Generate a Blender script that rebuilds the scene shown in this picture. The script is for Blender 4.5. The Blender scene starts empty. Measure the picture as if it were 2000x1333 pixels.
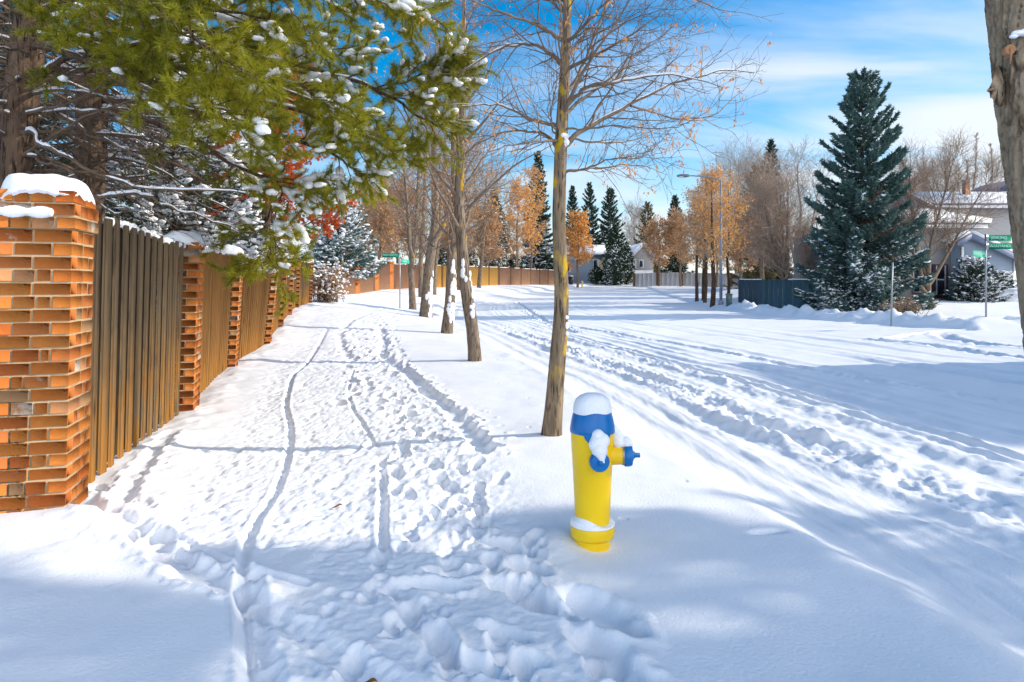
import bpy, math
import numpy as np
from mathutils import Vector

S = bpy.context.scene
COL = S.collection
rng = np.random.default_rng(11)

# ------------------------------------------------------------------ camera
F, HZ, EYE = 1333.0, 555.0, 1.40          # focal length in px of a 2000 px wide frame, horizon row, eye height
cam_d = bpy.data.cameras.new('camera')
cam_d.sensor_width = 36.0
cam_d.lens = 36.0 * F / 2000.0
cam_d.shift_y = -(666.5 - HZ) / 2000.0
cam_d.clip_start = 0.05
cam_d.clip_end = 3000
cam = bpy.data.objects.new('camera', cam_d)
cam.location = (0, 0, EYE)
cam.rotation_euler = (math.radians(90), 0, 0)
COL.objects.link(cam)
S.camera = cam

# ------------------------------------------------------------------ light
SUN_EL = math.radians(25.0)
SUN_AZ = math.atan2(0.99, 0.135)           # from +Y towards +X
SUNV = Vector((math.sin(SUN_AZ) * math.cos(SUN_EL), math.cos(SUN_AZ) * math.cos(SUN_EL), math.sin(SUN_EL)))
sl = bpy.data.lights.new('sun', 'SUN')
sl.energy = 2.0
sl.angle = math.radians(0.55)
sl.color = (1.0, 0.90, 0.76)
so = bpy.data.objects.new('sun', sl)
so.rotation_euler = SUNV.to_track_quat('Z', 'Y').to_euler()
so.location = (40, 10, 30)
COL.objects.link(so)

W = bpy.data.worlds.new('World')
S.world = W
W.use_nodes = True
wt = W.node_tree
wt.nodes.clear()


def wn(kind, **kw):
    n = wt.nodes.new(kind)
    for k, v in kw.items():
        setattr(n, k, v)
    return n


def wmath(op, a, b=None, c=None, clamp=False):
    n = wn('ShaderNodeMath', operation=op, use_clamp=clamp)
    for i, x in enumerate((a, b, c)):
        if x is None:
            continue
        if isinstance(x, (int, float)):
            n.inputs[i].default_value = x
        else:
            wt.links.new(x, n.inputs[i])
    return n.outputs[0]


sky = wn('ShaderNodeTexSky', sky_type='NISHITA', sun_disc=False)
sky.sun_elevation = SUN_EL
sky.sun_rotation = SUN_AZ
sky.altitude = 700
sky.air_density = 1.0
sky.dust_density = 0.4
sky.ozone_density = 2.2
hs = wn('ShaderNodeHueSaturation')
hs.inputs['Saturation'].default_value = 1.55
hs.inputs['Hue'].default_value = 0.494
hs.inputs['Value'].default_value = 0.54
wt.links.new(sky.outputs[0], hs.inputs['Color'])
tc = wn('ShaderNodeTexCoord')
sep = wn('ShaderNodeSeparateXYZ')
wt.links.new(tc.outputs['Generated'], sep.inputs[0])
dz = wmath('MAXIMUM', sep.outputs['Z'], 0.03)
px_ = wmath('DIVIDE', sep.outputs['X'], wmath('ADD', dz, 0.12))
py_ = wmath('DIVIDE', sep.outputs['Y'], wmath('ADD', dz, 0.12))
cv = wn('ShaderNodeCombineXYZ')
wt.links.new(wmath('MULTIPLY', px_, 0.75), cv.inputs[0])
wt.links.new(wmath('MULTIPLY', py_, 1.45), cv.inputs[1])
n1 = wn('ShaderNodeTexNoise')
n1.inputs['Scale'].default_value = 0.85
n1.inputs['Detail'].default_value = 7
n1.inputs['Roughness'].default_value = 0.5
n1.inputs['Distortion'].default_value = 0.6
wt.links.new(cv.outputs[0], n1.inputs['Vector'])
# clouds thicken towards the horizon and towards +X (where the photo has them)
bias = wmath('ADD', wmath('MULTIPLY', sep.outputs['X'], 0.36), wmath('MULTIPLY', sep.outputs['Z'], -0.55))
bias = wmath('ADD', bias, wmath('MAXIMUM', wmath('MULTIPLY', sep.outputs['Y'], -0.5), 0.0))   # unseen cloud added behind the viewer as fill light
dens = wmath('ADD', n1.outputs['Fac'], bias)
cm = wn('ShaderNodeMapRange', interpolation_type='SMOOTHSTEP')
cm.inputs['From Min'].default_value = 0.25
cm.inputs['From Max'].default_value = 0.70
cm.inputs['To Max'].default_value = 0.93
wt.links.new(dens, cm.inputs['Value'])
hzn = wn('ShaderNodeMapRange', interpolation_type='SMOOTHSTEP')   # pale air low down
hzn.inputs['From Min'].default_value = 0.24
hzn.inputs['From Max'].default_value = 0.0
hzn.inputs['To Max'].default_value = 0.74
wt.links.new(sep.outputs['Z'], hzn.inputs['Value'])
cf = wmath('MAXIMUM', cm.outputs[0], hzn.outputs[0])
mx = wn('ShaderNodeMix', data_type='RGBA')
wt.links.new(cf, mx.inputs['Factor'])
wt.links.new(hs.outputs[0], mx.inputs[6])
# cloud: thin and softly lit ahead, brightness added behind the viewer and overhead for fill light
cb_ = wn('ShaderNodeMapRange', interpolation_type='SMOOTHSTEP')
cb_.inputs['From Min'].default_value = 0.75
cb_.inputs['From Max'].default_value = -0.15
wt.links.new(sep.outputs['Y'], cb_.inputs['Value'])
cc_ = wn('ShaderNodeMix', data_type='RGBA')
wt.links.new(cb_.outputs[0], cc_.inputs['Factor'])
cc_.inputs[6].default_value = (2.5, 2.62, 2.75, 1)
cc_.inputs[7].default_value = (6.0, 6.15, 6.5, 1)
wt.links.new(cc_.outputs[2], mx.inputs[7])
bg = wn('ShaderNodeBackground')
bg.inputs['Strength'].default_value = 0.15
wo = wn('ShaderNodeOutputWorld')
wt.links.new(mx.outputs[2], bg.inputs['Color'])
wt.links.new(bg.outputs[0], wo.inputs['Surface'])

S.view_settings.view_transform = 'Standard'
S.view_settings.look = 'None'
S.view_settings.gamma = 1.0
S.view_settings.exposure = 1.37
S.cycles.max_bounces = 6
S.cycles.diffuse_bounces = 4
S.cycles.transparent_max_bounces = 4
S.cycles.use_adaptive_sampling = True

# ------------------------------------------------------------------ helpers: objects
ORG = {}


def tagit(o, label, cat, group=None, kind=None):
    if label:
        o['label'] = label
    if cat:
        o['category'] = cat
    if group:
        o['group'] = group
    if kind:
        o['kind'] = kind
    return o


def thing(name, label, cat, loc, group=None):
    o = bpy.data.objects.new(name, None)
    o.empty_display_size = 0.2
    o.location = loc
    COL.objects.link(o)
    ORG[o.name] = np.array(loc, float)
    return tagit(o, label, cat, group, 'thing')


class MB:
    def __init__(s):
        s.v, s.f, s.n = [], [], 0

    def add(s, V, Fc):
        V = np.asarray(V, float).reshape(-1, 3)
        Fc = np.asarray(Fc, np.int64)
        if len(V) == 0 or len(Fc) == 0:
            return s
        s.v.append(V)
        s.f.append(Fc + s.n)
        s.n += len(V)
        return s

    def verts(s):
        return np.concatenate(s.v)

    def build(s, name, mat, parent=None, loc=None, smooth=False, label=None):
        V = np.concatenate(s.v)
        if parent is not None:
            org = ORG[parent.name]
        else:
            org = np.array(loc if loc is not None else (0, 0, 0), float)
        me = bpy.data.meshes.new(name)
        me.vertices.add(len(V))
        me.vertices.foreach_set('co', (V - org).astype(np.float32).ravel())
        loops, tot = [], []
        for f in s.f:
            loops.append(f.ravel())
            tot.append(np.full(len(f), f.shape[1], np.int64))
        loops = np.concatenate(loops)
        tot = np.concatenate(tot)
        start = np.concatenate([[0], np.cumsum(tot)[:-1]])
        me.loops.add(len(loops))
        me.loops.foreach_set('vertex_index', loops.astype(np.int32))
        me.polygons.add(len(tot))
        me.polygons.foreach_set('loop_start', start.astype(np.int32))
        me.polygons.foreach_set('loop_total', tot.astype(np.int32))
        if smooth:
            me.polygons.foreach_set('use_smooth', np.ones(len(tot), bool))
        me.materials.append(mat)
        me.update(calc_edges=True)
        o = bpy.data.objects.new(name, me)
        COL.objects.link(o)
        if parent is not None:
            o.parent = parent
            ORG[o.name] = org
        else:
            o.location = org
            ORG[o.name] = org
        if label:
            o['label'] = label
        return o


def dup(root, loc, rotz=0.0, sc=1.0, label=None, group=None):
    r = root.copy()
    COL.objects.link(r)
    r.location = loc
    r.rotation_euler = (0, 0, rotz)
    r.scale = (sc, sc, sc) if isinstance(sc, (int, float)) else sc
    ORG[r.name] = np.array(loc, float)
    if label:
        r['label'] = label
    if group:
        r['group'] = group
    for ch in list(root.children):
        c = ch.copy()
        COL.objects.link(c)
        c.parent = r
        for g in list(ch.children):
            d = g.copy()
            COL.objects.link(d)
            d.parent = c
    return r


# ------------------------------------------------------------------ helpers: shapes
def nrm(a):
    return a / np.maximum(np.linalg.norm(a, axis=-1, keepdims=True), 1e-9)


def box(x0, x1, y0, y1, z0, z1, rot=0.0, org=(0, 0, 0)):
    V = np.array([[x, y, z] for z in (z0, z1) for y in (y0, y1) for x in (x0, x1)], float)
    if rot:
        c, s = math.cos(rot), math.sin(rot)
        V = np.c_[V[:, 0] * c - V[:, 1] * s, V[:, 0] * s + V[:, 1] * c, V[:, 2]]
    V = V + np.array(org, float)
    Fc = [[0, 2, 3, 1], [4, 5, 7, 6], [0, 1, 5, 4], [2, 6, 7, 3], [0, 4, 6, 2], [1, 3, 7, 5]]
    return V, np.array(Fc)


def cboxes(C, A, X, Y, Z, c):
    """many chamfered boxes; C centres (n,3), half sizes A (n,3), unit axes X, Y, Z (n,3) or (3,)"""
    C = np.asarray(C, float)
    A = np.asarray(A, float)
    n = len(C)
    X, Y, Z = [np.broadcast_to(np.asarray(a, float), (n, 3)) for a in (X, Y, Z)]
    sg = np.array([[sx, sy, sz] for sz in (-1, 1) for sy in (-1, 1) for sx in (-1, 1)], float)
    loc = np.zeros((n, 8, 3, 3))
    for k in range(3):
        for ax in range(3):
            loc[:, :, k, ax] = sg[:, ax] * (A[:, None, ax] - (0 if ax == k else c))
    V = C[:, None, None] + loc[..., 0:1] * X[:, None, None] + loc[..., 1:2] * Y[:, None, None] + loc[..., 2:3] * Z[:, None, None]

    def i(corner, k):
        return corner * 3 + k
    q = []
    faces = {0: ([0, 4, 6, 2], [1, 3, 7, 5]), 1: ([0, 1, 5, 4], [2, 6, 7, 3]), 2: ([0, 2, 3, 1], [4, 5, 7, 6])}
    for k, pair in faces.items():
        for f in pair:
            q.append([i(a, k) for a in f])
    edges = [(a, a ^ b) for a in range(8) for b in (1, 2, 4) if a < (a ^ b)]
    for a, b in edges:
        d = {1: 0, 2: 1, 4: 2}[a ^ b]
        k1, k2 = [k for k in range(3) if k != d]
        q.append([i(a, k1), i(b, k1), i(b, k2), i(a, k2)])
    q = np.array(q)
    t = np.array([[i(a, 0), i(a, 1), i(a, 2)] for a in range(8)])
    off = (np.arange(n) * 24)[:, None, None]
    return V.reshape(-1, 3), (q[None] + off).reshape(-1, 4), (t[None] + off).reshape(-1, 3)


def add_cboxes(mb, C, A, X=(1, 0, 0), Y=(0, 1, 0), Z=(0, 0, 1), c=0.005):
    V, q, t = cboxes(C, A, X, Y, Z, c)
    n0 = mb.n
    mb.add(V, q)
    mb.f.append(t + n0)


def cbox(mb, x0, x1, y0, y1, z0, z1, c=0.004, rot=0.0, org=(0, 0, 0)):
    cc, ss = math.cos(rot), math.sin(rot)
    ctr = np.array([(x0 + x1) / 2, (y0 + y1) / 2, (z0 + z1) / 2])
    ctr = np.array([ctr[0] * cc - ctr[1] * ss, ctr[0] * ss + ctr[1] * cc, ctr[2]]) + np.array(org, float)
    add_cboxes(mb, [ctr], [[(x1 - x0) / 2, (y1 - y0) / 2, (z1 - z0) / 2]], (cc, ss, 0), (-ss, cc, 0), (0, 0, 1), c)


def tubes(P, R, s=5, cap=True):
    P = np.asarray(P, float)
    R = np.asarray(R, float)
    if P.ndim == 2:
        P, R = P[None], R[None]
    n, k = R.shape
    T = nrm(np.gradient(P, axis=1))
    d = nrm(P[:, -1] - P[:, 0])
    ref = np.where(np.abs(d[:, 2:3]) < 0.8, np.array([[0, 0, 1.0]]), np.array([[1.0, 0, 0]]))
    N = nrm(ref[:, None] - T * np.sum(T * ref[:, None], -1, keepdims=True))
    B = np.cross(T, N)
    a = np.arange(s) * 2 * math.pi / s
    V = P[:, :, None] + R[:, :, None, None] * (np.cos(a)[None, None, :, None] * N[:, :, None] + np.sin(a)[None, None, :, None] * B[:, :, None])
    ii, jj = np.meshgrid(np.arange(k - 1), np.arange(s), indexing='ij')
    a0 = ii * s + jj
    a1 = ii * s + (jj + 1) % s
    q = np.stack([a0, a1, a1 + s, a0 + s], -1).reshape(-1, 4)
    Fc = (q[None] + (np.arange(n) * k * s)[:, None, None]).reshape(-1, 4)
    return V.reshape(-1, 3), Fc


def add_tubes(mb, P, R, s=5, cap=False):
    V, Fc = tubes(P, R, s)
    n0 = mb.n
    mb.add(V, Fc)
    if cap:
        P = np.asarray(P)
        n, k = (1, P.shape[0]) if P.ndim == 2 else P.shape[:2]
        for t in range(n):
            o = n0 + t * k * s
            mb.f.append(np.array([[o + j for j in range(s)][::-1]]))
            o2 = o + (k - 1) * s
            mb.f.append(np.array([[o2 + j for j in range(s)]]))
    return mb


def smooth_path(pts, k):
    """resample a polyline through control points with Catmull-Rom; pts (m,d)"""
    p = np.asarray(pts, float)
    m = len(p)
    e = np.concatenate([[2 * p[0] - p[1]], p, [2 * p[-1] - p[-2]]])
    u = np.linspace(0, m - 1, k)
    i = np.minimum(u.astype(int), m - 2)
    t = (u - i)[:, None]
    p0, p1, p2, p3 = e[i], e[i + 1], e[i + 2], e[i + 3]
    return 0.5 * (2 * p1 + (p2 - p0) * t + (2 * p0 - 5 * p1 + 4 * p2 - p3) * t ** 2 + (3 * p1 - p0 - 3 * p2 + p3) * t ** 3)


def lathe(mb, prof, n=32, center=(0, 0, 0), axis=(0, 0, 1), cap=True):
    prof = np.asarray(prof, float)
    k = len(prof)
    ax = np.array(axis, float)
    ax /= np.linalg.norm(ax)
    ref = np.array([1.0, 0, 0]) if abs(ax[0]) < 0.9 else np.array([0, 1.0, 0])
    u = nrm(ref - ax * (ref @ ax))
    w = np.cross(ax, u)
    a = np.arange(n) * 2 * math.pi / n
    V = np.array(center, float) + prof[:, None, 1:2] * ax + prof[:, None, 0:1] * (np.cos(a)[None, :, None] * u + np.sin(a)[None, :, None] * w)
    ii, jj = np.meshgrid(np.arange(k - 1), np.arange(n), indexing='ij')
    a0 = ii * n + jj
    a1 = ii * n + (jj + 1) % n
    q = np.stack([a0, a1, a1 + n, a0 + n], -1).reshape(-1, 4)
    n0 = mb.n
    mb.add(V.reshape(-1, 3), q)
    if cap:
        mb.f.append(np.array([[n0 + j for j in range(n)][::-1]]))
        mb.f.append(np.array([[n0 + (k - 1) * n + j for j in range(n)]]))
    return mb


def ico(sub):
    t = (1 + 5 ** 0.5) / 2
    V = np.array([[-1, t, 0], [1, t, 0], [-1, -t, 0], [1, -t, 0], [0, -1, t], [0, 1, t], [0, -1, -t], [0, 1, -t], [t, 0, -1], [t, 0, 1], [-t, 0, -1], [-t, 0, 1]])
    Fc = np.array([[0, 11, 5], [0, 5, 1], [0, 1, 7], [0, 7, 10], [0, 10, 11], [1, 5, 9], [5, 11, 4], [11, 10, 2], [10, 7, 6], [7, 1, 8], [3, 9, 4], [3, 4, 2], [3, 2, 6], [3, 6, 8], [3, 8, 9], [4, 9, 5], [2, 4, 11], [6, 2, 10], [8, 6, 7], [9, 8, 1]])
    V = nrm(V)
    for _ in range(sub):
        mid, V, new = {}, list(V), []

        def m(a, b):
            key = (min(a, b), max(a, b))
            if key not in mid:
                mid[key] = len(V)
                p = V[a] + V[b]
                V.append(p / np.linalg.norm(p))
            return mid[key]
        for a, b, c in Fc:
            ab, bc, ca = m(a, b), m(b, c), m(c, a)
            new += [[a, ab, ca], [b, bc, ab], [c, ca, bc], [ab, bc, ca]]
        Fc = np.array(new)
        V = np.array(V)
    return V, Fc


ICO = {i: ico(i) for i in (0, 1, 2, 3, 4)}


def add_blobs(mb, P, A, X=None, sub=1, jit=0.18):
    """lumps: centres P (n,3), half sizes A (n,3); X optional long-axis directions"""
    P = np.asarray(P, float)
    n = len(P)
    if n == 0:
        return
    A = np.broadcast_to(np.asarray(A, float), (n, 3))
    U, Fc = ICO[sub]
    k = len(U)
    L = U[None] * A[:, None] * (1 + jit * rng.standard_normal((n, k, 1)).clip(-1.5, 1.5))
    if X is None:
        a = rng.uniform(0, 2 * math.pi, n)
        X = np.c_[np.cos(a), np.sin(a), np.zeros(n)]
    X = nrm(np.asarray(X, float))
    Y = nrm(np.cross(np.array([[0, 0, 1.0]]), X) + 1e-6)
    Z = np.cross(X, Y)
    V = P[:, None] + L[..., 0:1] * X[:, None] + L[..., 1:2] * Y[:, None] + L[..., 2:3] * Z[:, None]
    mb.add(V.reshape(-1, 3), (Fc[None] + (np.arange(n) * k)[:, None, None]).reshape(-1, 3))


def add_tris(mb, P, D, L, Wd, flat=None):
    """thin triangles: root P, direction D, length L, width Wd"""
    n = len(P)
    if n == 0:
        return
    D = nrm(D)
    r = rng.standard_normal((n, 3)) if flat is None else np.broadcast_to(np.asarray(flat, float), (n, 3)) + 0.35 * rng.standard_normal((n, 3))
    sd = nrm(np.cross(D, r))
    L = np.broadcast_to(L, (n,))[:, None]
    Wd = np.broadcast_to(Wd, (n,))[:, None]
    V = np.stack([P - sd * Wd * 0.5, P + sd * Wd * 0.5, P + D * L], 1)
    mb.add(V.reshape(-1, 3), np.arange(3 * n).reshape(-1, 3))


def add_leaves(mb, P, size, hang=0.0, aspect=1.6):
    """leaf-shaped quads"""
    n = len(P)
    if n == 0:
        return
    d = rng.standard_normal((n, 3))
    d[:, 2] -= hang
    d = nrm(d)
    sd = nrm(np.cross(d, rng.standard_normal((n, 3))))
    s = (size * rng.uniform(0.6, 1.3, n))[:, None]
    V = np.stack([P, P + d * s * 0.5 * aspect + sd * s * 0.5, P + d * s * aspect, P + d * s * 0.5 * aspect - sd * s * 0.5], 1)
    mb.add(V.reshape(-1, 3), np.arange(4 * n).reshape(-1, 4))


# ------------------------------------------------------------------ helpers: noise
def _hash(i, j, seed):
    h = (i.astype(np.int64) * 374761393 + j.astype(np.int64) * 668265263 + seed * 1442695) & 0x7fffffff
    h = ((h ^ (h >> 13)) * 1274126177) & 0x7fffffff
    h = (h ^ (h >> 16)) & 0xffffff
    return (h / float(0xffffff)).astype(np.float32)


def vnoise(x, y, seed=0):
    xi, yi = np.floor(x), np.floor(y)
    fx, fy = (x - xi).astype(np.float32), (y - yi).astype(np.float32)
    fx = fx * fx * fx * (fx * (fx * 6 - 15) + 10)
    fy = fy * fy * fy * (fy * (fy * 6 - 15) + 10)
    a, b = _hash(xi, yi, seed), _hash(xi + 1, yi, seed)
    c, d = _hash(xi, yi + 1, seed), _hash(xi + 1, yi + 1, seed)
    return (a + (b - a) * fx) + ((c + (d - c) * fx) - (a + (b - a) * fx)) * fy - 0.5


def fbm(x, y, octv=4, seed=0, gain=0.5):
    r, amp = 0, 1.0
    ca, sa = math.cos(0.6), math.sin(0.6)
    for o in range(octv):
        r = r + amp * vnoise(x, y, seed + o * 17)
        x, y = 2.03 * (x * ca - y * sa) + 3.1, 2.03 * (x * sa + y * ca) + 7.7
        amp *= gain
    return r


def sstep(a, b, x):
    t = np.clip((x - a) / (b - a), 0, 1)
    return t * t * (3 - 2 * t)


# ------------------------------------------------------------------ helpers: materials
def M(name, c1, c2=None, scale=6.0, rough=0.8, island=0.0, bump=0.0, bscale=40.0, stretch=(1, 1, 1), spec=0.25, transl=0.0, metal=0.0, extra=None, detail=5, coat=0.0):
    m = bpy.data.materials.new(name)
    m.use_nodes = True
    nt = m.node_tree
    N, L = nt.nodes, nt.links
    b = N['Principled BSDF']
    b.inputs['Roughness'].default_value = rough
    b.inputs['Specular IOR Level'].default_value = spec
    b.inputs['Metallic'].default_value = metal
    if coat:
        b.inputs['Coat Weight'].default_value = coat
        b.inputs['Coat Roughness'].default_value = 0.15
    c2 = c2 or tuple(x * 0.75 for x in c1)
    tcn = N.new('ShaderNodeTexCoord')
    mp = N.new('ShaderNodeMapping')
    mp.inputs['Scale'].default_value = stretch
    L.new(tcn.outputs['Object'], mp.inputs['Vector'])
    nz = N.new('ShaderNodeTexNoise')
    nz.inputs['Scale'].default_value = scale
    nz.inputs['Detail'].default_value = detail
    L.new(mp.outputs[0], nz.inputs['Vector'])
    mr = N.new('ShaderNodeMapRange')
    mr.inputs['From Min'].default_value = 0.3
    mr.inputs['From Max'].default_value = 0.7
    L.new(nz.outputs['Fac'], mr.inputs['Value'])
    fac = mr.outputs[0]
    if island:
        g = N.new('ShaderNodeNewGeometry')
        mi = N.new('ShaderNodeMix')
        mi.inputs['Factor'].default_value = island
        L.new(fac, mi.inputs['A'])
        L.new(g.outputs['Random Per Island'], mi.inputs['B'])
        fac = mi.outputs[0]
    mxn = N.new('ShaderNodeMix')
    mxn.data_type = 'RGBA'
    L.new(fac, mxn.inputs['Factor'])
    mxn.inputs[6].default_value = (*c1, 1)
    mxn.inputs[7].default_value = (*c2, 1)
    col = mxn.outputs[2]
    m['_c'] = 1
    if extra:
        col = extra(nt, col, tcn)
    L.new(col, b.inputs['Base Color'])
    if bump:
        nb = N.new('ShaderNodeTexNoise')
        nb.inputs['Scale'].default_value = bscale
        nb.inputs['Detail'].default_value = 6
        L.new(mp.outputs[0], nb.inputs['Vector'])
        bp = N.new('ShaderNodeBump')
        bp.inputs['Strength'].default_value = 1.0
        bp.inputs['Distance'].default_value = bump
        L.new(nb.outputs['Fac'], bp.inputs['Height'])
        L.new(bp.outputs[0], b.inputs['Normal'])
    if transl:
        out = N['Material Output']
        tr = N.new('ShaderNodeBsdfTranslucent')
        L.new(col, tr.inputs['Color'])
        ms = N.new('ShaderNodeMixShader')
        ms.inputs[0].default_value = transl
        L.new(b.outputs[0], ms.inputs[1])
        L.new(tr.outputs[0], ms.inputs[2])
        L.new(ms.outputs[0], out.inputs['Surface'])
    return m


def patches(color, scale, lo, hi, stretch=(1, 1, 1), zr=None):
    """extra: lay patches of another colour (stains, lichen, lime bloom) over the base"""
    def f(nt, col, tcn):
        N, L = nt.nodes, nt.links
        mp = N.new('ShaderNodeMapping')
        mp.inputs['Scale'].default_value = stretch
        mp.inputs['Location'].default_value = (3.3, 1.7, 9.1)
        L.new(tcn.outputs['Object'], mp.inputs[0])
        nz = N.new('ShaderNodeTexNoise')
        nz.inputs['Scale'].default_value = scale
        nz.inputs['Detail'].default_value = 6
        L.new(mp.outputs[0], nz.inputs['Vector'])
        r = N.new('ShaderNodeMapRange')
        r.inputs['From Min'].default_value = lo
        r.inputs['From Max'].default_value = hi
        L.new(nz.outputs['Fac'], r.inputs['Value'])
        fac = r.outputs[0]
        if zr:
            sp = N.new('ShaderNodeSeparateXYZ')
            L.new(tcn.outputs['Object'], sp.inputs[0])
            r2 = N.new('ShaderNodeMapRange')
            r2.interpolation_type = 'SMOOTHSTEP'
            r2.inputs['From Min'].default_value = zr[0]
            r2.inputs['From Max'].default_value = zr[1]
            L.new(sp.outputs['Z'], r2.inputs['Value'])
            mm = N.new('ShaderNodeMath')
            mm.operation = 'MULTIPLY'
            L.new(fac, mm.inputs[0])
            L.new(r2.outputs[0], mm.inputs[1])
            fac = mm.outputs[0]
        mxn = N.new('ShaderNodeMix')
        mxn.data_type = 'RGBA'
        L.new(fac, mxn.inputs['Factor'])
        L.new(col, mxn.inputs[6])
        mxn.inputs[7].default_value = (*color, 1)
        return mxn.outputs[2]
    return f


def cracks(color, scale, width, stretch=(1, 1, 0.35), wob=0.02, strength=0.85):
    """extra: a net of fissures: dark inner bark, with crevice shade painted into the colour"""
    def f(nt, col, tcn):
        N, L = nt.nodes, nt.links
        nz = N.new('ShaderNodeTexNoise')
        nz.inputs['Scale'].default_value = scale * 0.6
        nz.inputs['Detail'].default_value = 4
        L.new(tcn.outputs['Object'], nz.inputs['Vector'])
        sc = N.new('ShaderNodeVectorMath')
        sc.operation = 'MULTIPLY_ADD'
        sc.inputs[1].default_value = (wob, wob, wob)
        L.new(nz.outputs['Color'], sc.inputs[0])
        L.new(tcn.outputs['Object'], sc.inputs[2])
        mp = N.new('ShaderNodeMapping')
        mp.inputs['Scale'].default_value = stretch
        L.new(sc.outputs[0], mp.inputs[0])
        vo = N.new('ShaderNodeTexVoronoi')
        vo.feature = 'DISTANCE_TO_EDGE'
        vo.inputs['Scale'].default_value = scale
        L.new(mp.outputs[0], vo.inputs['Vector'])
        r = N.new('ShaderNodeMapRange')
        r.inputs['From Min'].default_value = width
        r.inputs['From Max'].default_value = width * 0.15
        r.inputs['To Max'].default_value = strength
        L.new(vo.outputs['Distance'], r.inputs['Value'])
        n2 = N.new('ShaderNodeTexNoise')
        n2.inputs['Scale'].default_value = scale * 0.22
        L.new(tcn.outputs['Object'], n2.inputs['Vector'])
        r2 = N.new('ShaderNodeMapRange')
        r2.inputs['From Min'].default_value = 0.42
        r2.inputs['From Max'].default_value = 0.58
        L.new(n2.outputs['Fac'], r2.inputs['Value'])
        mm = N.new('ShaderNodeMath')
        mm.operation = 'MULTIPLY'
        L.new(r.outputs[0], mm.inputs[0])
        L.new(r2.outputs[0], mm.inputs[1])
        mxn = N.new('ShaderNodeMix')
        mxn.data_type = 'RGBA'
        L.new(mm.outputs[0], mxn.inputs['Factor'])
        L.new(col, mxn.inputs[6])
        mxn.inputs[7].default_value = (*color, 1)
        return mxn.outputs[2]
    return f


def chain(*fs):
    def f(nt, col, tcn):
        for g in fs:
            col = g(nt, col, tcn)
        return col
    return f

# ------------------------------------------------------------------ materials
SNOW = M('snow', (0.86, 0.875, 0.90), (0.82, 0.84, 0.87), scale=3, rough=0.55, bump=0.004, bscale=70, spec=0.3)
SNOWG = M('ground_snow', (0.87, 0.88, 0.90), (0.83, 0.845, 0.87), scale=1.4, rough=0.6, bump=0.0035, bscale=60, spec=0.25)
BRICK_C = None


def brick_mat():
    m = M('brick', (0.5, 0.15, 0.04), (0.5, 0.15, 0.04), scale=14, rough=0.92, bump=0.002, bscale=90, spec=0.08)
    nt = m.node_tree
    N, L = nt.nodes, nt.links
    b = N['Principled BSDF']
    g = N.new('ShaderNodeNewGeometry')
    cr = N.new('ShaderNodeValToRGB')
    e = cr.color_ramp.elements
    cols = [(0.0, (0.50, 0.155, 0.033)), (0.16, (0.56, 0.19, 0.04)), (0.34, (0.46, 0.125, 0.030)), (0.48, (0.54, 0.165, 0.036)), (0.64, (0.52, 0.165, 0.045)),
            (0.80, (0.42, 0.23, 0.105)), (0.85, (0.57, 0.195, 0.045)), (0.93, (0.55, 0.255, 0.11)), (1.0, (0.46, 0.13, 0.05))]
    while len(e) < len(cols):
        e.new(0.5)
    for el, (p, c) in zip(e, cols):
        el.position = p
        el.color = (*c, 1)
    cr.color_ramp.interpolation = 'CONSTANT'
    L.new(g.outputs['Random Per Island'], cr.inputs[0])
    tcn = N.new('ShaderNodeTexCoord')
    nz = N.new('ShaderNodeTexNoise')
    nz.inputs['Scale'].default_value = 22
    nz.inputs['Detail'].default_value = 6
    L.new(tcn.outputs['Object'], nz.inputs['Vector'])
    hv = N.new('ShaderNodeHueSaturation')
    mr = N.new('ShaderNodeMapRange')
    mr.inputs['To Min'].default_value = 0.82
    mr.inputs['To Max'].default_value = 1.16
    L.new(nz.outputs['Fac'], mr.inputs['Value'])
    L.new(mr.outputs[0], hv.inputs['Value'])
    L.new(cr.outputs[0], hv.inputs['Color'])
    # lime bloom on some of the bricks
    mu = N.new('ShaderNodeMath')
    mu.operation = 'MULTIPLY'
    mu.inputs[1].default_value = 37.7
    L.new(g.outputs['Random Per Island'], mu.inputs[0])
    fr = N.new('ShaderNodeMath')
    fr.operation = 'FRACT'
    L.new(mu.outputs[0], fr.inputs[0])
    r2 = N.new('ShaderNodeMapRange')
    r2.inputs['From Min'].default_value = 0.93
    r2.inputs['From Max'].default_value = 0.98
    r2.inputs['To Max'].default_value = 0.28
    L.new(fr.outputs[0], r2.inputs['Value'])
    n2 = N.new('ShaderNodeTexNoise')
    n2.inputs['Scale'].default_value = 9
    n2.inputs['Detail'].default_value = 7
    n2.inputs['Roughness'].default_value = 0.65
    L.new(tcn.outputs['Object'], n2.inputs['Vector'])
    ad = N.new('ShaderNodeMath')
    ad.operation = 'ADD'
    L.new(n2.outputs['Fac'], ad.inputs[0])
    L.new(r2.outputs[0], ad.inputs[1])
    r3 = N.new('ShaderNodeMapRange')
    r3.inputs['From Min'].default_value = 0.66
    r3.inputs['From Max'].default_value = 0.76
    r3.inputs['To Max'].default_value = 0.8
    L.new(ad.outputs[0], r3.inputs['Value'])
    mxn = N.new('ShaderNodeMix')
    mxn.data_type = 'RGBA'
    L.new(r3.outputs[0], mxn.inputs['Factor'])
    L.new(hv.outputs[0], mxn.inputs[6])
    mxn.inputs[7].default_value = (0.66, 0.58, 0.48, 1)
    L.new(mxn.outputs[2], b.inputs['Base Color'])
    return m


BRICK = brick_mat()
MORTAR = M('mortar', (0.41, 0.305, 0.185), (0.32, 0.23, 0.135), scale=20, rough=0.95, bump=0.003)


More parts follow.
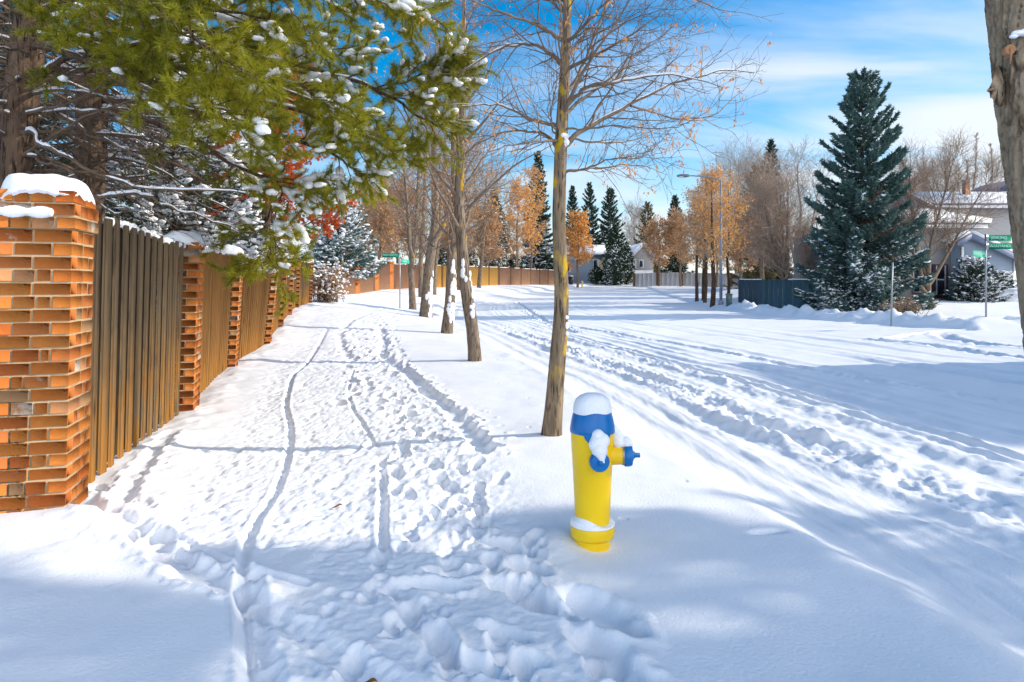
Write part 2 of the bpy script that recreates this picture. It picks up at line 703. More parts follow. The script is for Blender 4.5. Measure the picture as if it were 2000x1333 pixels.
def wood(name, c1, c2, rot=(0.30, 0.15, 0.04), zr=(0.9, 0.1), hi=0.55):
    return M(name, c1, c2, scale=3.5, rough=0.8, island=0.5, bump=0.002, bscale=12, stretch=(6, 6, 0.6), spec=0.15,
             extra=chain(patches(rot, 3.0, 0.38, hi, stretch=(5, 5, 0.7), zr=zr), patches(tuple(x * 0.3 for x in c2), 5.0, 0.62, 0.72, stretch=(4, 4, 0.35))))


WOOD_OLD = wood('weathered_wood', (0.26, 0.185, 0.105), (0.13, 0.095, 0.06), rot=(0.40, 0.18, 0.035), zr=(1.5, 0.1))
WOOD_ORANGE = wood('stained_wood', (0.34, 0.17, 0.055), (0.20, 0.10, 0.035), rot=(0.42, 0.19, 0.04))
WOOD_BROWN = wood('brown_fence_wood', (0.50, 0.29, 0.18), (0.42, 0.23, 0.14), rot=(0.50, 0.28, 0.15))
WOOD_GOLD = wood('golden_fence_wood', (0.80, 0.46, 0.12), (0.70, 0.38, 0.09), rot=(0.74, 0.38, 0.09))
WOOD_PILLAR = M('orange_pillar', (0.52, 0.2, 0.06), (0.42, 0.13, 0.04), scale=14, rough=0.85)
TEAL = M('teal_fence_paint', (0.075, 0.15, 0.19), (0.055, 0.115, 0.15), scale=4, rough=0.6, island=0.5, stretch=(3, 3, 0.5))

YELLOW = M('yellow_paint', (0.90, 0.60, 0.001), (0.84, 0.53, 0.001), scale=5, rough=0.38, bump=0.0012, bscale=25, spec=0.4,
           extra=patches((0.10, 0.075, 0.02), 22, 0.735, 0.76))
BLUE = M('blue_paint', (0.001, 0.155, 0.46), (0.001, 0.125, 0.38), scale=6, rough=0.35, bump=0.0015, bscale=35, spec=0.4)


def bark(name, c1, c2, lichen=None, scale=16, bump=0.022, stretch=(1, 1, 0.22), lz=(0.2, 1.4), llo=0.52, lhi=0.6):
    ex = [patches(tuple(x * 0.35 for x in c2), 42, 0.52, 0.64, stretch=(1, 1, 0.13))]
    if lichen:
        ex.append(patches(lichen, 7, llo, lhi, stretch=(1, 1, 0.55), zr=lz))
    return M(name, c1, c2, scale=scale, rough=0.9, bump=bump, bscale=26, stretch=stretch, spec=0.1, extra=chain(*ex))


BARK_ASH = bark('ash_bark', (0.285, 0.215, 0.14), (0.15, 0.112, 0.075), lichen=(0.46, 0.30, 0.02), lz=(0.45, 0.9), llo=0.56, lhi=0.63)
BARK_ROW = bark('row_tree_bark', (0.27, 0.21, 0.155), (0.15, 0.115, 0.085), lichen=(0.42, 0.25, 0.02), lz=(0.6, 1.2), llo=0.63, lhi=0.68)
BARK_LIMB = M('limb_bark', (0.235, 0.175, 0.13), (0.14, 0.105, 0.08), scale=9, rough=0.9)
BARK_TWIG = M('twig_bark', (0.20, 0.14, 0.10), (0.13, 0.09, 0.065), scale=9, rough=0.85)
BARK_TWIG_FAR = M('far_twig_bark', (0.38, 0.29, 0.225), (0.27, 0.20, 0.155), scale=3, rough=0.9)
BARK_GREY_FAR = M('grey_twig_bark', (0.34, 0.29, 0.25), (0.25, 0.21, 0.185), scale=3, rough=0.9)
BARK_DARK = bark('dark_bark', (0.13, 0.085, 0.055), (0.065, 0.042, 0.03), scale=12, bump=0.02)
BARK_PINE = bark('pine_bark', (0.16, 0.105, 0.07), (0.075, 0.05, 0.036), scale=12, bump=0.02)
TWIG_DEAD = M('dead_twig', (0.17, 0.115, 0.075), (0.08, 0.055, 0.04), scale=5, rough=0.9)
BARK_ELM = M('furrowed_bark', (0.37, 0.28, 0.19), (0.21, 0.155, 0.10), scale=38, rough=0.92, bump=0.004, bscale=150, stretch=(1, 1, 0.45), spec=0.1, extra=chain(cracks((0.07, 0.045, 0.028), 26, 0.13, stretch=(1, 1, 0.28), wob=0.03), patches((0.15, 0.10, 0.065), 90, 0.56, 0.72, stretch=(1, 1, 0.3)), patches((0.33, 0.27, 0.18), 16, 0.58, 0.74, stretch=(1, 1, 0.5)), patches((0.30, 0.15, 0.05), 30, 0.62, 0.72, stretch=(1, 1, 0.4))))
CUT = M('cut_wood', (0.42, 0.22, 0.11), (0.30, 0.14, 0.07), scale=14, rough=0.8)

PINE = M('pine_needles', (0.50, 0.455, 0.03), (0.095, 0.12, 0.013), scale=1.6, rough=0.55, island=0.5, transl=0.42, spec=0.2)
SPRUCE_B = M('blue_spruce_needles', (0.12, 0.20, 0.18), (0.035, 0.085, 0.08), scale=1.2, rough=0.6, island=0.6, transl=0.12, spec=0.2)
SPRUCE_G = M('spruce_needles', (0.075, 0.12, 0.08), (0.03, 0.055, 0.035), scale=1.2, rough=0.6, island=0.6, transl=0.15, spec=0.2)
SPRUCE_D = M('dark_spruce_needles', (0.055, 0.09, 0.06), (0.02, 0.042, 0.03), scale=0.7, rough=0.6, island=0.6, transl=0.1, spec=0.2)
CEDAR = M('cedar_sprays', (0.035, 0.075, 0.03), (0.016, 0.038, 0.02), scale=1.2, rough=0.6, island=0.6, transl=0.15)
CEDAR_T = M('tan_cedar_sprays', (0.16, 0.13, 0.05), (0.07, 0.065, 0.03), scale=1.2, rough=0.6, island=0.6, transl=0.2)
LARCH = M('larch_needles', (0.17, 0.135, 0.05), (0.10, 0.085, 0.035), scale=0.8, rough=0.7, island=0.6, transl=0.3)
LEAF_O = M('orange_leaves', (0.82, 0.46, 0.14), (0.66, 0.31, 0.08), scale=0.7, rough=0.6, island=0.7, transl=0.4)
LEAF_T = M('tan_orange_leaves', (0.64, 0.39, 0.19), (0.46, 0.26, 0.13), scale=0.7, rough=0.6, island=0.7, transl=0.4)
LEAF_R = M('red_leaves', (0.60, 0.13, 0.022), (0.40, 0.06, 0.015), scale=0.7, rough=0.6, island=0.7, transl=0.4)
KEYS = M('ash_seed_keys', (0.72, 0.36, 0.12), (0.55, 0.26, 0.09), scale=2, rough=0.6, island=0.7, transl=0.4)
HYDRANGEA = M('dry_flower_heads', (0.36, 0.24, 0.16), (0.24, 0.15, 0.095), scale=3, rough=0.8, island=0.7, transl=0.25)
METAL = M('galvanised_metal', (0.32, 0.35, 0.37), (0.25, 0.28, 0.30), scale=8, rough=0.45, metal=0.6, spec=0.5)
LAMPM = M('lamp_pole_metal', (0.24, 0.28, 0.34), (0.20, 0.24, 0.30), scale=5, rough=0.5, metal=0.2)
LAMPH = M('lamp_head_metal', (0.16, 0.18, 0.22), (0.12, 0.14, 0.18), scale=8, rough=0.5)
GREEN = M('sign_green', (0.004, 0.25, 0.14), (0.004, 0.21, 0.12), scale=10, rough=0.85, spec=0.05)
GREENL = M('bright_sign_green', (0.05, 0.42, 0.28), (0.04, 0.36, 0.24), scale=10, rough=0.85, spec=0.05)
WHITE = M('white_lettering', (0.62, 0.80, 0.72), (0.58, 0.75, 0.68), rough=0.9, spec=0.05)
SIDING = M('blue_grey_siding', (0.24, 0.30, 0.38), (0.21, 0.265, 0.34), scale=3, rough=0.6, stretch=(0.3, 0.3, 14))
SIDING2 = M('grey_siding', (0.37, 0.36, 0.355), (0.32, 0.315, 0.31), scale=3, rough=0.6, stretch=(0.3, 0.3, 14))
TRIM = M('white_trim', (0.66, 0.68, 0.70), (0.60, 0.62, 0.64), scale=4, rough=0.5)
WOOD_RECESS_SHADE = wood('recess_shade_wood', (0.075, 0.055, 0.035), (0.04, 0.03, 0.022), rot=(0.12, 0.06, 0.02))  # recess shade put into the back boards' colour so the gaps look dark
FASCIA = M('blue_grey_fascia', (0.22, 0.26, 0.36), (0.19, 0.23, 0.32), scale=4, rough=0.6)
SHINGLE = M('dark_shingles', (0.14, 0.13, 0.17), (0.10, 0.095, 0.13), scale=9, rough=0.9)
GLASS = M('dark_window_glass', (0.02, 0.028, 0.045), (0.015, 0.02, 0.03), rough=0.08, spec=0.6)
PURPLE = M('plum_door_paint', (0.10, 0.055, 0.10), (0.08, 0.045, 0.085), rough=0.5)
BRICKRED = M('red_brick_step', (0.34, 0.16, 0.09), (0.25, 0.11, 0.06), scale=12, rough=0.9)
STUCCO = M('cream_wall_panel', (0.84, 0.83, 0.80), (0.79, 0.78, 0.75), scale=2, rough=0.9)
POSTBR = M('brown_post', (0.33, 0.18, 0.10), (0.25, 0.13, 0.07), scale=8, rough=0.9)
CURTAIN = M('yellow_curtain', (0.55, 0.48, 0.22), (0.46, 0.40, 0.18), scale=8, rough=0.9)
BLACKP = M('black_plastic', (0.025, 0.03, 0.04), (0.02, 0.025, 0.03), rough=0.5)
BOXGREEN = M('pedestal_green', (0.16, 0.26, 0.23), (0.13, 0.21, 0.19), rough=0.6)
CEDARDIRT = M('litter_leaf', (0.50, 0.20, 0.05), (0.36, 0.12, 0.03), scale=12, rough=0.7, island=0.5, transl=0.3)

# ------------------------------------------------------------------ terrain
_ty = np.arange(-120, 800, 0.5)


def _table(pts, w):
    t = np.interp(_ty, [p[0] for p in pts], [p[1] for p in pts])
    k = np.hanning(int(w / 0.5) * 2 + 1)
    k /= k.sum()
    pad = len(k) // 2
    return np.convolve(np.pad(t, pad, mode='edge'), k, mode='valid')


T_LEFT = _table([(-120, 0), (4, 0), (7.5, -0.02), (11, 0.04), (14.5, 0.12), (18, 0.25), (21.5, 0.42), (25, 0.56), (28.5, 0.64), (38, 0.72), (46, 1.0), (68, 1.3), (83, 1.32), (92, 1.45), (300, 4.5), (800, 8)], 2.0)
T_RIGHT = _table([(-120, -0.02), (20, -0.02), (30, 0.0), (44, 0.04), (60, 0.42), (75, 0.85), (87, 1.35), (95, 2.0), (120, 2.4), (300, 5), (800, 8)], 4.0)
T_XF = _table([(-120, 29), (4.05, -2.65), (7.55, -3.53), (11.05, -4.49), (14.5, -5.15), (18, -6.06), (21.5, -6.95), (25, -7.82), (28.5, -8.36), (36, -9.7), (40, -9.2), (46, -8.4), (51, -6.5), (68, -1.2), (83, 5), (92, 9), (120, 20), (800, 60)], 1.0)
T_KL = _table([(-120, 22), (3, 2.02), (4.5, 1.7), (5.6, 1.5), (7.5, 1.2), (11.4, 0.6), (20, -1.05), (32, -3.5), (40, -4.2), (46, -4.3), (52, -3.2), (60, -0.5), (70, 3.2), (80, 7), (90, 11), (120, 23), (800, 60)], 2.0)
T_KR = _table([(-120, 13.5), (15, 13.5), (17, 16), (23.6, 16), (25, 14.9), (29, 13.4), (36, 12.4), (44, 12.6), (60, 14), (80, 16), (87, 18), (110, 30), (800, 90)], 1.0)


def tab(t, y):
    return np.interp(y, _ty, t)


def road_d(x, y):
    d1 = np.minimum(x - tab(T_KL, y), tab(T_KR, y) - x)
    d2 = np.minimum(3.3 - np.abs(y - 20.2), x - 8.0)
    return np.maximum(d1, d2)


def g0(x, y):
    x = np.asarray(x, float)
    y = np.asarray(y, float)
    t = sstep(0, 6.0, x - tab(T_XF, y))
    z = tab(T_LEFT, y) * (1 - t) + tab(T_RIGHT, y) * t
    d = road_d(x, y)
    z = z - 0.17 * sstep(-0.25, 0.3, d)
    z = z + 0.42 * sstep(26, 43, y) * sstep(17, 21, x) * (1 - sstep(60, 80, y))
    right = sstep(9, 11, x) * sstep(21, 24, y) * (1 - sstep(38, 48, y))
    z = z + 0.20 * np.exp(-((d + 0.75) / 0.5) ** 2) * right
    return z


def gz(x, y):
    return float(g0(x, y))


def gp(px, py):
    """where the view ray through a photo pixel meets the smooth ground"""
    d = np.concatenate([np.arange(1.2, 30, 0.02), np.arange(30, 160, 0.1)])
    zr = EYE + (HZ - py) / F * d
    dz_ = zr - g0((px - 1000) / F * d, d)
    i = np.where(dz_ <= 0)[0]
    i = i[0] if len(i) else len(d) - 1
    return np.array([(px - 1000) / F * d[i], d[i]])


def at(px, py, d):
    return np.array([(px - 1000) / F * d, d, EYE + (HZ - py) / F * d])


def build_ground():
    ys = [-60, -45, -32, -22, -15, -10, -7, -5, -3.5, -2.4, -1.6, -1.0, -0.5, -0.1, 0.3, 0.6, 0.9]
    y = 1.15
    while y < 14:
        ys.append(y)
        y *= 1.0042
    while y < 130:
        ys.append(y)
        y *= 1.0066
    while y < 700:
        ys.append(y)
        y *= 1.05
    ys = np.array(ys)
    xr = [0.0]
    while xr[-1] < 200:
        xx = xr[-1]
        xr.append(xx + (0.0125 if xx < 2.6 else min(0.0125 + (xx - 2.6) * 0.0105, 0.0125 + (xx - 2.6) * 0.0105)))
    xr = np.array(xr)
    xs = np.concatenate([-xr[:0:-1], xr]) - 0.3
    X, Y = np.meshgrid(xs, ys)
    Z = g0(X, Y)
    xf = tab(T_XF, Y)
    d = road_d(X, Y)
    sf = X - xf
    s = X - tab(T_KL, Y)
    near = 1 - sstep(30, 60, Y)
    # wind-rounded drift
    Z += 0.045 * fbm(X * 0.5, Y * 0.5, 3, 5) * near
    Z += 0.010 * fbm(X * 2.2, Y * 2.2, 3, 9) * near
    # kerb edge ripples
    Z += 0.05 * np.exp(-((s + 0.05) / 0.3) ** 2) * fbm(X * 1.6, Y * 1.1, 3, 31) * near
    # worn walking strip beside the fence
    pk = sstep(0.35, 0.8, sf) * (1 - sstep(2.4, 3.0, sf)) * near * sstep(-3, 1, Y)
    pk = pk * np.maximum(sstep(3.3, 4.0, Y), sstep(-1.12, -0.98, X))
    Z -= 0.018 * pk
    bump = np.clip(fbm(X * 11, Y * 8, 3, 41) + 0.02, 0, 1)
    calm = 0.35 + 0.65 * sstep(3.0, 4.2, Y)
    Z -= 0.030 * pk * bump * calm
    bump2 = np.clip(np.abs(fbm(X * 24, Y * 18, 2, 43)) - 0.18, 0, 1)
    Z -= 0.020 * pk * bump2 * calm
    Z += 0.004 * pk * (1 - calm) * fbm(X * 45, Y * 40, 3, 47)
    Z += 0.006 * pk * fbm(X * 30, Y * 26, 2, 44)
    tr_ = np.exp(-((X - np.interp(Y, [2.2, 2.9, 4.2, 6.3, 9.6, 14.9, 21, 27, 33], [0.15, -0.12, -0.50, -0.95, -1.85, -3.1, -4.25, -4.95, -5.6])) / 0.6) ** 2) * near * sstep(1, 2, Y)
    Z += tr_ * (0.45 + 0.55 * sstep(3.2, 5.0, Y)) * (0.009 * fbm(X * 19, Y * 15, 3, 45) + 0.012 * np.clip(fbm(X * 8, Y * 7, 3, 46), 0, 1))
    # shovelled, crumbly edge right along the fence foot
    Z += 0.05 * np.exp(-((sf - 0.12) / 0.22) ** 2) * (0.5 + fbm(X * 3, Y * 3, 3, 51)) * sstep(2.5, 4, Y) * near
    # road ruts and churned snow running with the road
    rd = sstep(0.0, 0.5, d) * (1 - 0.55 * sstep(14, 26, Y)) * (1 - sstep(45, 75, Y))
    wob = 0.13 * fbm(Y * 0.35 + 5, X * 0.02, 3, 61)
    for c, w, dep, ber in [(0.42, 0.10, 0.022, 0.012), (0.78, 0.09, 0.02, 0.012), (1.22, 0.13, 0.045, 0.04), (1.72, 0.16, 0.06, 0.05), (2.5, 0.18, 0.05, 0.04), (2.95, 0.07, 0.04, 0.03), (3.2, 0.07, 0.04, 0.03),
                           (3.6, 0.16, 0.05, 0.03), (4.05, 0.08, 0.035, 0.025), (4.4, 0.16, 0.045, 0.03), (5.1, 0.08, 0.03, 0.02), (5.7, 0.18, 0.045, 0.025), (7.4, 0.18, 0.05, 0.025), (7.8, 0.08, 0.03, 0.02), (8.4, 0.18, 0.045, 0.02), (9.8, 0.2, 0.045, 0.02), (11.0, 0.2, 0.04, 0.02)]:
        q = s - c - wob - 0.05 * vnoise(Y * 0.5, X * 0 + c, 70)
        mod = 0.55 + 0.9 * np.clip(vnoise(Y * 0.4 + c * 7, X * 0, 71) + 0.5, 0, 1)
        dep *= 0.62
        ber *= 0.5
        mod = mod * (0.5 + 1.1 * np.clip(fbm(X * 0.9, Y * 0.7, 2, 73) + 0.45, 0, 1))
        Z -= rd * dep * mod * np.exp(-(q / w) ** 4)
        Z += rd * ber * mod * (np.exp(-((q - w * 1.5) / (w * 0.6)) ** 2) + np.exp(-((q + w * 1.5) / (w * 0.6)) ** 2)) * (0.6 + fbm(X * 5, Y * 5, 2, 72))
    tread = rd * np.exp(-((s - 3.7) / 0.9) ** 4) * (1 - sstep(12, 20, Y))
    Z += tread * 0.006 * np.sin((s + wob) * 55 + 2 * vnoise(X * 2, Y * 2, 86)) * np.clip(0.5 + 1.5 * vnoise(X * 1.2, Y * 0.6, 87), 0, 1)
    churn = rd * (np.exp(-((s - 1.75 - wob) / 0.42) ** 2) + 0.6 * np.exp(-((s - 2.75 - wob) / 0.3) ** 2)) * (1 - sstep(22, 34, Y)) * sstep(2.0, 5.0, Y)
    Z += churn * (0.085 * np.clip(fbm(X * 6, Y * 3.4, 4, 81) + 0.05, -0.15, 0.6) + 0.05 * np.clip(fbm(X * 14, Y * 9, 3, 82), 0, 1))
    Z += rd * 0.012 * fbm(X * 9, Y * 1.1, 3, 84) * (1 - sstep(7, 16, Y))
    Z += rd * 0.04 * np.clip(fbm(X * 1.7 + Y * 0.3, Y * 0.55, 3, 85) - 0.28, 0, 1) * sstep(9, 14, Y)
    # side-street turning tracks
    for r0, dep in [(3.2, 0.05), (3.65, 0.03), (5.2, 0.05), (5.6, 0.03)]:
        q = np.hypot(X - 15.5, Y - 13.2 - 0.5) - r0
        Z += rd * dep * (np.exp(-((q - 0.18) / 0.12) ** 2) - np.exp(-(q / 0.13) ** 2)) * sstep(11.0, 12.0, X) * (0.6 + fbm(X * 1.5, Y * 1.5, 2, 88))
    # lumpy plough bank on the far kerb
    bank = np.exp(-((d + 0.7) / 0.55) ** 2) * sstep(9, 11, X) * sstep(22.5, 25, Y) * (1 - sstep(38, 48, Y))
    Z += bank * (0.22 * fbm(X * 1.3, Y * 1.6, 4, 91, 0.6) + 0.34 * np.clip(fbm(X * 3.6, Y * 4.0, 3, 92), 0, 1))
    # far lawns and verges
    Z += 0.06 * fbm(X * 0.25, Y * 0.25, 3, 95) * sstep(20, 30, Y)

    def sub(x0, x1, y0, y1):
        i0, i1 = np.searchsorted(xs, [x0, x1])
        j0, j1 = np.searchsorted(ys, [y0, y1])
        return slice(j0, j1), slice(i0, i1)

    def stamp(x, y, ang, L, wd, dep, rim=0.35, sharp=3, nz=0.35):
        r = L * 1.7
        a, b = sub(x - r, x + r, y - r, y + r)
        xx, yy = X[a, b] - x, Y[a, b] - y
        if xx.size == 0:
            return
        ca, sa = math.cos(ang), math.sin(ang)
        u, v = (xx * ca + yy * sa) / L, (-xx * sa + yy * ca) / wd
        q = np.sqrt(u * u + v * v) * (1 + nz * fbm(X[a, b] * 9, Y[a, b] * 9, 2, 3))
        Z[a, b] += -dep * np.exp(-q ** sharp) + rim * dep * np.exp(-((q - 1.35) / 0.28) ** 2) * (0.7 + 0.8 * vnoise(X[a, b] * 12, Y[a, b] * 12, 4))

    def boot(x, y, ang, dep, sc=1.0):
        """a boot print: sole and heel pressed in, a thin crumbled lip"""
        r = 0.3 * sc
        a, b = sub(x - r, x + r, y - r, y + r)
        xx, yy = X[a, b] - x, Y[a, b] - y
        if xx.size == 0:
            return
        ca, sa = math.cos(ang), math.sin(ang)
        n_ = 0.012 * fbm(X[a, b] * 22, Y[a, b] * 22, 2, 12)
        u, v = (xx * ca + yy * sa) / sc + n_, (-xx * sa + yy * ca) / sc + n_
        sole = np.sqrt(((u - 0.045) / 0.095) ** 2 + (v / 0.05) ** 2)
        heel = np.sqrt(((u + 0.09) / 0.05) ** 2 + (v / 0.042) ** 2)
        q = np.minimum(sole, heel)
        lug = 0.12 * np.sin(u * 190) * (q < 0.9)
        Z[a, b] += -dep * np.exp(-q ** 7) * (1 - 0.12 * (heel < sole) + lug * 0.4) + 0.22 * dep * np.exp(-((q - 1.25) / 0.16) ** 2) * (0.4 + 1.2 * np.clip(vnoise(X[a, b] * 25, Y[a, b] * 25, 14) + 0.4, 0, 1))

    def groove(pts, w, dep, rim=0.25, k=120, sharp=2, ragged=0.0):
        p = smooth_path(pts, k)
        best = {}
        lo, hi = p.min(0) - 0.5, p.max(0) + 0.5
        a, b = sub(lo[0], hi[0], lo[1], hi[1])
        xx, yy = X[a, b], Y[a, b]
        D = np.full(xx.shape, 9.0)
        for i in range(k - 1):
            q0, q1 = p[i], p[i + 1]
            m0, m1 = np.minimum(q0, q1) - w * 4, np.maximum(q0, q1) + w * 4
            i0, i1 = np.searchsorted(xs[b], [m0[0], m1[0]])
            j0, j1 = np.searchsorted(ys[a], [m0[1], m1[1]])
            if i1 <= i0 or j1 <= j0:
                continue
            e = q1 - q0
            ax_, ay_ = xx[j0:j1, i0:i1] - q0[0], yy[j0:j1, i0:i1] - q0[1]
            t = np.clip((ax_ * e[0] + ay_ * e[1]) / max(e @ e, 1e-9), 0, 1)
            dd = np.hypot(ax_ - t * e[0], ay_ - t * e[1])
            D[j0:j1, i0:i1] = np.minimum(D[j0:j1, i0:i1], dd)
        q = D / w
        if ragged:
            q = q * (1 + ragged * fbm(xx * 7, yy * 7, 3, 6))
        Z[a, b] += -dep * np.exp(-q ** (2 * sharp)) + rim * dep * np.exp(-((q - 1.5) / 0.4) ** 2)

    G = lambda L: [gp(*p) for p in L]
    groove(G([(492, 1500), (484, 1333), (474, 1230), (470, 1140), (480, 1060), (505, 1000), (540, 945), (562, 880), (566, 830), (558, 785), (574, 730), (600, 705), (622, 672), (640, 640)]), 0.030, 0.032, rim=0.2, k=260)
    groove(G([(560, 1450), (520, 1333), (500, 1240), (488, 1160), (486, 1120)]), 0.055, 0.04, rim=0.15, ragged=0.3)
    groove(G([(748, 1075), (746, 1020), (748, 960), (745, 905)]), 0.028, 0.035, rim=0.2)
    groove(G([(735, 870), (712, 830), (690, 800), (680, 760), (690, 720)]), 0.022, 0.022, rim=0.2)
    groove(G([(150, 985), (240, 1020), (320, 1070), (400, 1115), (465, 1150)]), 0.085, 0.05, rim=0.3, ragged=0.8)
    groove(G([(300, 1030), (360, 1050), (440, 1090), (520, 1120), (600, 1130)]), 0.03, 0.025, rim=0.3, ragged=0.5)
    groove(G([(480, 1165), (560, 1210), (650, 1260), (760, 1333)]), 0.06, 0.022, rim=0.25, ragged=0.8)
    groove(G([(1690, 664), (1780, 671), (1860, 681), (2000, 700), (2200, 725)]), 0.16, 0.09, rim=0.4, ragged=0.5)
    groove(G([(1840, 655), (1880, 668), (1940, 676), (2050, 684), (2200, 692)]), 0.22, 0.12, rim=0.4, ragged=0.4)
    groove(G([(1720, 664), (1780, 655), (1850, 648), (1900, 643)]), 0.16, 0.08, rim=0.4, ragged=0.5)
    groove(G([(1130, 640), (1300, 668), (1480, 700), (1700, 742), (2050, 800)]), 0.12, 0.05, rim=0.3, ragged=0.8)
    groove(G([(1010, 590), (1030, 605), (1060, 625), (1120, 650)]), 0.14, 0.07, rim=0.4, ragged=1.0)
    groove(G([(230, 1000), (260, 940), (290, 900), (330, 850)]), 0.06, 0.03, rim=0.4, ragged=1.0)
    groove(G([(770, 1130), (820, 1200), (870, 1270), (900, 1333)]), 0.05, 0.032, rim=0.2, ragged=0.5)
    groove(G([(668, 640), (685, 625), (705, 617), (722, 612)]), 0.09, 0.035, rim=0.2, ragged=1.1)
    groove(G([(742, 640), (750, 662), (745, 690)]), 0.10, 0.05, rim=0.2, ragged=1.1)
    groove(G([(745, 690), (790, 720), (830, 760), (880, 800), (920, 850), (945, 885)]), 0.10, 0.06, rim=0.25, ragged=0.9)
    groove(G([(662, 645), (672, 680), (690, 700)]), 0.09, 0.04, rim=0.2, ragged=1.1)
    # boot prints: the trodden band beside the verge
    by = [2.2, 2.9, 4.2, 6.3, 9.6, 14.9, 21, 27, 33]
    bx = [0.15, -0.12, -0.50, -0.95, -1.85, -3.1, -4.25, -4.95, -5.6]
    bw = [0.62, 0.55, 0.46, 0.46, 0.52, 0.58, 0.6, 0.6, 0.6]
    y = 2.15
    while y < 32:
        near_ = y < 7.5
        for _ in range(2 if y < 3.5 else 3):
            yy = y + rng.uniform(-0.1, 0.25)
            off = float(np.clip(rng.normal(0.1, 0.62), -1.25, 1.0))
            x = np.interp(yy, by, bx) + off * np.interp(yy, by, bw)
            dirn = math.radians(104) + rng.normal(0, 0.25) + (math.pi if rng.random() < 0.4 else 0)
            if near_:
                boot(x, yy, dirn, rng.uniform(0.022, 0.055), rng.uniform(0.85, 1.1))
            else:
                sc = rng.uniform(0.7, 1.15)
                stamp(x, yy, dirn, 0.135 * sc, 0.068 * sc, rng.uniform(0.03, 0.075), rim=rng.uniform(0.15, 0.4), sharp=4, nz=0.2)
        y += 0.20 + 0.012 * y
    for px, py, n_, a_, st in [(640, 1290, 5, 78, 0.62), (760, 1180, 6, 96, 0.60), (330, 1080, 4, 130, 0.5)]:      # lone walkers
        p = gp(px, py)
        for k in range(n_):
            sd_ = 0.09 * (1 if k % 2 else -1)
            ca, sa = math.cos(math.radians(a_)), math.sin(math.radians(a_))
            boot(p[0] + ca * st * k - sa * sd_, p[1] + sa * st * k + ca * sd_, math.radians(a_) + rng.normal(0, 0.12), rng.uniform(0.025, 0.04))
    # fresh deep prints crossing towards the lower right corner
    for px, py, a, L, dep in [(1005, 1062, -50, 0.16, 0.10), (1030, 1098, -50, 0.15, 0.1), (1010, 1140, -38, 0.2, 0.10), (1065, 1170, -38, 0.19, 0.10), (1165, 1180, -52, 0.22, 0.11), (1200, 1215, -52, 0.17, 0.10),
                              (1165, 1255, -55, 0.19, 0.11), (1205, 1305, -58, 0.2, 0.11), (1240, 1330, -45, 0.18, 0.1), (880, 1105, -20, 0.13, 0.08), (850, 1128, -15, 0.16, 0.09), (905, 1100, 0, 0.10, 0.07), (985, 1225, -40, 0.13, 0.07),
                              (1020, 1280, -30, 0.13, 0.07), (860, 1235, -70, 0.15, 0.08), (935, 1290, -40, 0.14, 0.07), (965, 1050, -40, 0.14, 0.09), (945, 1010, -60, 0.1, 0.06), (935, 945, -80, 0.1, 0.07), (938, 985, -80, 0.1, 0.06)]:
        p = gp(px, py)
        stamp(p[0], p[1], math.radians(a), L * 0.92, L * 0.36, dep * 0.72, rim=0.16, sharp=6, nz=0.22)
    for _ in range(210):           # scuffs on the packed strip
        yy = 2.4 + 14 * rng.random() ** 1.6
        x = tab(T_XF, yy) + rng.uniform(0.45, 2.2)
        if yy < 3.7 and x < -1.0:
            continue
        stamp(x, yy, rng.uniform(0, 3.1), rng.uniform(0.03, 0.08), rng.uniform(0.02, 0.04), rng.uniform(0.008, 0.024), rim=0.4)
    for _ in range(26):             # pock marks on the smooth verge
        yy = rng.uniform(3, 14)
        x = tab(T_KL, yy) - rng.uniform(0.1, 1.6)
        stamp(x, yy, rng.uniform(0, 3), 0.03, 0.02, 0.010)
    p = gp(1495, 1042)
    stamp(p[0], p[1], 0.1, 0.09, 0.03, 0.045, rim=0.0)
    # drift banked round the hydrant and the verge trees
    hx, hy = gp(1156, 1062)
    Z += 0.05 * np.exp(-(((X - hx + 0.18) / 0.15) ** 2 + ((Y - hy - 0.05) / 0.22) ** 2)) - 0.008 * np.exp(-(((X - hx - 0.05) / 0.14) ** 2 + ((Y - hy + 0.12) / 0.10) ** 2))

    Z += 0.075 * np.exp(-(((X + 2.85) / 0.55) ** 2 + ((Y - 3.95) / 0.35) ** 2))
    # three sheets that share their edges
    jj, ii = np.meshgrid(np.arange(len(ys) - 1), np.arange(len(xs) - 1), indexing='ij')
    nx = len(xs)
    a = jj * nx + ii
    quads = np.stack([a, a + 1, a + nx + 1, a + nx], -1).reshape(-1, 4)
    xc = ((X[:-1, :-1] + X[1:, 1:]) / 2).ravel()
    yc = ((Y[:-1, :-1] + Y[1:, 1:]) / 2).ravel()
    dr = road_d(xc, yc)
    sfc = xc - tab(T_XF, yc)
    road = dr > -0.05
    walk = (~road) & (sfc > 0.15) & (sfc < 2.95) & (yc > -60) & (yc < 40)
    V = np.c_[X.ravel(), Y.ravel(), Z.ravel()]
    for nm, m in (('ground', ~(road | walk)), ('road', road), ('path', walk)):
        q = quads[m]
        u, inv = np.unique(q, return_inverse=True)
        mb = MB()
        mb.add(V[u], inv.reshape(-1, 4))
        o = mb.build(nm, SNOWG, smooth=True)
        o['kind'] = 'structure'
    return xs, ys, Z


GXS, GYS, GZ = build_ground()


def zt(x, y):
    """height of the finished snow surface"""
    i = int(np.clip(np.searchsorted(GXS, x), 1, len(GXS) - 1))
    j = int(np.clip(np.searchsorted(GYS, y), 1, len(GYS) - 1))
    return float(GZ[j - 1:j + 1, i - 1:i + 1].mean())

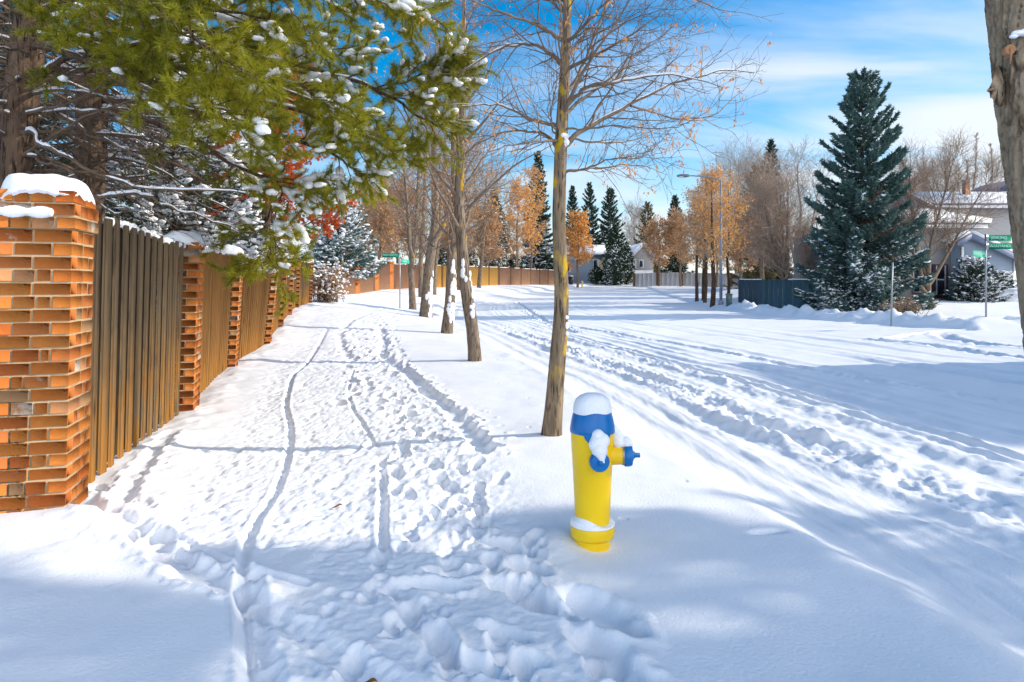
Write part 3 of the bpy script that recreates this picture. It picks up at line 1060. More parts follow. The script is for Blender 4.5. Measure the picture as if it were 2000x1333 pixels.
# ------------------------------------------------------------------ brick pillars and the board fence between them
PIL = [(-2.65, 4.05), (-3.53, 7.55), (-4.49, 11.05), (-5.15, 14.5), (-6.06, 18.0), (-6.95, 21.5), (-7.82, 25.0), (-8.36, 28.5)]
PTOP = [1.956, 1.865, 1.90, 1.976, 2.11, 2.24, 2.32, 2.33]
LEAN = [0.024, 0.03, 0.055, 0.10, 0.075, 0.05, 0.04, 0.035]
FD = nrm(np.array([-0.262, 0.965, 0.0]))       # along the fence
FN = np.array([FD[1], -FD[0], 0.0])            # towards the pavement
UP = np.array([0, 0, 1.0])
PW = 0.40


def shear(o, lean, z0):
    me = o.data
    n = len(me.vertices)
    v = np.empty(n * 3, np.float32)
    me.vertices.foreach_get('co', v)
    v = v.reshape(-1, 3)
    v[:, 0] += (v[:, 2] - z0) * lean
    me.vertices.foreach_set('co', v.ravel())
    me.update()


def meta_blob(name, parent, pts, rads, sq=(1, 1, 1), res=0.012):
    """one soft lump made of overlapping balls, fused by voxel remesh"""
    mb = MB()
    for p, r in zip(pts, rads):
        r = np.broadcast_to(np.asarray(r, float), (3,))
        add_blobs(mb, [p], [r], X=[[1, 0, 0]], sub=3, jit=0.0)
    o = mb.build(name, SNOW, parent, smooth=True)
    rm = o.modifiers.new('fuse', 'REMESH')
    rm.mode = 'VOXEL'
    rm.voxel_size = res
    rm.use_smooth_shade = True
    sm = o.modifiers.new('soft', 'SMOOTH')
    sm.factor = 0.6
    sm.iterations = 4
    return o


def make_pillar(i, label):
    x, y = PIL[i]
    top = PTOP[i]
    base = top - 1.95
    r = thing('brick_pillar', label, 'pillar', (x, y, base), 'brick pillars of the fence')
    corner = np.array([x, y, base])            # near corner on the pavement side
    ctr = corner + FD * PW / 2 - FN * PW / 2
    mb = MB()
    ncr = 25
    h = 1.95 / ncr
    joint = 0.011
    Cs, As, ax = [], [], []
    for c in range(ncr):
        zc = base + (c + 0.5) * h
        grow = 0.018 if c >= ncr - 3 and c < ncr - 1 else (0.006 if c == ncr - 1 else 0.0)
        w = PW / 2 + grow
        d = 0.095
        for side in range(4):
            # face normal n, tangent t
            n_, t_ = [(-FD, FN), (FN, FD), (FD, -FN), (-FN, -FD)][side]
            odd = (c + side) % 2
            if odd:
                ed = [-w, -w + (2 * w) * 0.5, w]
            else:
                ed = [-w + d + joint, -w + 2 * w * 0.27 + 0.0, -w + 2 * w * 0.74, w - d - joint]
                ed = [-w + d + joint, w - d - joint] if rng.random() < 0.15 else [-w + d + joint, 0.02 * rng.normal(), w - d - joint]
            jt = 0.5 * joint
            for k in range(len(ed) - 1):
                a0, a1 = ed[k] + (jt if k else 0), ed[k + 1] - (jt if k < len(ed) - 2 else 0)
                out = rng.normal(0, 0.0007)
                cc = ctr + n_ * (w - d / 2 + out) + t_ * (a0 + a1) / 2
                Cs.append([cc[0], cc[1], zc + rng.normal(0, 0.0012)])
                As.append([(a1 - a0) / 2, d / 2, (h - joint) / 2 + rng.normal(0, 0.0008)])
                ax.append((t_, n_))
    X = np.array([a[0] for a in ax])
    Y = np.array([a[1] for a in ax])
    add_cboxes(mb, Cs, As, X, Y, UP, 0.0022)
    b = mb.build('brickwork', BRICK, r)
    m2 = MB()
    w = PW / 2 - 0.0025
    add_cboxes(m2, [ctr + UP * (0.97)], [[w, w, 0.965]], FN, FD, UP, 0.004)
    add_cboxes(m2, [ctr + UP * (1.95 - 2 * h)], [[w + 0.017, w + 0.017, h - 0.002]], FN, FD, UP, 0.004)
    c = m2.build('mortar_core', MORTAR, r)
    # rounded loaf of snow on top
    n = 28
    u = np.linspace(-1, 1, n)
    U, Vv = np.meshgrid(u, u, indexing='ij')
    e = 3.2
    rr = (np.abs(U) ** e + np.abs(Vv) ** e) ** (1 / e)
    hs_ = 0.135 * np.clip(1 - rr ** 3.0, 0, 1) ** 0.55 * (0.85 + 0.5 * fbm(U * 1.2 + i * 9, Vv * 1.2, 2, 7))
    m = np.maximum(np.abs(U), np.abs(Vv))
    L = np.hypot(U, Vv) + 1e-9
    f = m / L
    sq = 0.55 + 0.45 * (f / f.max())
    ww = PW / 2 + 0.028
    Pw = ctr[None, None] + FN * (U * ww * (1 - 0.12 * (L / 1.414) ** 4))[..., None] + FD * (Vv * ww * (1 - 0.12 * (L / 1.414) ** 4))[..., None]
    lip = 0.03 * np.clip(rr - 0.85, 0, 1) / 0.15 * (0.6 + 1.4 * np.clip(fbm(U * 2.5 + i, Vv * 2.5, 3, 8), -0.3, 1))
    Pw[..., 2] = top + 0.004 + hs_ - lip
    q = []
    for a in range(n - 1):
        for bb in range(n - 1):
            k = a * n + bb
            q.append([k, k + n, k + n + 1, k + 1])
    ms = MB()
    ms.add(Pw.reshape(-1, 3), q)
    Pb = Pw.copy()
    Pb[..., 2] = top - 0.012
    # closing skirt
    ring = [a * n for a in range(n)] + [(n - 1) * n + b_ for b_ in range(1, n)] + [a * n + n - 1 for a in range(n - 2, -1, -1)] + [b_ for b_ in range(n - 2, 0, -1)]
    R0 = Pw.reshape(-1, 3)[ring]
    R1 = R0.copy()
    R1[:, 2] -= 0.02
    R1[:, :2] = ctr[:2] + (R1[:, :2] - ctr[:2]) * 0.93
    k = len(ring)
    ms.add(np.r_[R0, R1], [[j, (j + 1) % k, k + (j + 1) % k, k + j] for j in range(k)])
    s = ms.build('snow_cap', SNOW, r, smooth=True)
    if i == 0:                                  # snow lodged on the corbel ledge of the front face
        t = np.linspace(-0.22, 0.085, 16)
        pt = [ctr - FD * (PW / 2 + 0.010) + FN * a + UP * (1.95 - 2 * h + 0.020) for a in t]
        meta_blob('ledge_snow', r, pt, [np.array([0.026, 0.022, 0.020 + 0.020 * abs(math.sin(a * 23 + 0.7))]) for a in t], res=0.006)
    for o in r.children:
        shear(o, LEAN[i], 0.0)
    return r


pl_labels = ['big orange brick pillar nearest the camera with a loaf of snow on top', 'brick pillar second from the camera, at the end of the nearest board panel',
             'third brick pillar along the fence, half hidden by pine twigs', 'leaning fourth brick pillar of the receding fence', 'leaning fifth brick pillar of the receding fence',
             'narrow sixth brick pillar with a lit edge, far along the path', 'seventh brick pillar with a snow cap, under the spruce branches', 'last brick pillar of the fence, beside the snowy shrub']
for i in range(8):
    make_pillar(i, pl_labels[i])


def make_panel(i, p0, p1, z0, z1, t0, t1, l0, l1, mat, label, name='board_fence_panel', group='weathered board panels between brick pillars', pitch=0.205, bw=0.09):
    p0, p1 = np.array([*p0, 0.0]), np.array([*p1, 0.0])
    L = np.linalg.norm(p1 - p0)
    d = (p1 - p0) / L
    nn = np.array([d[1], -d[0], 0])
    r = thing(name, label, 'fence panel', (p0[0], p0[1], z0), group)
    n = max(2, int(L / pitch))
    ph = L / n
    Cf, Af, Cb, Ab, sh = [], [], [], [], []
    for k in range(n):
        for back in (0, 1):
            s = (k + (0.5 if back else 0.05)) * ph + rng.normal(0, 0.006)
            if s < 0.03 or s > L - 0.03:
                continue
            u = s / L
            zb, ztp = z0 + (z1 - z0) * u, t0 + (t1 - t0) * u
            ztp += rng.normal(0, 0.02)
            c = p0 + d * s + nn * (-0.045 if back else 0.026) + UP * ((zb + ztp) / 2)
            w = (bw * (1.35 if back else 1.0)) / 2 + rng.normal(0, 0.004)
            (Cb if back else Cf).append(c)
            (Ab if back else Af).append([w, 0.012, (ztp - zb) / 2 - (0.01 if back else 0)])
    yaw = rng.normal(0, 0.05, len(Cf))
    X = np.array([d * math.cos(a) + nn * math.sin(a) for a in yaw])
    Y = np.array([-d * math.sin(a) + nn * math.cos(a) for a in yaw])
    mb = MB()
    add_cboxes(mb, Cf, Af, X, Y, UP, 0.003)
    o1 = mb.build('boards', mat, r)
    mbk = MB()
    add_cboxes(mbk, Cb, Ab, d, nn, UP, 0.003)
    o4 = mbk.build('recessed_boards', WOOD_RECESS_SHADE if mat in (WOOD_OLD, WOOD_ORANGE) else mat, r)
    m2 = MB()
    for f in (0.16, 0.84):
        za = z0 + (t0 - z0) * f
        zb = z1 + (t1 - z1) * f
        c = (p0 + p1) / 2 - nn * 0.085 + UP * (za + zb) / 2
        ax = nrm((p1 - p0) + UP * (zb - za))
        add_cboxes(m2, [c], [[L / 2 - 0.01, 0.019, 0.045]], ax, nn, np.cross(ax, nn), 0.003)
    o2 = m2.build('rail', mat, r)
    ms = MB()
    k = max(4, int(L / 0.07))
    u = (np.arange(k) + 0.5) / k
    keep = fbm(u * L * 1.3 + i * 5, u * 0, 3, 14) > -0.08
    keep[:max(2, k // 6)] = True
    P = p0 + d * (u * L)[:, None] + UP * (t0 + (t1 - t0) * u + 0.004)[:, None] - nn * 0.008
    P = P[keep]
    add_blobs(ms, P + rng.normal(0, 0.006, P.shape), np.c_[np.full(len(P), 0.055), np.full(len(P), 0.032), 0.020 + 0.022 * rng.random(len(P))], X=np.repeat(d[None], len(P), 0), sub=1, jit=0.08)
    o3 = ms.build('snow_strip', SNOW, r, smooth=True)
    for o in (o1, o2, o3, o4):
        me = o.data
        v = np.empty(len(me.vertices) * 3, np.float32)
        me.vertices.foreach_get('co', v)
        v = v.reshape(-1, 3)
        wpos = v + np.array([p0[0], p0[1], 0])
        u = np.clip(((wpos - p0) @ d) / L, 0, 1)
        v[:, 0] += (l0 + (l1 - l0) * u) * v[:, 2]
        me.vertices.foreach_set('co', v.ravel())
        me.update()
    return r


fp_labels = ['grey weathered board panel right behind the big brick pillar', 'dark brown board panel between the second and third brick pillars', 'brown board panel between the third and fourth brick pillars',
             'short-looking board panel behind the leaning fourth brick pillar', 'board panel behind the leaning fifth brick pillar', 'thin-looking board panel behind the sixth brick pillar', 'grey boards between the last two brick pillars']
for i in range(7):
    a = np.array([*PIL[i], 0]) + FD * (PW + 0.012)
    b = np.array([*PIL[i + 1], 0]) - FD * 0.012
    off = -FN * 0.15
    za, zb = gz(*a[:2]) - 0.12, gz(*b[:2]) - 0.12
    make_panel(i, (a + off)[:2], (b + off)[:2], za, zb, PTOP[i] - 0.06, PTOP[i + 1] - 0.05, LEAN[i], LEAN[i + 1], WOOD_OLD if i in (0, 6) else WOOD_ORANGE, fp_labels[i], pitch=0.2 if i < 1 else 0.17)

# ------------------------------------------------------------------ fire hydrant
hx, hy = gp(1157, 1064)
hz = gz(hx, hy) - 0.02
hyd = thing('fire_hydrant', 'yellow fire hydrant with blue bonnet and caps, snow heaped on its top', 'hydrant', (hx, hy, hz))
HC = np.array([hx, hy, hz])


def Hlathe(prof, mat, name, parent=hyd, c=(0, 0, 0), axis=(0, 0, 1), n=40, cap=True, smooth=True):
    mb = MB()
    lathe(mb, prof, n, HC + np.array(c), axis, cap)
    o = mb.build(name, mat, parent, smooth=smooth)
    if smooth:
        m = o.modifiers.new('edge', 'EDGE_SPLIT')
        m.split_angle = math.radians(38)
    return o


barrel = Hlathe([(0.093, 0.12), (0.0945, 0.16), (0.098, 0.26), (0.106, 0.42), (0.113, 0.54), (0.1165, 0.60), (0.1185, 0.64), (0.1185, 0.652)], YELLOW, 'barrel')
Hlathe([(0.096, -0.2), (0.096, 0.055), (0.102, 0.06), (0.114, 0.068), (0.119, 0.078), (0.119, 0.128), (0.113, 0.136), (0.094, 0.139)], YELLOW, 'base_flange')
bon = Hlathe([(0.121, 0.63), (0.1225, 0.636), (0.121, 0.655), (0.113, 0.70), (0.104, 0.735), (0.098, 0.748), (0.06, 0.765), (0.03, 0.77), (0.03, 0.80), (0.0, 0.80)], BLUE, 'bonnet', cap=False)
# arched blue shield round the front outlet
mb = MB()
na, nz_ = 24, 6
aa = np.linspace(-0.62, 0.62, na)
rows = []
for a in aa:
    lowz = 0.632 - 0.0 - 0.0
    arch = 0.632 - 0.055 * max(0.0, math.cos(a / 0.62 * math.pi / 2)) ** 0.6
    for z in np.linspace(arch, 0.64, nz_):
        ang = -math.pi / 2 + 0.13 + a
        rr = 0.1205 + (z - 0.6) * 0.01
        rows.append(HC + np.array([rr * math.cos(ang), rr * math.sin(ang), z]))
q = [[i * nz_ + j, (i + 1) * nz_ + j, (i + 1) * nz_ + j + 1, i * nz_ + j + 1] for i in range(na - 1) for j in range(nz_ - 1)]
mb.add(rows, q)
sh_ = mb.build('blue_collar', BLUE, hyd, smooth=True)
so_ = sh_.modifiers.new('thick', 'SOLIDIFY')
so_.thickness = 0.004
so_.offset = 1
# outlets
fa = -math.pi / 2 + 0.13
fdir = np.array([math.cos(fa), math.sin(fa), 0])
ra = -0.07
rdir = np.array([math.cos(ra), math.sin(ra), 0])
fz, rz = 0.505, 0.505
Hlathe([(0.052, 0.07), (0.05, 0.105), (0.046, 0.118), (0.046, 0.135)], YELLOW, 'front_outlet', c=(0, 0, fz), axis=fdir)
fc = Hlathe([(0.050, 0.128), (0.052, 0.132), (0.052, 0.162), (0.047, 0.17), (0.018, 0.172), (0.018, 0.176), (0.0, 0.176)], BLUE, 'outlet_cap', c=(0, 0, fz), axis=fdir, n=32, cap=False)
Hlathe([(0.015, 0.17), (0.014, 0.19), (0.0, 0.19)], BLUE, 'cap_nut', parent=fc, c=(0, 0, fz), axis=fdir, n=5, cap=False, smooth=False)
Hlathe([(0.058, 0.08), (0.052, 0.115), (0.050, 0.14), (0.050, 0.168), (0.044, 0.168), (0.044, 0.18)], YELLOW, 'side_outlet', c=(0, 0, rz), axis=rdir)
Hlathe([(0.053, 0.160), (0.053, 0.170)], METAL, 'gasket_ring', c=(0, 0, rz), axis=rdir)
rc = Hlathe([(0.058, 0.172), (0.060, 0.175), (0.059, 0.20), (0.053, 0.213), (0.024, 0.217), (0.0, 0.217)], BLUE, 'outlet_cap', c=(0, 0, rz), axis=rdir, cap=False, n=32)
Hlathe([(0.022, 0.214), (0.020, 0.228), (0.014, 0.230), (0.0135, 0.255), (0.0, 0.257)], BLUE, 'cap_nut', parent=rc, c=(0, 0, rz), axis=rdir, n=5, cap=False, smooth=False)
Hlathe([(0.030, 0.20), (0.032, 0.215), (0.026, 0.221)], BLUE, 'nut_collar', parent=rc, c=(0, 0, rz), axis=rdir, n=6, smooth=False)
# snow
prof = [(0.099, 0.728), (0.103, 0.735), (0.1025, 0.755), (0.097, 0.785), (0.087, 0.808), (0.068, 0.826), (0.045, 0.836), (0.02, 0.839), (0.0, 0.84)]
ms = MB()
lathe(ms, prof, 40, HC, (0, 0, 1), False)
v = ms.v[0]
ang = np.arctan2(v[:, 1] - hy, v[:, 0] - hx)
v[:, :2] = HC[:2] + (v[:, :2] - HC[:2]) * (1 + 0.025 * np.sin(2 * ang + 1) + 0.015 * np.sin(5 * ang))[:, None]
ms.build('snow_dome', SNOW, hyd, smooth=True)


fo = HC + fdir * 0.15
sdv = np.array([-fdir[1], fdir[0], 0])
meta_blob('outlet_snow', hyd, [fo + UP * (0.565), fo + UP * 0.60 - fdir * 0.025, fo + UP * 0.635 - fdir * 0.03, fo + UP * 0.61 + sdv * 0.02 - fdir * 0.02, fo + UP * 0.535 + fdir * 0.012 + sdv * 0.006, fo + UP * 0.51 + fdir * 0.022 + sdv * 0.008, fo + UP * 0.59 - sdv * 0.02 - fdir * 0.015],
          [0.042, 0.046, 0.034, 0.04, 0.024, 0.015, 0.034], res=0.0055)
ro = HC + rdir * 0.16
meta_blob('outlet_snow', hyd, [ro + UP * 0.575 - rdir * 0.02, ro + UP * 0.575 + rdir * 0.02, ro + UP * 0.61 - rdir * 0.03, ro + UP * 0.645 - rdir * 0.05, ro + UP * 0.565 + rdir * 0.035, ro + UP * 0.68 - rdir * 0.06],
          [0.035, 0.032, 0.034, 0.027, 0.022, 0.018], res=0.0055)
# snow lying on the base flange, deeper on the left
na = 48
ms = MB()
ring = []
for k in range(na):
    a = 2 * math.pi * k / na
    hh = 0.010 + 0.034 * max(0, math.cos(a - math.radians(200))) ** 1.5 + 0.008 * math.sin(3 * a + 1)
    for rr, zz in ((0.121, 0.128), (0.1215, 0.137), (0.113, 0.137 + hh * 0.55), (0.099, 0.137 + hh), (0.086, 0.137 + hh * 1.12)):
        ring.append(HC + np.array([rr * math.cos(a), rr * math.sin(a), zz + 0.004]))
q = [[(k * 5 + j), ((k + 1) % na) * 5 + j, ((k + 1) % na) * 5 + j + 1, k * 5 + j + 1] for k in range(na) for j in range(4)]
ms.add(ring, q)
ms.build('flange_snow', SNOW, hyd, smooth=True)


# ------------------------------------------------------------------ street-name signs
def text_part(s, size, mat, parent, loc, rotz, flip=False):
    cu = bpy.data.curves.new('lettering', 'FONT')
    cu.body = s
    cu.size = size
    cu.align_x = 'CENTER'
    cu.align_y = 'CENTER'
    cu.extrude = 0.001
    tmp = bpy.data.objects.new('lettering', cu)
    me = bpy.data.meshes.new_from_object(tmp)
    bpy.data.objects.remove(tmp)
    me.materials.clear()
    me.materials.append(mat)
    o = bpy.data.objects.new('lettering', me)
    o.parent = parent
    o.location = loc
    o.rotation_euler = (math.radians(90), 0, rotz)
    COL.objects.link(o)
    return o


def sign_post(px, py, d, h, blades, label, lean=0.0, name='street_sign'):
    x = (px - 1000) / F * d
    z = zt(x, d) - 0.05
    r = thing(name, label, 'street sign' if blades else 'post', (x, d, z))
    mb = MB()
    P = np.array([[x, d, z - 0.2], [x + lean * h / 2, d, z + h / 2], [x + lean * h, d, z + h]])
    add_tubes(mb, P, np.array([0.03, 0.03, 0.03]), 10, cap=True)
    mb.build('pole', METAL, r, smooth=False)
    for (z0, ln, hh, yaw, side, txt, mat) in blades:
        m = MB()
        x0, x1 = (0.04, 0.04 + ln) if side > 0 else (-0.04 - ln, -0.04)
        org = np.array([x + lean * z0, d - 0.035, z + z0])
        cbox(m, x0, x1, -0.006, 0.006, -hh / 2, hh / 2, 0.003, rot=yaw, org=org)
        b = m.build('name_blade', mat, r)
        mt = MB()
        cbox(mt, x0 - 0.05 * side if side > 0 else x1 - 0.0, x0 + 0.04 if side > 0 else x1 + 0.05, -0.012, 0.012, -hh / 2 - 0.01, hh / 2 + 0.01, 0.003, rot=yaw, org=org)
        mt.build('bracket', METAL, r)
        cx = (x0 + x1) / 2
        lp = np.array([cx * math.cos(yaw) + 0.0075 * math.sin(yaw), cx * math.sin(yaw) - 0.0075 * math.cos(yaw), 0]) + org - np.array([x, d, z])
        tp = text_part(txt, hh * 0.66, WHITE, b, lp, yaw)
        wid = max(v.co.x for v in tp.data.vertices) - min(v.co.x for v in tp.data.vertices)
        if wid > ln * 0.9:
            tp.scale = (ln * 0.9 / wid, 1, 1)
    return r


sign_post(1926, 648, 24.0, 2.98, [(2.84, 0.82, 0.21, 0.0, 1, 'JOALING', GREEN), (2.55, 1.10, 0.21, 0.0, 1, 'WANYANDI RD', GREEN), (2.27, 0.86, 0.21, math.radians(30), -1, 'WANYANDI WY', GREENL)],
          'metal street sign with three green name blades in front of the grey house', lean=-0.006)
sign_post(1740, 625, 25.6, 2.45, [], 'bare metal post standing in the snowbank before the blue spruce', lean=0.025, name='metal_post')
sign_post(781, 590, 33.0, 2.75, [(2.62, 0.80, 0.20, 0.0, -1, 'WANYANDI RD', GREEN), (2.32, 0.62, 0.20, math.radians(55), 1, 'WAY', GREENL)],
          'street sign with two green blades by the path near the row of trees', name='street_sign')

# fallen leaves on the snow
for k, (px, py, s, lb) in enumerate([(659, 980, 0.035, 'curled orange leaf lying on the sunlit trodden path'), (722, 1322, 0.028, 'small brown leaf lying on the shaded snow at the bottom edge')]):
    x, y = gp(px, py)
    z = zt(x, y)
    u = np.linspace(-1, 1, 9)
    v = np.linspace(-1, 1, 5)
    Uu, Vw = np.meshgrid(u, v, indexing='ij')
    wv = np.clip(1 - np.abs(Uu) ** 2.2, 0.02, 1) * 0.5
    P = np.stack([x + Uu * s, y + Vw * wv * s, z + 0.012 + 0.5 * s * (np.abs(Vw) ** 1.5) * wv + 0.25 * s * np.sin(Uu * 2.4)], -1).reshape(-1, 3)
    q = [[a * 5 + b, (a + 1) * 5 + b, (a + 1) * 5 + b + 1, a * 5 + b + 1] for a in range(8) for b in range(4)]
    mb = MB()
    mb.add(P, q)
    o = mb.build('fallen_leaf', CEDARDIRT, loc=(x, y, z), smooth=True)
    sm = o.modifiers.new('thick', 'SOLIDIFY')
    sm.thickness = 0.001
    tagit(o, lb, 'leaf')

# ------------------------------------------------------------------ tree growing
def grow(st, di, L, r0, r1, k, wob=0.12, up=0.0, power=1.0):
    n = len(st)
    L = np.broadcast_to(np.asarray(L, float), (n,))
    r0 = np.broadcast_to(np.asarray(r0, float), (n,))
    r1 = np.broadcast_to(np.asarray(r1, float), (n,))
    d = nrm(np.asarray(di, float))
    P = [np.asarray(st, float)]
    upv = np.zeros((n, 3))
    upv[:, 2] = up
    for _ in range(k - 1):
        d = nrm(d + wob * rng.standard_normal((n, 3)) + upv)
        P.append(P[-1] + d * (L / (k - 1))[:, None])
    t = np.linspace(0, 1, k) ** power
    return np.stack(P, 1), r0[:, None] * (1 - t) + r1[:, None] * t


def spawn(P, R, m, t0=0.25, t1=1.0, ang=(35, 60), rf=0.6, flat=0.0):
    """m children per parent: start, direction, radius, parent fraction"""
    n, k = R.shape
    u = (np.arange(m)[None] + rng.uniform(0.1, 0.9, (n, m))) / m
    t = t0 + (t1 - t0) * u
    f = t * (k - 1)
    i = np.minimum(f.astype(int), k - 2)
    w = (f - i)[..., None]
    ar = np.arange(n)[:, None]
    p = P[ar, i] * (1 - w) + P[ar, i + 1] * w
    T = nrm(P[ar, i + 1] - P[ar, i])
    rad = (R[ar, i] * (1 - w[..., 0]) + R[ar, i + 1] * w[..., 0]) * rf
    a = np.radians(rng.uniform(ang[0], ang[1], (n, m)))[..., None]
    ref = np.where(np.abs(T[..., 2:3]) < 0.9, np.array([0, 0, 1.0]), np.array([1.0, 0, 0]))
    N = nrm(np.cross(T, ref))
    B = np.cross(N, T)
    az = (np.arange(m)[None] * 2.4 + rng.uniform(0, 6.28, (n, 1)) + rng.normal(0, 0.5, (n, m)))[..., None]
    D = np.cos(a) * T + np.sin(a) * (np.cos(az) * N + np.sin(az) * B * (1 - flat))
    return p.reshape(-1, 3), nrm(D).reshape(-1, 3), rad.reshape(-1), t.reshape(-1)


def snow_tubes(mb, P, R, s=6, grain=5.0, thr=-0.05, amount=0.85):
    """snow lying along the upper side of branches, broken where it has fallen off"""
    n, k = R.shape
    T = nrm(np.gradient(P, axis=1))
    hor = np.clip(1.15 - np.abs(T[..., 2]) * 1.25, 0, 1)
    sN = np.concatenate([[0.0], np.cumsum(np.linalg.norm(np.diff(P, axis=1), axis=-1).mean(0))])
    nz = np.stack([vnoise(sN * grain + 13.7 * i, np.zeros(k) + i * 3.1, 5) for i in range(n)])
    on = sstep(thr, thr + 0.18, nz) * hor
    Rs = R * amount * on
    Rs[:, 0] *= 0.4
    Q = P.copy()
    Q[..., 2] += R * (0.25 + 0.55 * on)
    add_tubes(mb, Q, np.maximum(Rs, 1e-4), s)


def img_path(pts, d, k, wob=0.0):
    """control points (photo x, photo y[, distance]) -> smooth 3D path"""
    Q = [at(p[0], p[1], p[2] if len(p) > 2 else d) for p in pts]
    return smooth_path(Q, k)


def roughen(P, amp, scale=1.0):
    k = len(P)
    t = np.linspace(0, 1, k) * k * 0.35
    sd = rng.uniform(0, 90)
    return P + amp * np.stack([vnoise(t * scale + sd, t * 0, 1), vnoise(t * scale + sd, t * 0 + 5, 2), vnoise(t * scale + sd, t * 0 + 9, 3)], -1)


def trunk_mesh(P, rad, s=24, k=90, rough=0.05, flare=0.0, seed=0, furrow=14):
    P = smooth_path(P, k)
    r = np.interp(np.linspace(0, 1, k), np.linspace(0, 1, len(rad)), rad)
    V, Fc = tubes(P, r, s)
    V = V.reshape(k, s, 3)
    a = np.arange(s) / s
    t = np.concatenate([[0], np.cumsum(np.linalg.norm(np.diff(P, axis=0), axis=1))])
    A, T = np.meshgrid(a, t)
    per = 0.5 - 0.5 * np.cos(A * 2 * math.pi)
    nz = fbm(np.cos(A * 6.283) * furrow * 0.3 + 20, np.sin(A * 6.283) * furrow * 0.3 + T * 0.9 + seed, 3, seed + 2)
    nz2 = fbm(np.cos(A * 6.283) * 0.8 + 4, np.sin(A * 6.283) * 0.8 + T * 1.3 + seed, 2, seed + 9)
    m = 1 + rough * 1.2 * nz + rough * 2.0 * nz2
    if flare:
        m = m + flare * np.exp(-T / 0.16) * (1 + 0.5 * np.cos(A * 6.283 * 4 + seed))
    V = P[:, None] + (V - P[:, None]) * m[..., None]
    return V.reshape(-1, 3), Fc, P, r


# ------------------------------------------------------------------ the ash tree beside the hydrant
D1 = 6.3
bx1, by1 = gp(1075, 850)
t1 = thing('ash_tree', 'tall bare ash tree right behind the fire hydrant, snow along its limbs', 'tree', (bx1, by1, gz(bx1, by1)))
TP = [(1076, 872), (1077, 845), (1083, 780), (1090, 690), (1096, 600), (1094, 500), (1092, 420), (1095, 300), (1097, 250), (1101, 180), (1105, 100), (1108, 0), (1112, -120), (1106, -260), (1110, -420)]
mb = MB()
V, Fc, P1, r1 = trunk_mesh([at(*p, D1) for p in TP], [0.094, 0.089, 0.081, 0.075, 0.066, 0.062, 0.061, 0.059, 0.056, 0.050, 0.044, 0.036, 0.028, 0.019, 0.008], s=28, k=160, rough=0.055, flare=0.16, furrow=16)
mb.add(V, Fc)
mb.build('trunk', BARK_ASH, t1, smooth=True)
LIMBS = [
    ([(1099, 130), (1090, 118), (1076, 105), (1049, 90), (1015, 88), (978, 96), (934, 118), (895, 150)], 0.026, 0.006, 0.5, 1),
    ([(1104, 84), (1082, 69), (1049, 51), (1001, 32), (961, 17), (927, 2), (880, -25)], 0.022, 0.005, -0.5, 0),
    ([(1094, 247), (1062, 241), (1028, 230), (991, 211), (951, 204), (905, 207)], 0.020, 0.005, 0.7, 1),
    ([(1090, 292), (1080, 278), (1060, 262), (1035, 258), (984, 260), (934, 280), (890, 312)], 0.019, 0.004, 1.0, 0),
    ([(1092, 276), (1075, 276), (1035, 279), (981, 287), (930, 305)], 0.014, 0.003, -0.9, 0),
    ([(1100, 288), (1112, 278), (1130, 260), (1163, 241), (1194, 223), (1224, 206), (1251, 193), (1288, 174), (1322, 162), (1373, 149), (1417, 138), (1474, 143)], 0.030, 0.004, 0.6, 2),
    ([(1104, 212), (1118, 195), (1136, 179), (1163, 165), (1204, 161), (1245, 152), (1305, 145), (1356, 154), (1410, 172)], 0.024, 0.003, -0.6, 1),
    ([(1232, 206), (1255, 213), (1271, 220), (1315, 231), (1356, 231), (1400, 220), (1427, 196), (1452, 178)], 0.012, 0.003, 1.0, 0),
    ([(1100, 252), (1143, 252), (1187, 248), (1238, 248), (1305, 250), (1349, 241)], 0.011, 0.002, -1.2, 0),
    ([(1100, 268), (1153, 277), (1197, 280), (1238, 274), (1272, 257), (1295, 226)], 0.012, 0.002, 1.3, 0),
    ([(1096, 338), (1143, 329), (1187, 314), (1238, 309), (1312, 306)], 0.012, 0.002, -0.3, 0),
    ([(1096, 336), (1130, 332), (1170, 328), (1221, 322), (1265, 328), (1305, 342)], 0.011, 0.002, 0.8, 0),
    ([(1104, 180), (1116, 170), (1133, 142), (1150, 98), (1167, 51), (1187, 0), (1200, -80), (1230, -180)], 0.019, 0.004, 0.5, 0),
    ([(1101, 182), (1104, 165), (1098, 135), (1093, 84), (1094, 34), (1090, -30), (1070, -120)], 0.016, 0.004, -0.6, 0),
    ([(1106, 82), (1120, 73), (1150, 41), (1180, 7), (1220, -50), (1270, -100)], 0.020, 0.004, -0.8, 0),
    ([(1090, 272), (1076, 240), (1080, 200), (1088, 160), (1085, 110)], 0.009, 0.002, 0.5, 0),
    ([(1092, 262), (1072, 232), (1074, 190), (1090, 150)], 0.008, 0.002, -0.5, 0),
    ([(1150, 246), (1170, 209), (1201, 162), (1224, 118), (1268, 88), (1305, 61), (1339, 20)], 0.012, 0.002, 0.4, 0),
    ([(1150, 98), (1187, 68), (1238, 37), (1288, 20), (1345, 18)], 0.010, 0.002, -0.5, 0),
    ([(1201, 162), (1225, 125), (1250, 100), (1300, 78), (1366, 66)], 0.008, 0.002, 0.6, 0),
    ([(1107, 30), (1080, 5), (1030, -30), (960, -60), (900, -100)], 0.018, 0.004, 0.7, 0),
    ([(1107, 10), (1150, -40), (1230, -60), (1320, -20), (1400, 15), (1440, 25)], 0.016, 0.003, 0.6, 0),
]
ml, msn, mtw, mks = MB(), MB(), MB(), MB()
LP, LR = [], []
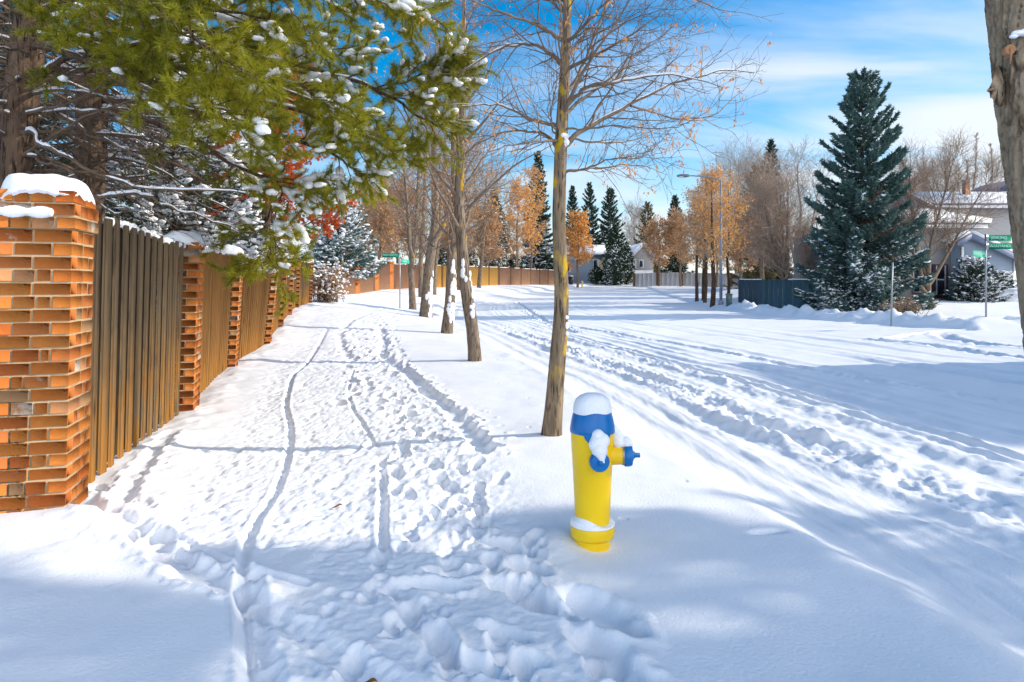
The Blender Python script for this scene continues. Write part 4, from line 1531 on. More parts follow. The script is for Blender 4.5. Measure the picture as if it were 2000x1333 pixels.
for pts, ra, rb, dd, sn in LIMBS:
    m = len(pts)
    Q = np.array([at(p[0], p[1], D1 + dd * (j / (m - 1)) ** 1.2) for j, p in enumerate(pts)])
    P = roughen(smooth_path(Q, 36), 0.02, 1.4)
    R = ra + (rb - ra) * np.linspace(0, 1, 36) ** 0.8
    LP.append(P)
    LR.append(R)
    if sn:
        snow_tubes(msn, P[None], R[None] * (1.25 if sn else 1), 7, grain=2.6, thr=-0.22 if sn == 2 else -0.05, amount=1.1)
# limbs towards and away from the viewer give the crown its depth
s_, d_, r_, t_ = spawn(P1[None], r1[None], 26, 0.58, 0.97, (45, 75), rf=0.42)
keep = np.abs(d_[:, 1]) > 0.45
P, R = grow(s_[keep], d_[keep], rng.uniform(0.8, 1.7, keep.sum()), np.minimum(r_[keep], 0.02), 0.003, 36, 0.05, 0.012)
for a, b in zip(P, R):
    LP.append(a)
    LR.append(b)
LP, LR = np.stack(LP), np.stack(LR)
add_tubes(ml, LP, LR, 8)
ml.build('limbs', BARK_LIMB, t1, smooth=True)
s_, d_, r_, t_ = spawn(LP, LR, 15, 0.18, 1.0, (28, 62), rf=0.5)
P2, R2 = grow(s_, d_, rng.uniform(0.22, 0.72, len(s_)) * (1.15 - 0.5 * t_), np.clip(r_, 0.0022, 0.008), 0.0016, 9, 0.10, 0.02)
add_tubes(mtw, P2, R2, 5)
s_, d_, r_, t_ = spawn(P2, R2, 4, 0.25, 1.0, (25, 60), rf=0.7)
P3, R3 = grow(s_, d_, rng.uniform(0.08, 0.30, len(s_)), np.clip(r_, 0.0016, 0.003), 0.0012, 5, 0.12, 0.0)
add_tubes(mtw, P3, R3, 4)
mtw.build('twigs', BARK_TWIG, t1, smooth=True)
snow_tubes(msn, P2[::6], R2[::6] * 1.3, 5, grain=6, thr=0.12, amount=0.9)
msn.build('branch_snow', SNOW, t1, smooth=True)
# seed keys in hanging bunches
tips = P3[:, -1]
sel = tips[(rng.random(len(tips)) < 0.15)]
keep = vnoise(sel[:, 0] * 1.6, sel[:, 2] * 1.6, 7) > -0.05
sel = sel[keep]
pts = np.repeat(sel, 7, 0) + rng.normal(0, 0.022, (len(sel) * 7, 3)) - np.array([0, 0, 0.03])
add_leaves(mks, pts, 0.0165, hang=1.6, aspect=2.6)
mks.build('seed_keys', KEYS, t1)
# snow stuck to the trunk
mp_ = MB()
for py, off, s in [(632, 0.8, (0.018, 0.02, 0.035)), (620, 0.7, (0.016, 0.02, 0.02)), (655, 0.85, (0.012, 0.015, 0.02)), (268, 0.6, (0.035, 0.03, 0.03)), (282, 0.75, (0.03, 0.03, 0.035)), (248, 0.3, (0.02, 0.02, 0.018))]:
    j = int(np.argmin(np.abs(P1[:, 2] - at(0, py, D1)[2])))
    c = P1[j] + np.array([off * r1[j], -0.6 * r1[j], 0])
    add_blobs(mp_, [c, c + rng.normal(0, 0.015, 3)], [s, np.array(s) * 0.7], sub=2, jit=0.05)
mp_.build('stuck_snow', SNOW, t1, smooth=True)


# ------------------------------------------------------------------ the row of street trees along the verge
def leafless_tree(name, label, cat, base, trunk_pts, trunk_r, mats, group=None, n1=16, n2=9, n3=6, n4=0, l1=1.6, l2=0.8, l3=0.35, t0=0.45, ang1=(38, 62), up=0.03, leaves=None, leaf_n=0, leaf_size=0.05, snow=None, sides=(16, 7, 4, 3), min_r=0.0025, twig_r=0.006, taper=0.5, hang=0.4, flare=0.1, max_l=0.035, forks=()):
    r = thing(name, label, cat, base, group)
    mb = MB()
    V, Fc, P, rr = trunk_mesh(trunk_pts, trunk_r, s=sides[0], k=48, rough=0.05, flare=flare, seed=int(rng.integers(99)))
    mb.add(V, Fc)
    P0, R0 = P[None], rr[None]
    for fp, fr in forks:
        V, Fc, Pf, rf_ = trunk_mesh(fp, fr, s=sides[0], k=48, rough=0.05, seed=int(rng.integers(99)))
        mb.add(V, Fc)
        P0 = np.concatenate([P0, Pf[None]])
        R0 = np.concatenate([R0, rf_[None]])
    mb.build('trunk', mats[0], r, smooth=True)
    s_, d_, r_, t_ = spawn(P0, R0, n1, t0, 0.985, ang1, rf=taper)
    ln = l1 * rng.uniform(0.7, 1.2, len(s_)) * (1.0 - 0.55 * ((t_ - t0) / (1 - t0)) ** 1.5)
    Pa, Ra = grow(s_, d_, ln, np.clip(r_, min_r * 1.5, max_l), min_r, 12, 0.09, up)
    ml = MB()
    add_tubes(ml, Pa, Ra, sides[1])
    s_, d_, r_, t_ = spawn(Pa, Ra, n2, 0.15, 1.0, (28, 58), rf=0.6)
    Pb, Rb = grow(s_, d_, l2 * rng.uniform(0.5, 1.2, len(s_)) * (1.2 - 0.6 * t_), np.clip(r_, min_r, twig_r * 1.6), min_r * 0.8, 7, 0.12, up * 0.7)
    add_tubes(ml, Pb, Rb, sides[2])
    ml.build('branches', mats[1], r, smooth=True)
    mt = MB()
    s_, d_, r_, t_ = spawn(Pb, Rb, n3, 0.15, 1.0, (25, 60), rf=0.7)
    Pc, Rc = grow(s_, d_, l3 * rng.uniform(0.5, 1.2, len(s_)), np.clip(r_, min_r * 0.8, twig_r), min_r * 0.6, 4, 0.14, up * 0.5)
    add_tubes(mt, Pc, Rc, sides[3])
    last = Pc
    if n4:
        s_, d_, r_, t_ = spawn(Pc, Rc, n4, 0.2, 1.0, (25, 60), rf=0.7)
        Pd, Rd = grow(s_, d_, l3 * 0.6 * rng.uniform(0.5, 1.2, len(s_)), np.clip(r_, min_r * 0.6, twig_r), min_r * 0.5, 3, 0.14, 0)
        add_tubes(mt, Pd, Rd, 3)
        last = Pd
    mt.build('twigs', mats[2], r)
    if leaves is not None and leaf_n:
        pts = last.reshape(-1, 3)
        i = rng.integers(0, len(pts), leaf_n)
        p = pts[i] + rng.normal(0, leaf_size * 0.6, (leaf_n, 3))
        mlf = MB()
        add_leaves(mlf, p, leaf_size, hang=hang)
        mlf.build('leaves', leaves, r)
    if snow:
        ms = MB()
        snow_tubes(ms, Pa, Ra * 1.05, 5, grain=2.2, thr=snow, amount=0.9)
        snow_tubes(ms, Pb[::2], Rb[::2] * 1.15, 4, grain=3, thr=snow + 0.02, amount=0.9)
        ms.build('branch_snow', SNOW, r, smooth=True)
    return r, P, rr


def trunk_snow(r, P, rr, z0, z1, n, side=1, size=0.05):
    """thin wind-plastered crusts on the weather side of a trunk"""
    ms = MB()
    for c_ in range(max(2, n // 4)):
        zc = z0 + (z1 - z0) * rng.random()
        ac = rng.normal(0, 0.35) + (-0.75 if side > 0 else -2.2)
        for _ in range(7):
            z = zc + rng.normal(0, 0.10) * (size / 0.05)
            j = int(np.argmin(np.abs(P[:, 2] - z)))
            a = ac + rng.normal(0, 0.22)
            o = np.array([math.cos(a), math.sin(a), 0])
            c = P[j] + rr[j] * 1.0 * o
            c[2] = z
            add_blobs(ms, [c], [np.array([size * 0.6, 0.016, size * rng.uniform(0.7, 1.5)])], X=[[-math.sin(a), math.cos(a), 0]], sub=2, jit=0.08)
    ms.build('stuck_snow', SNOW, r, smooth=True)


GR = 'street trees in a row along the verge'
RM = (BARK_ROW, BARK_LIMB, BARK_TWIG)


def row_tree(px, py, pts, widths, label, **kw):
    x, d = gp(px, py)
    z = gz(x, d)
    P = [at(px, py + 22 * 1333 / 1333 * 6 / d, d)] + [at(p[0], p[1], d + (p[2] if len(p) > 2 else 0)) for p in pts]
    pm = F / d
    P[0] = np.array([x, d, z - 0.12])
    rr = [w / 2 / pm for w in widths]
    return leafless_tree('street_tree', label, 'tree', (x, d, z), P, rr, RM, GR, **kw)


r, P, rr = row_tree(928, 705, [(927, 690), (922, 640), (914, 590), (906, 530), (901, 470), (897, 410), (899, 330), (903, 250), (905, 150), (906, 40), (909, -90), (912, -230)],
                    [27, 26, 24, 23.5, 23, 22, 21, 17, 14, 11, 8, 5, 2], 'second nearest whole tree, its trunk leaning left with stuck snow and lichen', n1=22, n2=9, n3=4, l1=2.3, l2=0.85, l3=0.35, t0=0.40, leaves=KEYS, leaf_n=1144, leaf_size=0.028, hang=1.5, snow=0.02, twig_r=0.004, min_r=0.0028)
trunk_snow(r, P, rr, 0.55, 1.9, 12, 1, 0.05)
r, P, rr = row_tree(873, 652, [(874, 640), (879, 590), (881, 540), (883, 490), (885, 455), (888, 400), (886, 300), (884, 200), (880, 90), (884, -30)],
                    [24, 23, 20, 19, 17.5, 16, 13, 10, 7, 4, 2], 'third tree of the row, its trunk plastered with snow on the sunny side', n1=26, n2=8, n3=4, l1=2.3, l2=0.9, l3=0.4, t0=0.33, leaves=KEYS, leaf_n=1100, leaf_size=0.036, hang=1.5, snow=0.02, twig_r=0.005, min_r=0.0035)
trunk_snow(r, P, rr, 0.3, 2.2, 34, 1, 0.07)
r, P, rr = row_tree(831, 620, [(832, 608), (834, 570), (838, 520), (846, 470), (850, 430), (848, 350), (846, 260), (850, 160), (852, 60)],
                    [28, 25, 21, 19, 17, 15, 11, 8, 5, 2], 'forked tree of the row with a snow drift climbing its foot', n1=24, n2=8, n3=4, l1=2.6, l2=1.1, l3=0.45, t0=0.33, leaves=LEAF_T, leaf_n=990, leaf_size=0.045, snow=0.05, twig_r=0.006, min_r=0.0045,
                    forks=[([at(844, 480, 25.6), at(866, 440, 25.8), at(884, 390, 26.0), at(896, 320, 26.4), at(902, 230, 26.8)], [0.12, 0.10, 0.08, 0.05, 0.02])])
trunk_snow(r, P, rr, 0.3, 1.6, 22, 1, 0.10)
row_tree(806, 605, [(806, 595), (804, 560), (803, 520), (806, 490), (812, 450), (816, 380), (818, 300), (815, 200)], [15, 14, 12, 12, 11, 9, 7, 5, 2],
         'slim forked tree of the row next to the green path sign', n1=22, n2=8, n3=4, l1=2.4, l2=1.1, l3=0.45, t0=0.33, leaves=LEAF_T, leaf_n=420, leaf_size=0.05, snow=0.05, twig_r=0.007, min_r=0.005,
         forks=[([at(806, 505, 30), at(800, 480, 30), at(797, 420, 30.3), at(790, 340, 30.5), at(785, 260, 31)], [0.11, 0.09, 0.075, 0.05, 0.02])])
row_tree(822, 582, [(822, 575), (822, 540), (822, 500), (826, 440), (830, 360), (832, 280), (836, 210)], [10, 10, 9, 8.5, 8, 6, 4, 2],
         'thin row tree standing between the two forked ones, before the fence end', n1=20, n2=8, n3=6, l1=2.6, l2=1.2, l3=0.5, t0=0.36, leaves=LEAF_T, leaf_n=420, leaf_size=0.055, snow=0.06, twig_r=0.008, min_r=0.006)
row_tree(847, 575, [(847, 570), (848, 540), (852, 500), (858, 450), (862, 380), (868, 300), (872, 230)], [12, 11, 10, 9.5, 8.5, 7, 5, 2],
         'tree of the row before the golden fence, left of the snow plastered trunk', n1=20, n2=8, n3=6, l1=2.8, l2=1.3, l3=0.5, t0=0.36, leaves=LEAF_T, leaf_n=500, leaf_size=0.06, snow=0.06, twig_r=0.009, min_r=0.007)
row_tree(897, 567, [(897, 562), (896, 540), (895, 510), (896, 470), (900, 400), (902, 330), (904, 270)], [9, 8.5, 8, 7.5, 7, 5.5, 4, 2],
         'thin dark tree of the row before the golden fence, right of the snow plastered trunk', n1=20, n2=8, n3=6, l1=3.0, l2=1.3, l3=0.55, t0=0.36, leaves=LEAF_T, leaf_n=550, leaf_size=0.065, snow=0.08, twig_r=0.010, min_r=0.008)
row_tree(936, 563, [(936, 558), (938, 535), (941, 505), (944, 470), (947, 420), (950, 350)], [9, 8.5, 8, 7, 6, 4, 2],
         'farthest tree of the row, where the golden fence turns brown', n1=20, n2=8, n3=6, l1=3.0, l2=1.3, l3=0.55, t0=0.36, leaves=LEAF_T, leaf_n=600, leaf_size=0.07, snow=0.1, twig_r=0.011, min_r=0.009)


# ------------------------------------------------------------------ pines overhanging the fence
def pine_tufts(mn, P, D, n=62, L=0.10, w=0.0055):
    k = len(P)
    a = np.repeat(P, n, 0)
    d = np.repeat(nrm(D), n, 0)
    o = rng.random((k * n, 1))
    dirs = nrm(d * (0.35 + 0.9 * o) + rng.standard_normal((k * n, 3)) * 0.62)
    st = a - d * rng.uniform(0, 0.07, (k * n, 1))
    add_tris(mn, st, dirs, L * rng.uniform(0.7, 1.15, k * n), w)


def pine(label, trunk, tr, limbs, dead, d0, loc, loadsnow=0.5, extra_dead=60):
    r = thing('pine_tree', label, 'tree', loc, 'pines behind the board fence')
    mb = MB()
    V, Fc, P, rr = trunk_mesh([np.array([loc[0], loc[1], loc[2] - 0.1])] + [at(*p, d0) for p in trunk], tr, s=28, k=110, rough=0.07, flare=0.15, seed=4)
    mb.add(V, Fc)
    mb.build('trunk', BARK_PINE, r, smooth=True)
    ml, mn, ms, md = MB(), MB(), MB(), MB()
    K = 30
    if limbs:
        LPp, LRr = [], []
        for pts, ra, rb in limbs:
            Q = roughen(smooth_path([at(*p) for p in pts], K), 0.05, 1.2)
            LPp.append(Q)
            LRr.append(ra + (rb - ra) * np.linspace(0, 1, K) ** 0.8)
        LPp, LRr = np.stack(LPp), np.stack(LRr)
        add_tubes(ml, LPp, LRr, 8)
        snow_tubes(ms, LPp, LRr * 1.1, 7, grain=3.0, thr=-0.12, amount=0.95)
        s_, d_, r_, t_ = spawn(LPp, LRr, 17, 0.22, 1.0, (35, 68), rf=0.55, flat=0.35)
        d_[:, 2] = d_[:, 2] * 0.6 - 0.05
        Pb, Rb = grow(s_, d_, rng.uniform(0.35, 0.85, len(s_)) * (1.15 - 0.45 * t_), np.clip(r_, 0.004, 0.012), 0.0035, 8, 0.10, 0.01)
        add_tubes(ml, Pb, Rb, 5)
        s_, d_, r_, t_ = spawn(Pb, Rb, 6, 0.25, 1.0, (25, 60), rf=0.8)
        Pc, Rc = grow(s_, d_, rng.uniform(0.10, 0.28, len(s_)), 0.0035, 0.0025, 4, 0.10, 0.03)
        add_tubes(ml, Pc, Rc, 4)
        tp = np.concatenate([Pc[:, -1], Pb[:, -1], Pc[:, 2], LPp[:, -1]])
        td = np.concatenate([Pc[:, -1] - Pc[:, -2], Pb[:, -1] - Pb[:, -2], Pc[:, 2] - Pc[:, 1], LPp[:, -1] - LPp[:, -2]])
        pine_tufts(mn, tp, td)
        # snow pillows on the tufts
        wb = rng.random(len(Pb)) < 1.15 * loadsnow * np.clip(0.75 + 1.6 * vnoise(Pb[:, -1, 0] * 1.1 + 4, Pb[:, -1, 2] * 1.4, 77), 0.1, 1)
        for j in range(3, 8):
            m_ = wb & (rng.random(len(Pb)) < 0.85)
            q_ = Pb[m_, j] + UP * 0.032 + rng.normal(0, 0.012, (m_.sum(), 3))
            s_z = rng.uniform(0.03, 0.055, len(q_))
            add_blobs(ms, q_, np.c_[s_z * 1.9, s_z * 1.15, s_z * 0.75], X=(Pb[m_, j] - Pb[m_, j - 1]) * np.array([1, 1, 0.8]) + 1e-4, sub=1, jit=0.10)
        wgt = rng.random(len(tp)) < 0.22 * loadsnow * np.clip(0.45 + 1.3 * vnoise(tp[:, 0] * 1.1 + 4, tp[:, 2] * 1.4, 77), 0.1, 1)
        sp = tp[wgt] + np.array([0, 0, 0.030])
        n = len(sp)
        sz = rng.uniform(0.024, 0.06, n)
        add_blobs(ms, sp, np.c_[sz * 1.35, sz, sz * 0.55], X=td[wgt] * np.array([1, 1, 0.5]) + 1e-4, sub=1, jit=0.13)
        add_blobs(ms, sp + rng.normal(0, 0.03, (n, 3)) * np.array([1, 1, 0.3]), np.c_[sz * 0.7, sz * 0.6, sz * 0.4], sub=1, jit=0.15)
    # dead lower limbs and their tangle of twigs
    if dead:
        DPp, DRr = [], []
        for pts, ra, rb in dead:
            DPp.append(roughen(smooth_path([at(*p) for p in pts], K), 0.06, 1.5))
            DRr.append(ra + (rb - ra) * np.linspace(0, 1, K))
        DPp, DRr = np.stack(DPp), np.stack(DRr)
        add_tubes(md, DPp, DRr, 7)
        snow_tubes(ms, DPp, DRr * 1.15, 7, grain=3.5, thr=-0.18, amount=1.0)
    else:
        DPp, DRr = np.zeros((0, K, 3)), np.zeros((0, K))
    s_, d_, r_, t_ = spawn(P[None], rr[None], extra_dead, 0.18, 0.75, (70, 105), rf=0.16)
    Pe, Re = grow(s_, d_, rng.uniform(0.8, 2.4, len(s_)), np.clip(r_, 0.008, 0.022), 0.004, K, 0.05, -0.012)
    add_tubes(md, Pe, Re, 6)
    snow_tubes(ms, Pe, Re * 1.05, 6, grain=2.5, thr=0.02, amount=0.85)
    A, Bq = np.concatenate([DPp, Pe]), np.concatenate([DRr, Re])
    s_, d_, r_, t_ = spawn(A, Bq, 10, 0.12, 1.0, (30, 75), rf=0.45)
    Pf, Rf = grow(s_, d_, rng.uniform(0.2, 0.75, len(s_)), np.clip(r_, 0.002, 0.005), 0.0016, 8, 0.15, -0.02)
    add_tubes(md, Pf, Rf, 4)
    s_, d_, r_, t_ = spawn(Pf, Rf, 4, 0.2, 1.0, (30, 70), rf=0.7)
    Pg, Rg = grow(s_, d_, rng.uniform(0.08, 0.28, len(s_)), 0.0018, 0.0012, 4, 0.16, -0.02)
    add_tubes(md, Pg, Rg, 3)
    snow_tubes(ms, Pf[::3], Rf[::3] * 1.6, 4, grain=7, thr=0.08, amount=1.0)
    if limbs:
        ml.build('limbs', BARK_PINE, r, smooth=True)
        mn.build('needles', PINE, r)
    md.build('dead_branches', TWIG_DEAD, r, smooth=True)
    ms.build('branch_snow', SNOW, r, smooth=True)
    return r


pine('thick pine behind the big brick pillar, sunlit green needles above snowy dead limbs',
     [(25, 420), (32, 300), (40, 200), (50, 110), (62, 20), (72, -80), (80, -220), (85, -400)], [0.17, 0.165, 0.16, 0.155, 0.15, 0.14, 0.13, 0.11, 0.07],
     [([(55, 150, 7), (110, 128, 6.8), (170, 106, 6.6), (270, 82, 6.2), (380, 62, 6.0), (470, 60, 5.9)], 0.040, 0.008),
      ([(60, 140, 7), (140, 138, 6.9), (300, 128, 6.8), (400, 147, 6.7), (520, 168, 6.6), (620, 200, 6.6), (700, 240, 6.6)], 0.045, 0.008),
      ([(62, 50, 7), (180, 20, 6.6), (300, 12, 6.2), (430, 25, 6.0), (560, 40, 6.0)], 0.04, 0.008),
      ([(64, 30, 7), (250, -40, 6.6), (420, -60, 6.4), (600, -40, 6.4), (720, -10, 6.6), (780, 5, 6.8), (835, 30, 7.0)], 0.045, 0.008),
      ([(66, 0, 7), (200, 0, 6.0), (300, 30, 5.6), (390, 80, 5.4), (440, 130, 5.4)], 0.036, 0.008),
      ([(68, -20, 7), (200, -70, 6.2), (340, -80, 5.8), (480, -50, 5.6), (580, -10, 5.6)], 0.036, 0.008),
      ([(60, 90, 7), (190, 130, 6.2), (330, 190, 5.9), (430, 215, 5.8), (520, 255, 5.8)], 0.032, 0.006),
      ([(60, 60, 7), (130, 75, 6.7), (190, 85, 6.4), (240, 100, 6.2), (290, 120, 6.1)], 0.028, 0.006)],
     [([(85, 205, 7), (160, 255, 6.7), (250, 290, 6.5), (310, 345, 6.3)], 0.022, 0.006),
      ([(30, 262, 7), (60, 262, 6.6), (85, 285, 6.3), (130, 300, 6.2), (200, 345, 6.1), (330, 372, 6.0), (480, 377, 6.0)], 0.026, 0.007),
      ([(40, 330, 7), (185, 380, 6.6), (280, 385, 6.5), (350, 410, 6.4), (460, 450, 6.4)], 0.026, 0.006),
      ([(50, 180, 7), (150, 180, 6.8), (300, 230, 6.6), (420, 250, 6.6)], 0.02, 0.005),
      ([(40, 240, 7), (-20, 200, 6.7), (-100, 190, 6.5)], 0.03, 0.008),
      ([(42, 230, 7), (200, 215, 6.6), (330, 270, 6.5), (430, 330, 6.5)], 0.018, 0.004),
      ([(42, 300, 7), (120, 330, 6.2), (210, 410, 6.0), (300, 420, 5.9)], 0.016, 0.004)],
     7.0, (-5.15, 7.0, gz(-5.15, 7.0)), loadsnow=0.20, extra_dead=46)
pine('darker second pine from the left, its long snowy boughs stretching over the path',
     [(172, 430), (176, 300), (179, 200), (182, 100), (186, 0), (190, -140), (192, -320)], [0.19, 0.185, 0.18, 0.175, 0.17, 0.155, 0.13, 0.08],
     [([(182, 105, 8.8), (350, 90, 8.5), (500, 108, 8.2), (620, 140, 8), (720, 172, 7.9), (785, 205, 7.9), (840, 238, 7.9), (862, 248, 7.9)], 0.05, 0.006),
      ([(184, 60, 8.8), (400, 30, 8.5), (560, 70, 8.3), (640, 100, 8.2), (690, 110, 8.2)], 0.045, 0.008),
      ([(700, 168, 8), (760, 172, 8), (810, 152, 8), (850, 128, 8), (870, 124, 8)], 0.016, 0.006),
      ([(760, 185, 8), (810, 190, 8), (840, 178, 8), (860, 168, 8)], 0.012, 0.005),
      ([(180, 190, 8.8), (330, 205, 8.4), (480, 245, 8), (600, 285, 7.9), (670, 315, 7.9), (715, 345, 7.9)], 0.045, 0.006),
      ([(180, 200, 8.8), (350, 262, 8.4), (480, 335, 8.0), (545, 352, 7.8), (600, 368, 7.8)], 0.04, 0.006),
      ([(182, 150, 8.8), (380, 170, 8.2), (560, 210, 7.9), (680, 255, 7.9), (735, 278, 7.9), (765, 300, 8)], 0.045, 0.006),
      ([(186, 20, 8.8), (450, -30, 8.6), (640, -20, 8.4), (740, 5, 8.4), (810, 15, 8.4)], 0.05, 0.008),
      ([(186, 0, 8.8), (380, 20, 9.2), (540, 60, 9.4), (650, 80, 9.6)], 0.045, 0.008),
      ([(182, 120, 8.8), (360, 130, 9.2), (520, 180, 9.5), (640, 240, 9.6), (700, 290, 9.7)], 0.045, 0.008),
      ([(183, 110, 8.8), (420, 140, 7.6), (560, 160, 7.2), (640, 200, 7.1), (690, 270, 7.1)], 0.04, 0.008),
      ([(560, 365, 8.0), (540, 420, 7.9), (528, 480, 7.8), (522, 515, 7.8)], 0.010, 0.004)],
     [([(180, 250, 8.8), (260, 270, 8.5), (360, 300, 8.3), (440, 330, 8.2)], 0.022, 0.005),
      ([(178, 300, 8.8), (300, 330, 8.5), (420, 400, 8.3), (520, 440, 8.2)], 0.022, 0.005)],
     8.8, (-5.5, 8.8, gz(-5.5, 8.8)), loadsnow=0.42, extra_dead=60)


# ------------------------------------------------------------------ spruces
def spruce(label, base, h, rad, needle, nb=220, sprays=70, nl=0.16, nw=0.05, snow=0.0, snow_lo=1.0, group=None, name='spruce_tree', droop=0.35, z0=0.04, power=0.85, trunkr=0.16, blobs=False, tip=0.28, seed_wob=0.10, snow_size=1.0, parts=True):
    base = np.array(base, float)
    r = thing(name, label, 'tree', base, group)
    mt = MB()
    add_tubes(mt, np.array([base + UP * (-0.2), base + UP * (h * 0.5), base + UP * (h * 0.995)]), np.array([trunkr, trunkr * 0.55, 0.012]), 9)
    u = (np.arange(nb) + rng.random(nb)) / nb
    f = z0 + (0.985 - z0) * (1 - (1 - u) ** 0.62 if power < 2 else u)
    f = z0 + (0.985 - z0) * u ** 1.25
    ln = rad * (1 - f) ** power * (0.66 + 0.46 * rng.random(nb)) + 0.02 * rad
    az = np.arange(nb) * 2.39996 + rng.normal(0, 0.25, nb)
    K = 9
    t = np.linspace(0, 1, K)
    rise = np.interp(f, [0, 0.35, 0.75, 1.0], [-0.42, -0.12, 0.35, 1.1]) * (droop / 0.35 if droop else 1)
    rise = np.where(rise > 0, np.interp(f, [0, 0.35, 0.75, 1.0], [-0.42, -0.12, 0.35, 1.1]), rise) + rng.normal(0, 0.08, nb)
    hd = np.c_[np.cos(az), np.sin(az), np.zeros(nb)]
    prof = rise[:, None] * t[None] * ln[:, None] + tip * (t[None] ** 2.6) * ln[:, None]
    P = base + hd[:, None] * (t[None, :, None] * ln[:, None, None]) + UP * (f * h)[:, None, None] + UP * prof[..., None]
    P[..., :2] += seed_wob * 0.5 * rng.standard_normal((nb, 1, 2)) * t[None, :, None] * ln[:, None, None]
    add_tubes(mt, P, (trunkr * 0.18 * (1 - f) + 0.008)[:, None] * (1 - 0.8 * t[None]), 4)
    mt.build('trunk', BARK_DARK, r)
    # needle sprays: fans along each bough
    cnt = np.maximum((sprays * np.sqrt(ln / rad)).astype(int), 10)
    bi = np.repeat(np.arange(nb), cnt)
    n = len(bi)
    tt = rng.beta(1.8, 1.05, n) * 0.98 + 0.02
    fi = tt * (K - 1)
    i = np.minimum(fi.astype(int), K - 2)
    w = (fi - i)[:, None]
    p = P[bi, i] * (1 - w) + P[bi, i + 1] * w
    T = nrm(P[bi, i + 1] - P[bi, i])
    sd = nrm(np.cross(T, UP))
    fan = ln[bi] * 0.21 * (1 - tt * 0.72)
    lat = rng.uniform(-1, 1, n)
    p = p + sd * (lat * fan * 0.8)[:, None] + T * (np.abs(lat) * fan * 0.5)[:, None] - UP * (rng.random(n) ** 1.5 * 0.14 * ln[bi] * (0.35 + 0.65 * (1 - f[bi])))[:, None]
    D = nrm(T + sd * (lat * 0.8)[:, None] + 0.38 * rng.standard_normal((n, 3)) - UP * 0.12)
    L = nl * (0.55 + 0.8 * rng.random(n)) * (0.6 + 0.4 * (1 - f[bi]))
    mn = MB()
    add_tris(mn, p, D, L, nw * (0.6 + 0.8 * rng.random(n)))
    add_tris(mn, p, nrm(D + 0.5 * rng.standard_normal((n, 3))), L * 0.8, nw)
    mn.build('needles', needle, r)
    if snow:
        pr = snow * np.where(f[bi] < snow_lo, 1.0, 0.10)
        pr = pr * np.clip(0.55 + 1.3 * vnoise(p[:, 0] * 0.9, p[:, 1] * 0.9 + p[:, 2] * 1.3, 21), 0, 1.2)
        m = rng.random(n) < pr
        ms = MB()
        q = p[m] + UP * (nl * 0.16)
        k = len(q)
        if blobs:
            s = rng.uniform(0.035, 0.085, k) * snow_size
            add_blobs(ms, q, np.c_[s * 1.5, s * 0.9, s * 0.5], X=D[m] * np.array([1, 1, 0.6]) + 1e-4, sub=1, jit=0.14)
        else:
            s = nl * 0.36 * rng.uniform(0.5, 1.1, k) * snow_size
            add_blobs(ms, q, np.c_[s * 1.5, s * 0.85, s * 0.45], X=D[m] * np.array([1, 1, 0.6]) + 1e-4, sub=0, jit=0.2)
        ms.build('branch_snow', SNOW, r, smooth=True)
    return r


def gbase(x, y, dz=-0.05):
    return (x, y, gz(x, y) + dz)


GS = 'snow laden conifers behind the fence'
spruce('spruce bough heavy with white snow pillows right behind the third fence panel', gbase(-6.1, 12.4), 6.4, 2.6, SPRUCE_G, z0=0.27, nb=230, sprays=95, nl=0.15, nw=0.035, snow=0.75, blobs=True, group=GS, droop=0.5, snow_size=0.85)
spruce('grey green spruce behind the fence between the pine boughs and the red leaved tree', gbase(-8.6, 19.5), 6.5, 2.7, SPRUCE_G, z0=0.2, nb=230, sprays=80, nl=0.17, nw=0.04, snow=0.55, blobs=True, group=GS, droop=0.5, snow_size=0.95)
spruce('snowy blue spruce whose low boughs hang over the last brick pillar and the shrub', gbase(-10.6, 27.0), 8.2, 2.9, SPRUCE_G, z0=0.2, nb=220, sprays=80, nl=0.2, nw=0.05, snow=0.5, blobs=True, group=GS, droop=0.55, snow_size=1.2)
spruce('snowy spruce at the corner above the brown fence, left of the green sign', gbase(-10.1, 39.6), 7.0, 3.1, SPRUCE_B, z0=0.22, nb=220, sprays=80, nl=0.24, nw=0.06, snow=0.3, blobs=True, group=GS, droop=0.55, snow_size=1.4)
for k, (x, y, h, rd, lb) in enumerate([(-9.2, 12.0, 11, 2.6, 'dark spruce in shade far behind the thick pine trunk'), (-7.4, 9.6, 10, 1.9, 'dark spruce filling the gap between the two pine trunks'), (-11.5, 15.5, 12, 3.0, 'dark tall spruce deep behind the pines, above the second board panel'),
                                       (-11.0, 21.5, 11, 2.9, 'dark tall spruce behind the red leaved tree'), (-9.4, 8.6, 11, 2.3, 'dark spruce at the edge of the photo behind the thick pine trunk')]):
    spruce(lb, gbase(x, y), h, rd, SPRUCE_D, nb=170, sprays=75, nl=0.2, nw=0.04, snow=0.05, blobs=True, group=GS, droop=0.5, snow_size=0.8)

# red-leaved tree behind the spruces
x, y = -6.0, 16.4
leafless_tree('maple_tree', 'tree with red orange leaves glowing behind the pine boughs', 'tree', gbase(x, y), [(x, y, gz(x, y) - .1), (x + .05, y, 1.6), (x + .1, y, 3.2), (x + .1, y, 4.8), (x + .2, y, 6.4)], [0.13, 0.12, 0.10, 0.06, 0.02],
              (BARK_DARK, BARK_DARK, BARK_TWIG), n1=22, n2=8, n3=4, l1=2.5, l2=1.0, l3=0.4, t0=0.3, leaves=LEAF_R, leaf_n=16000, leaf_size=0.065)

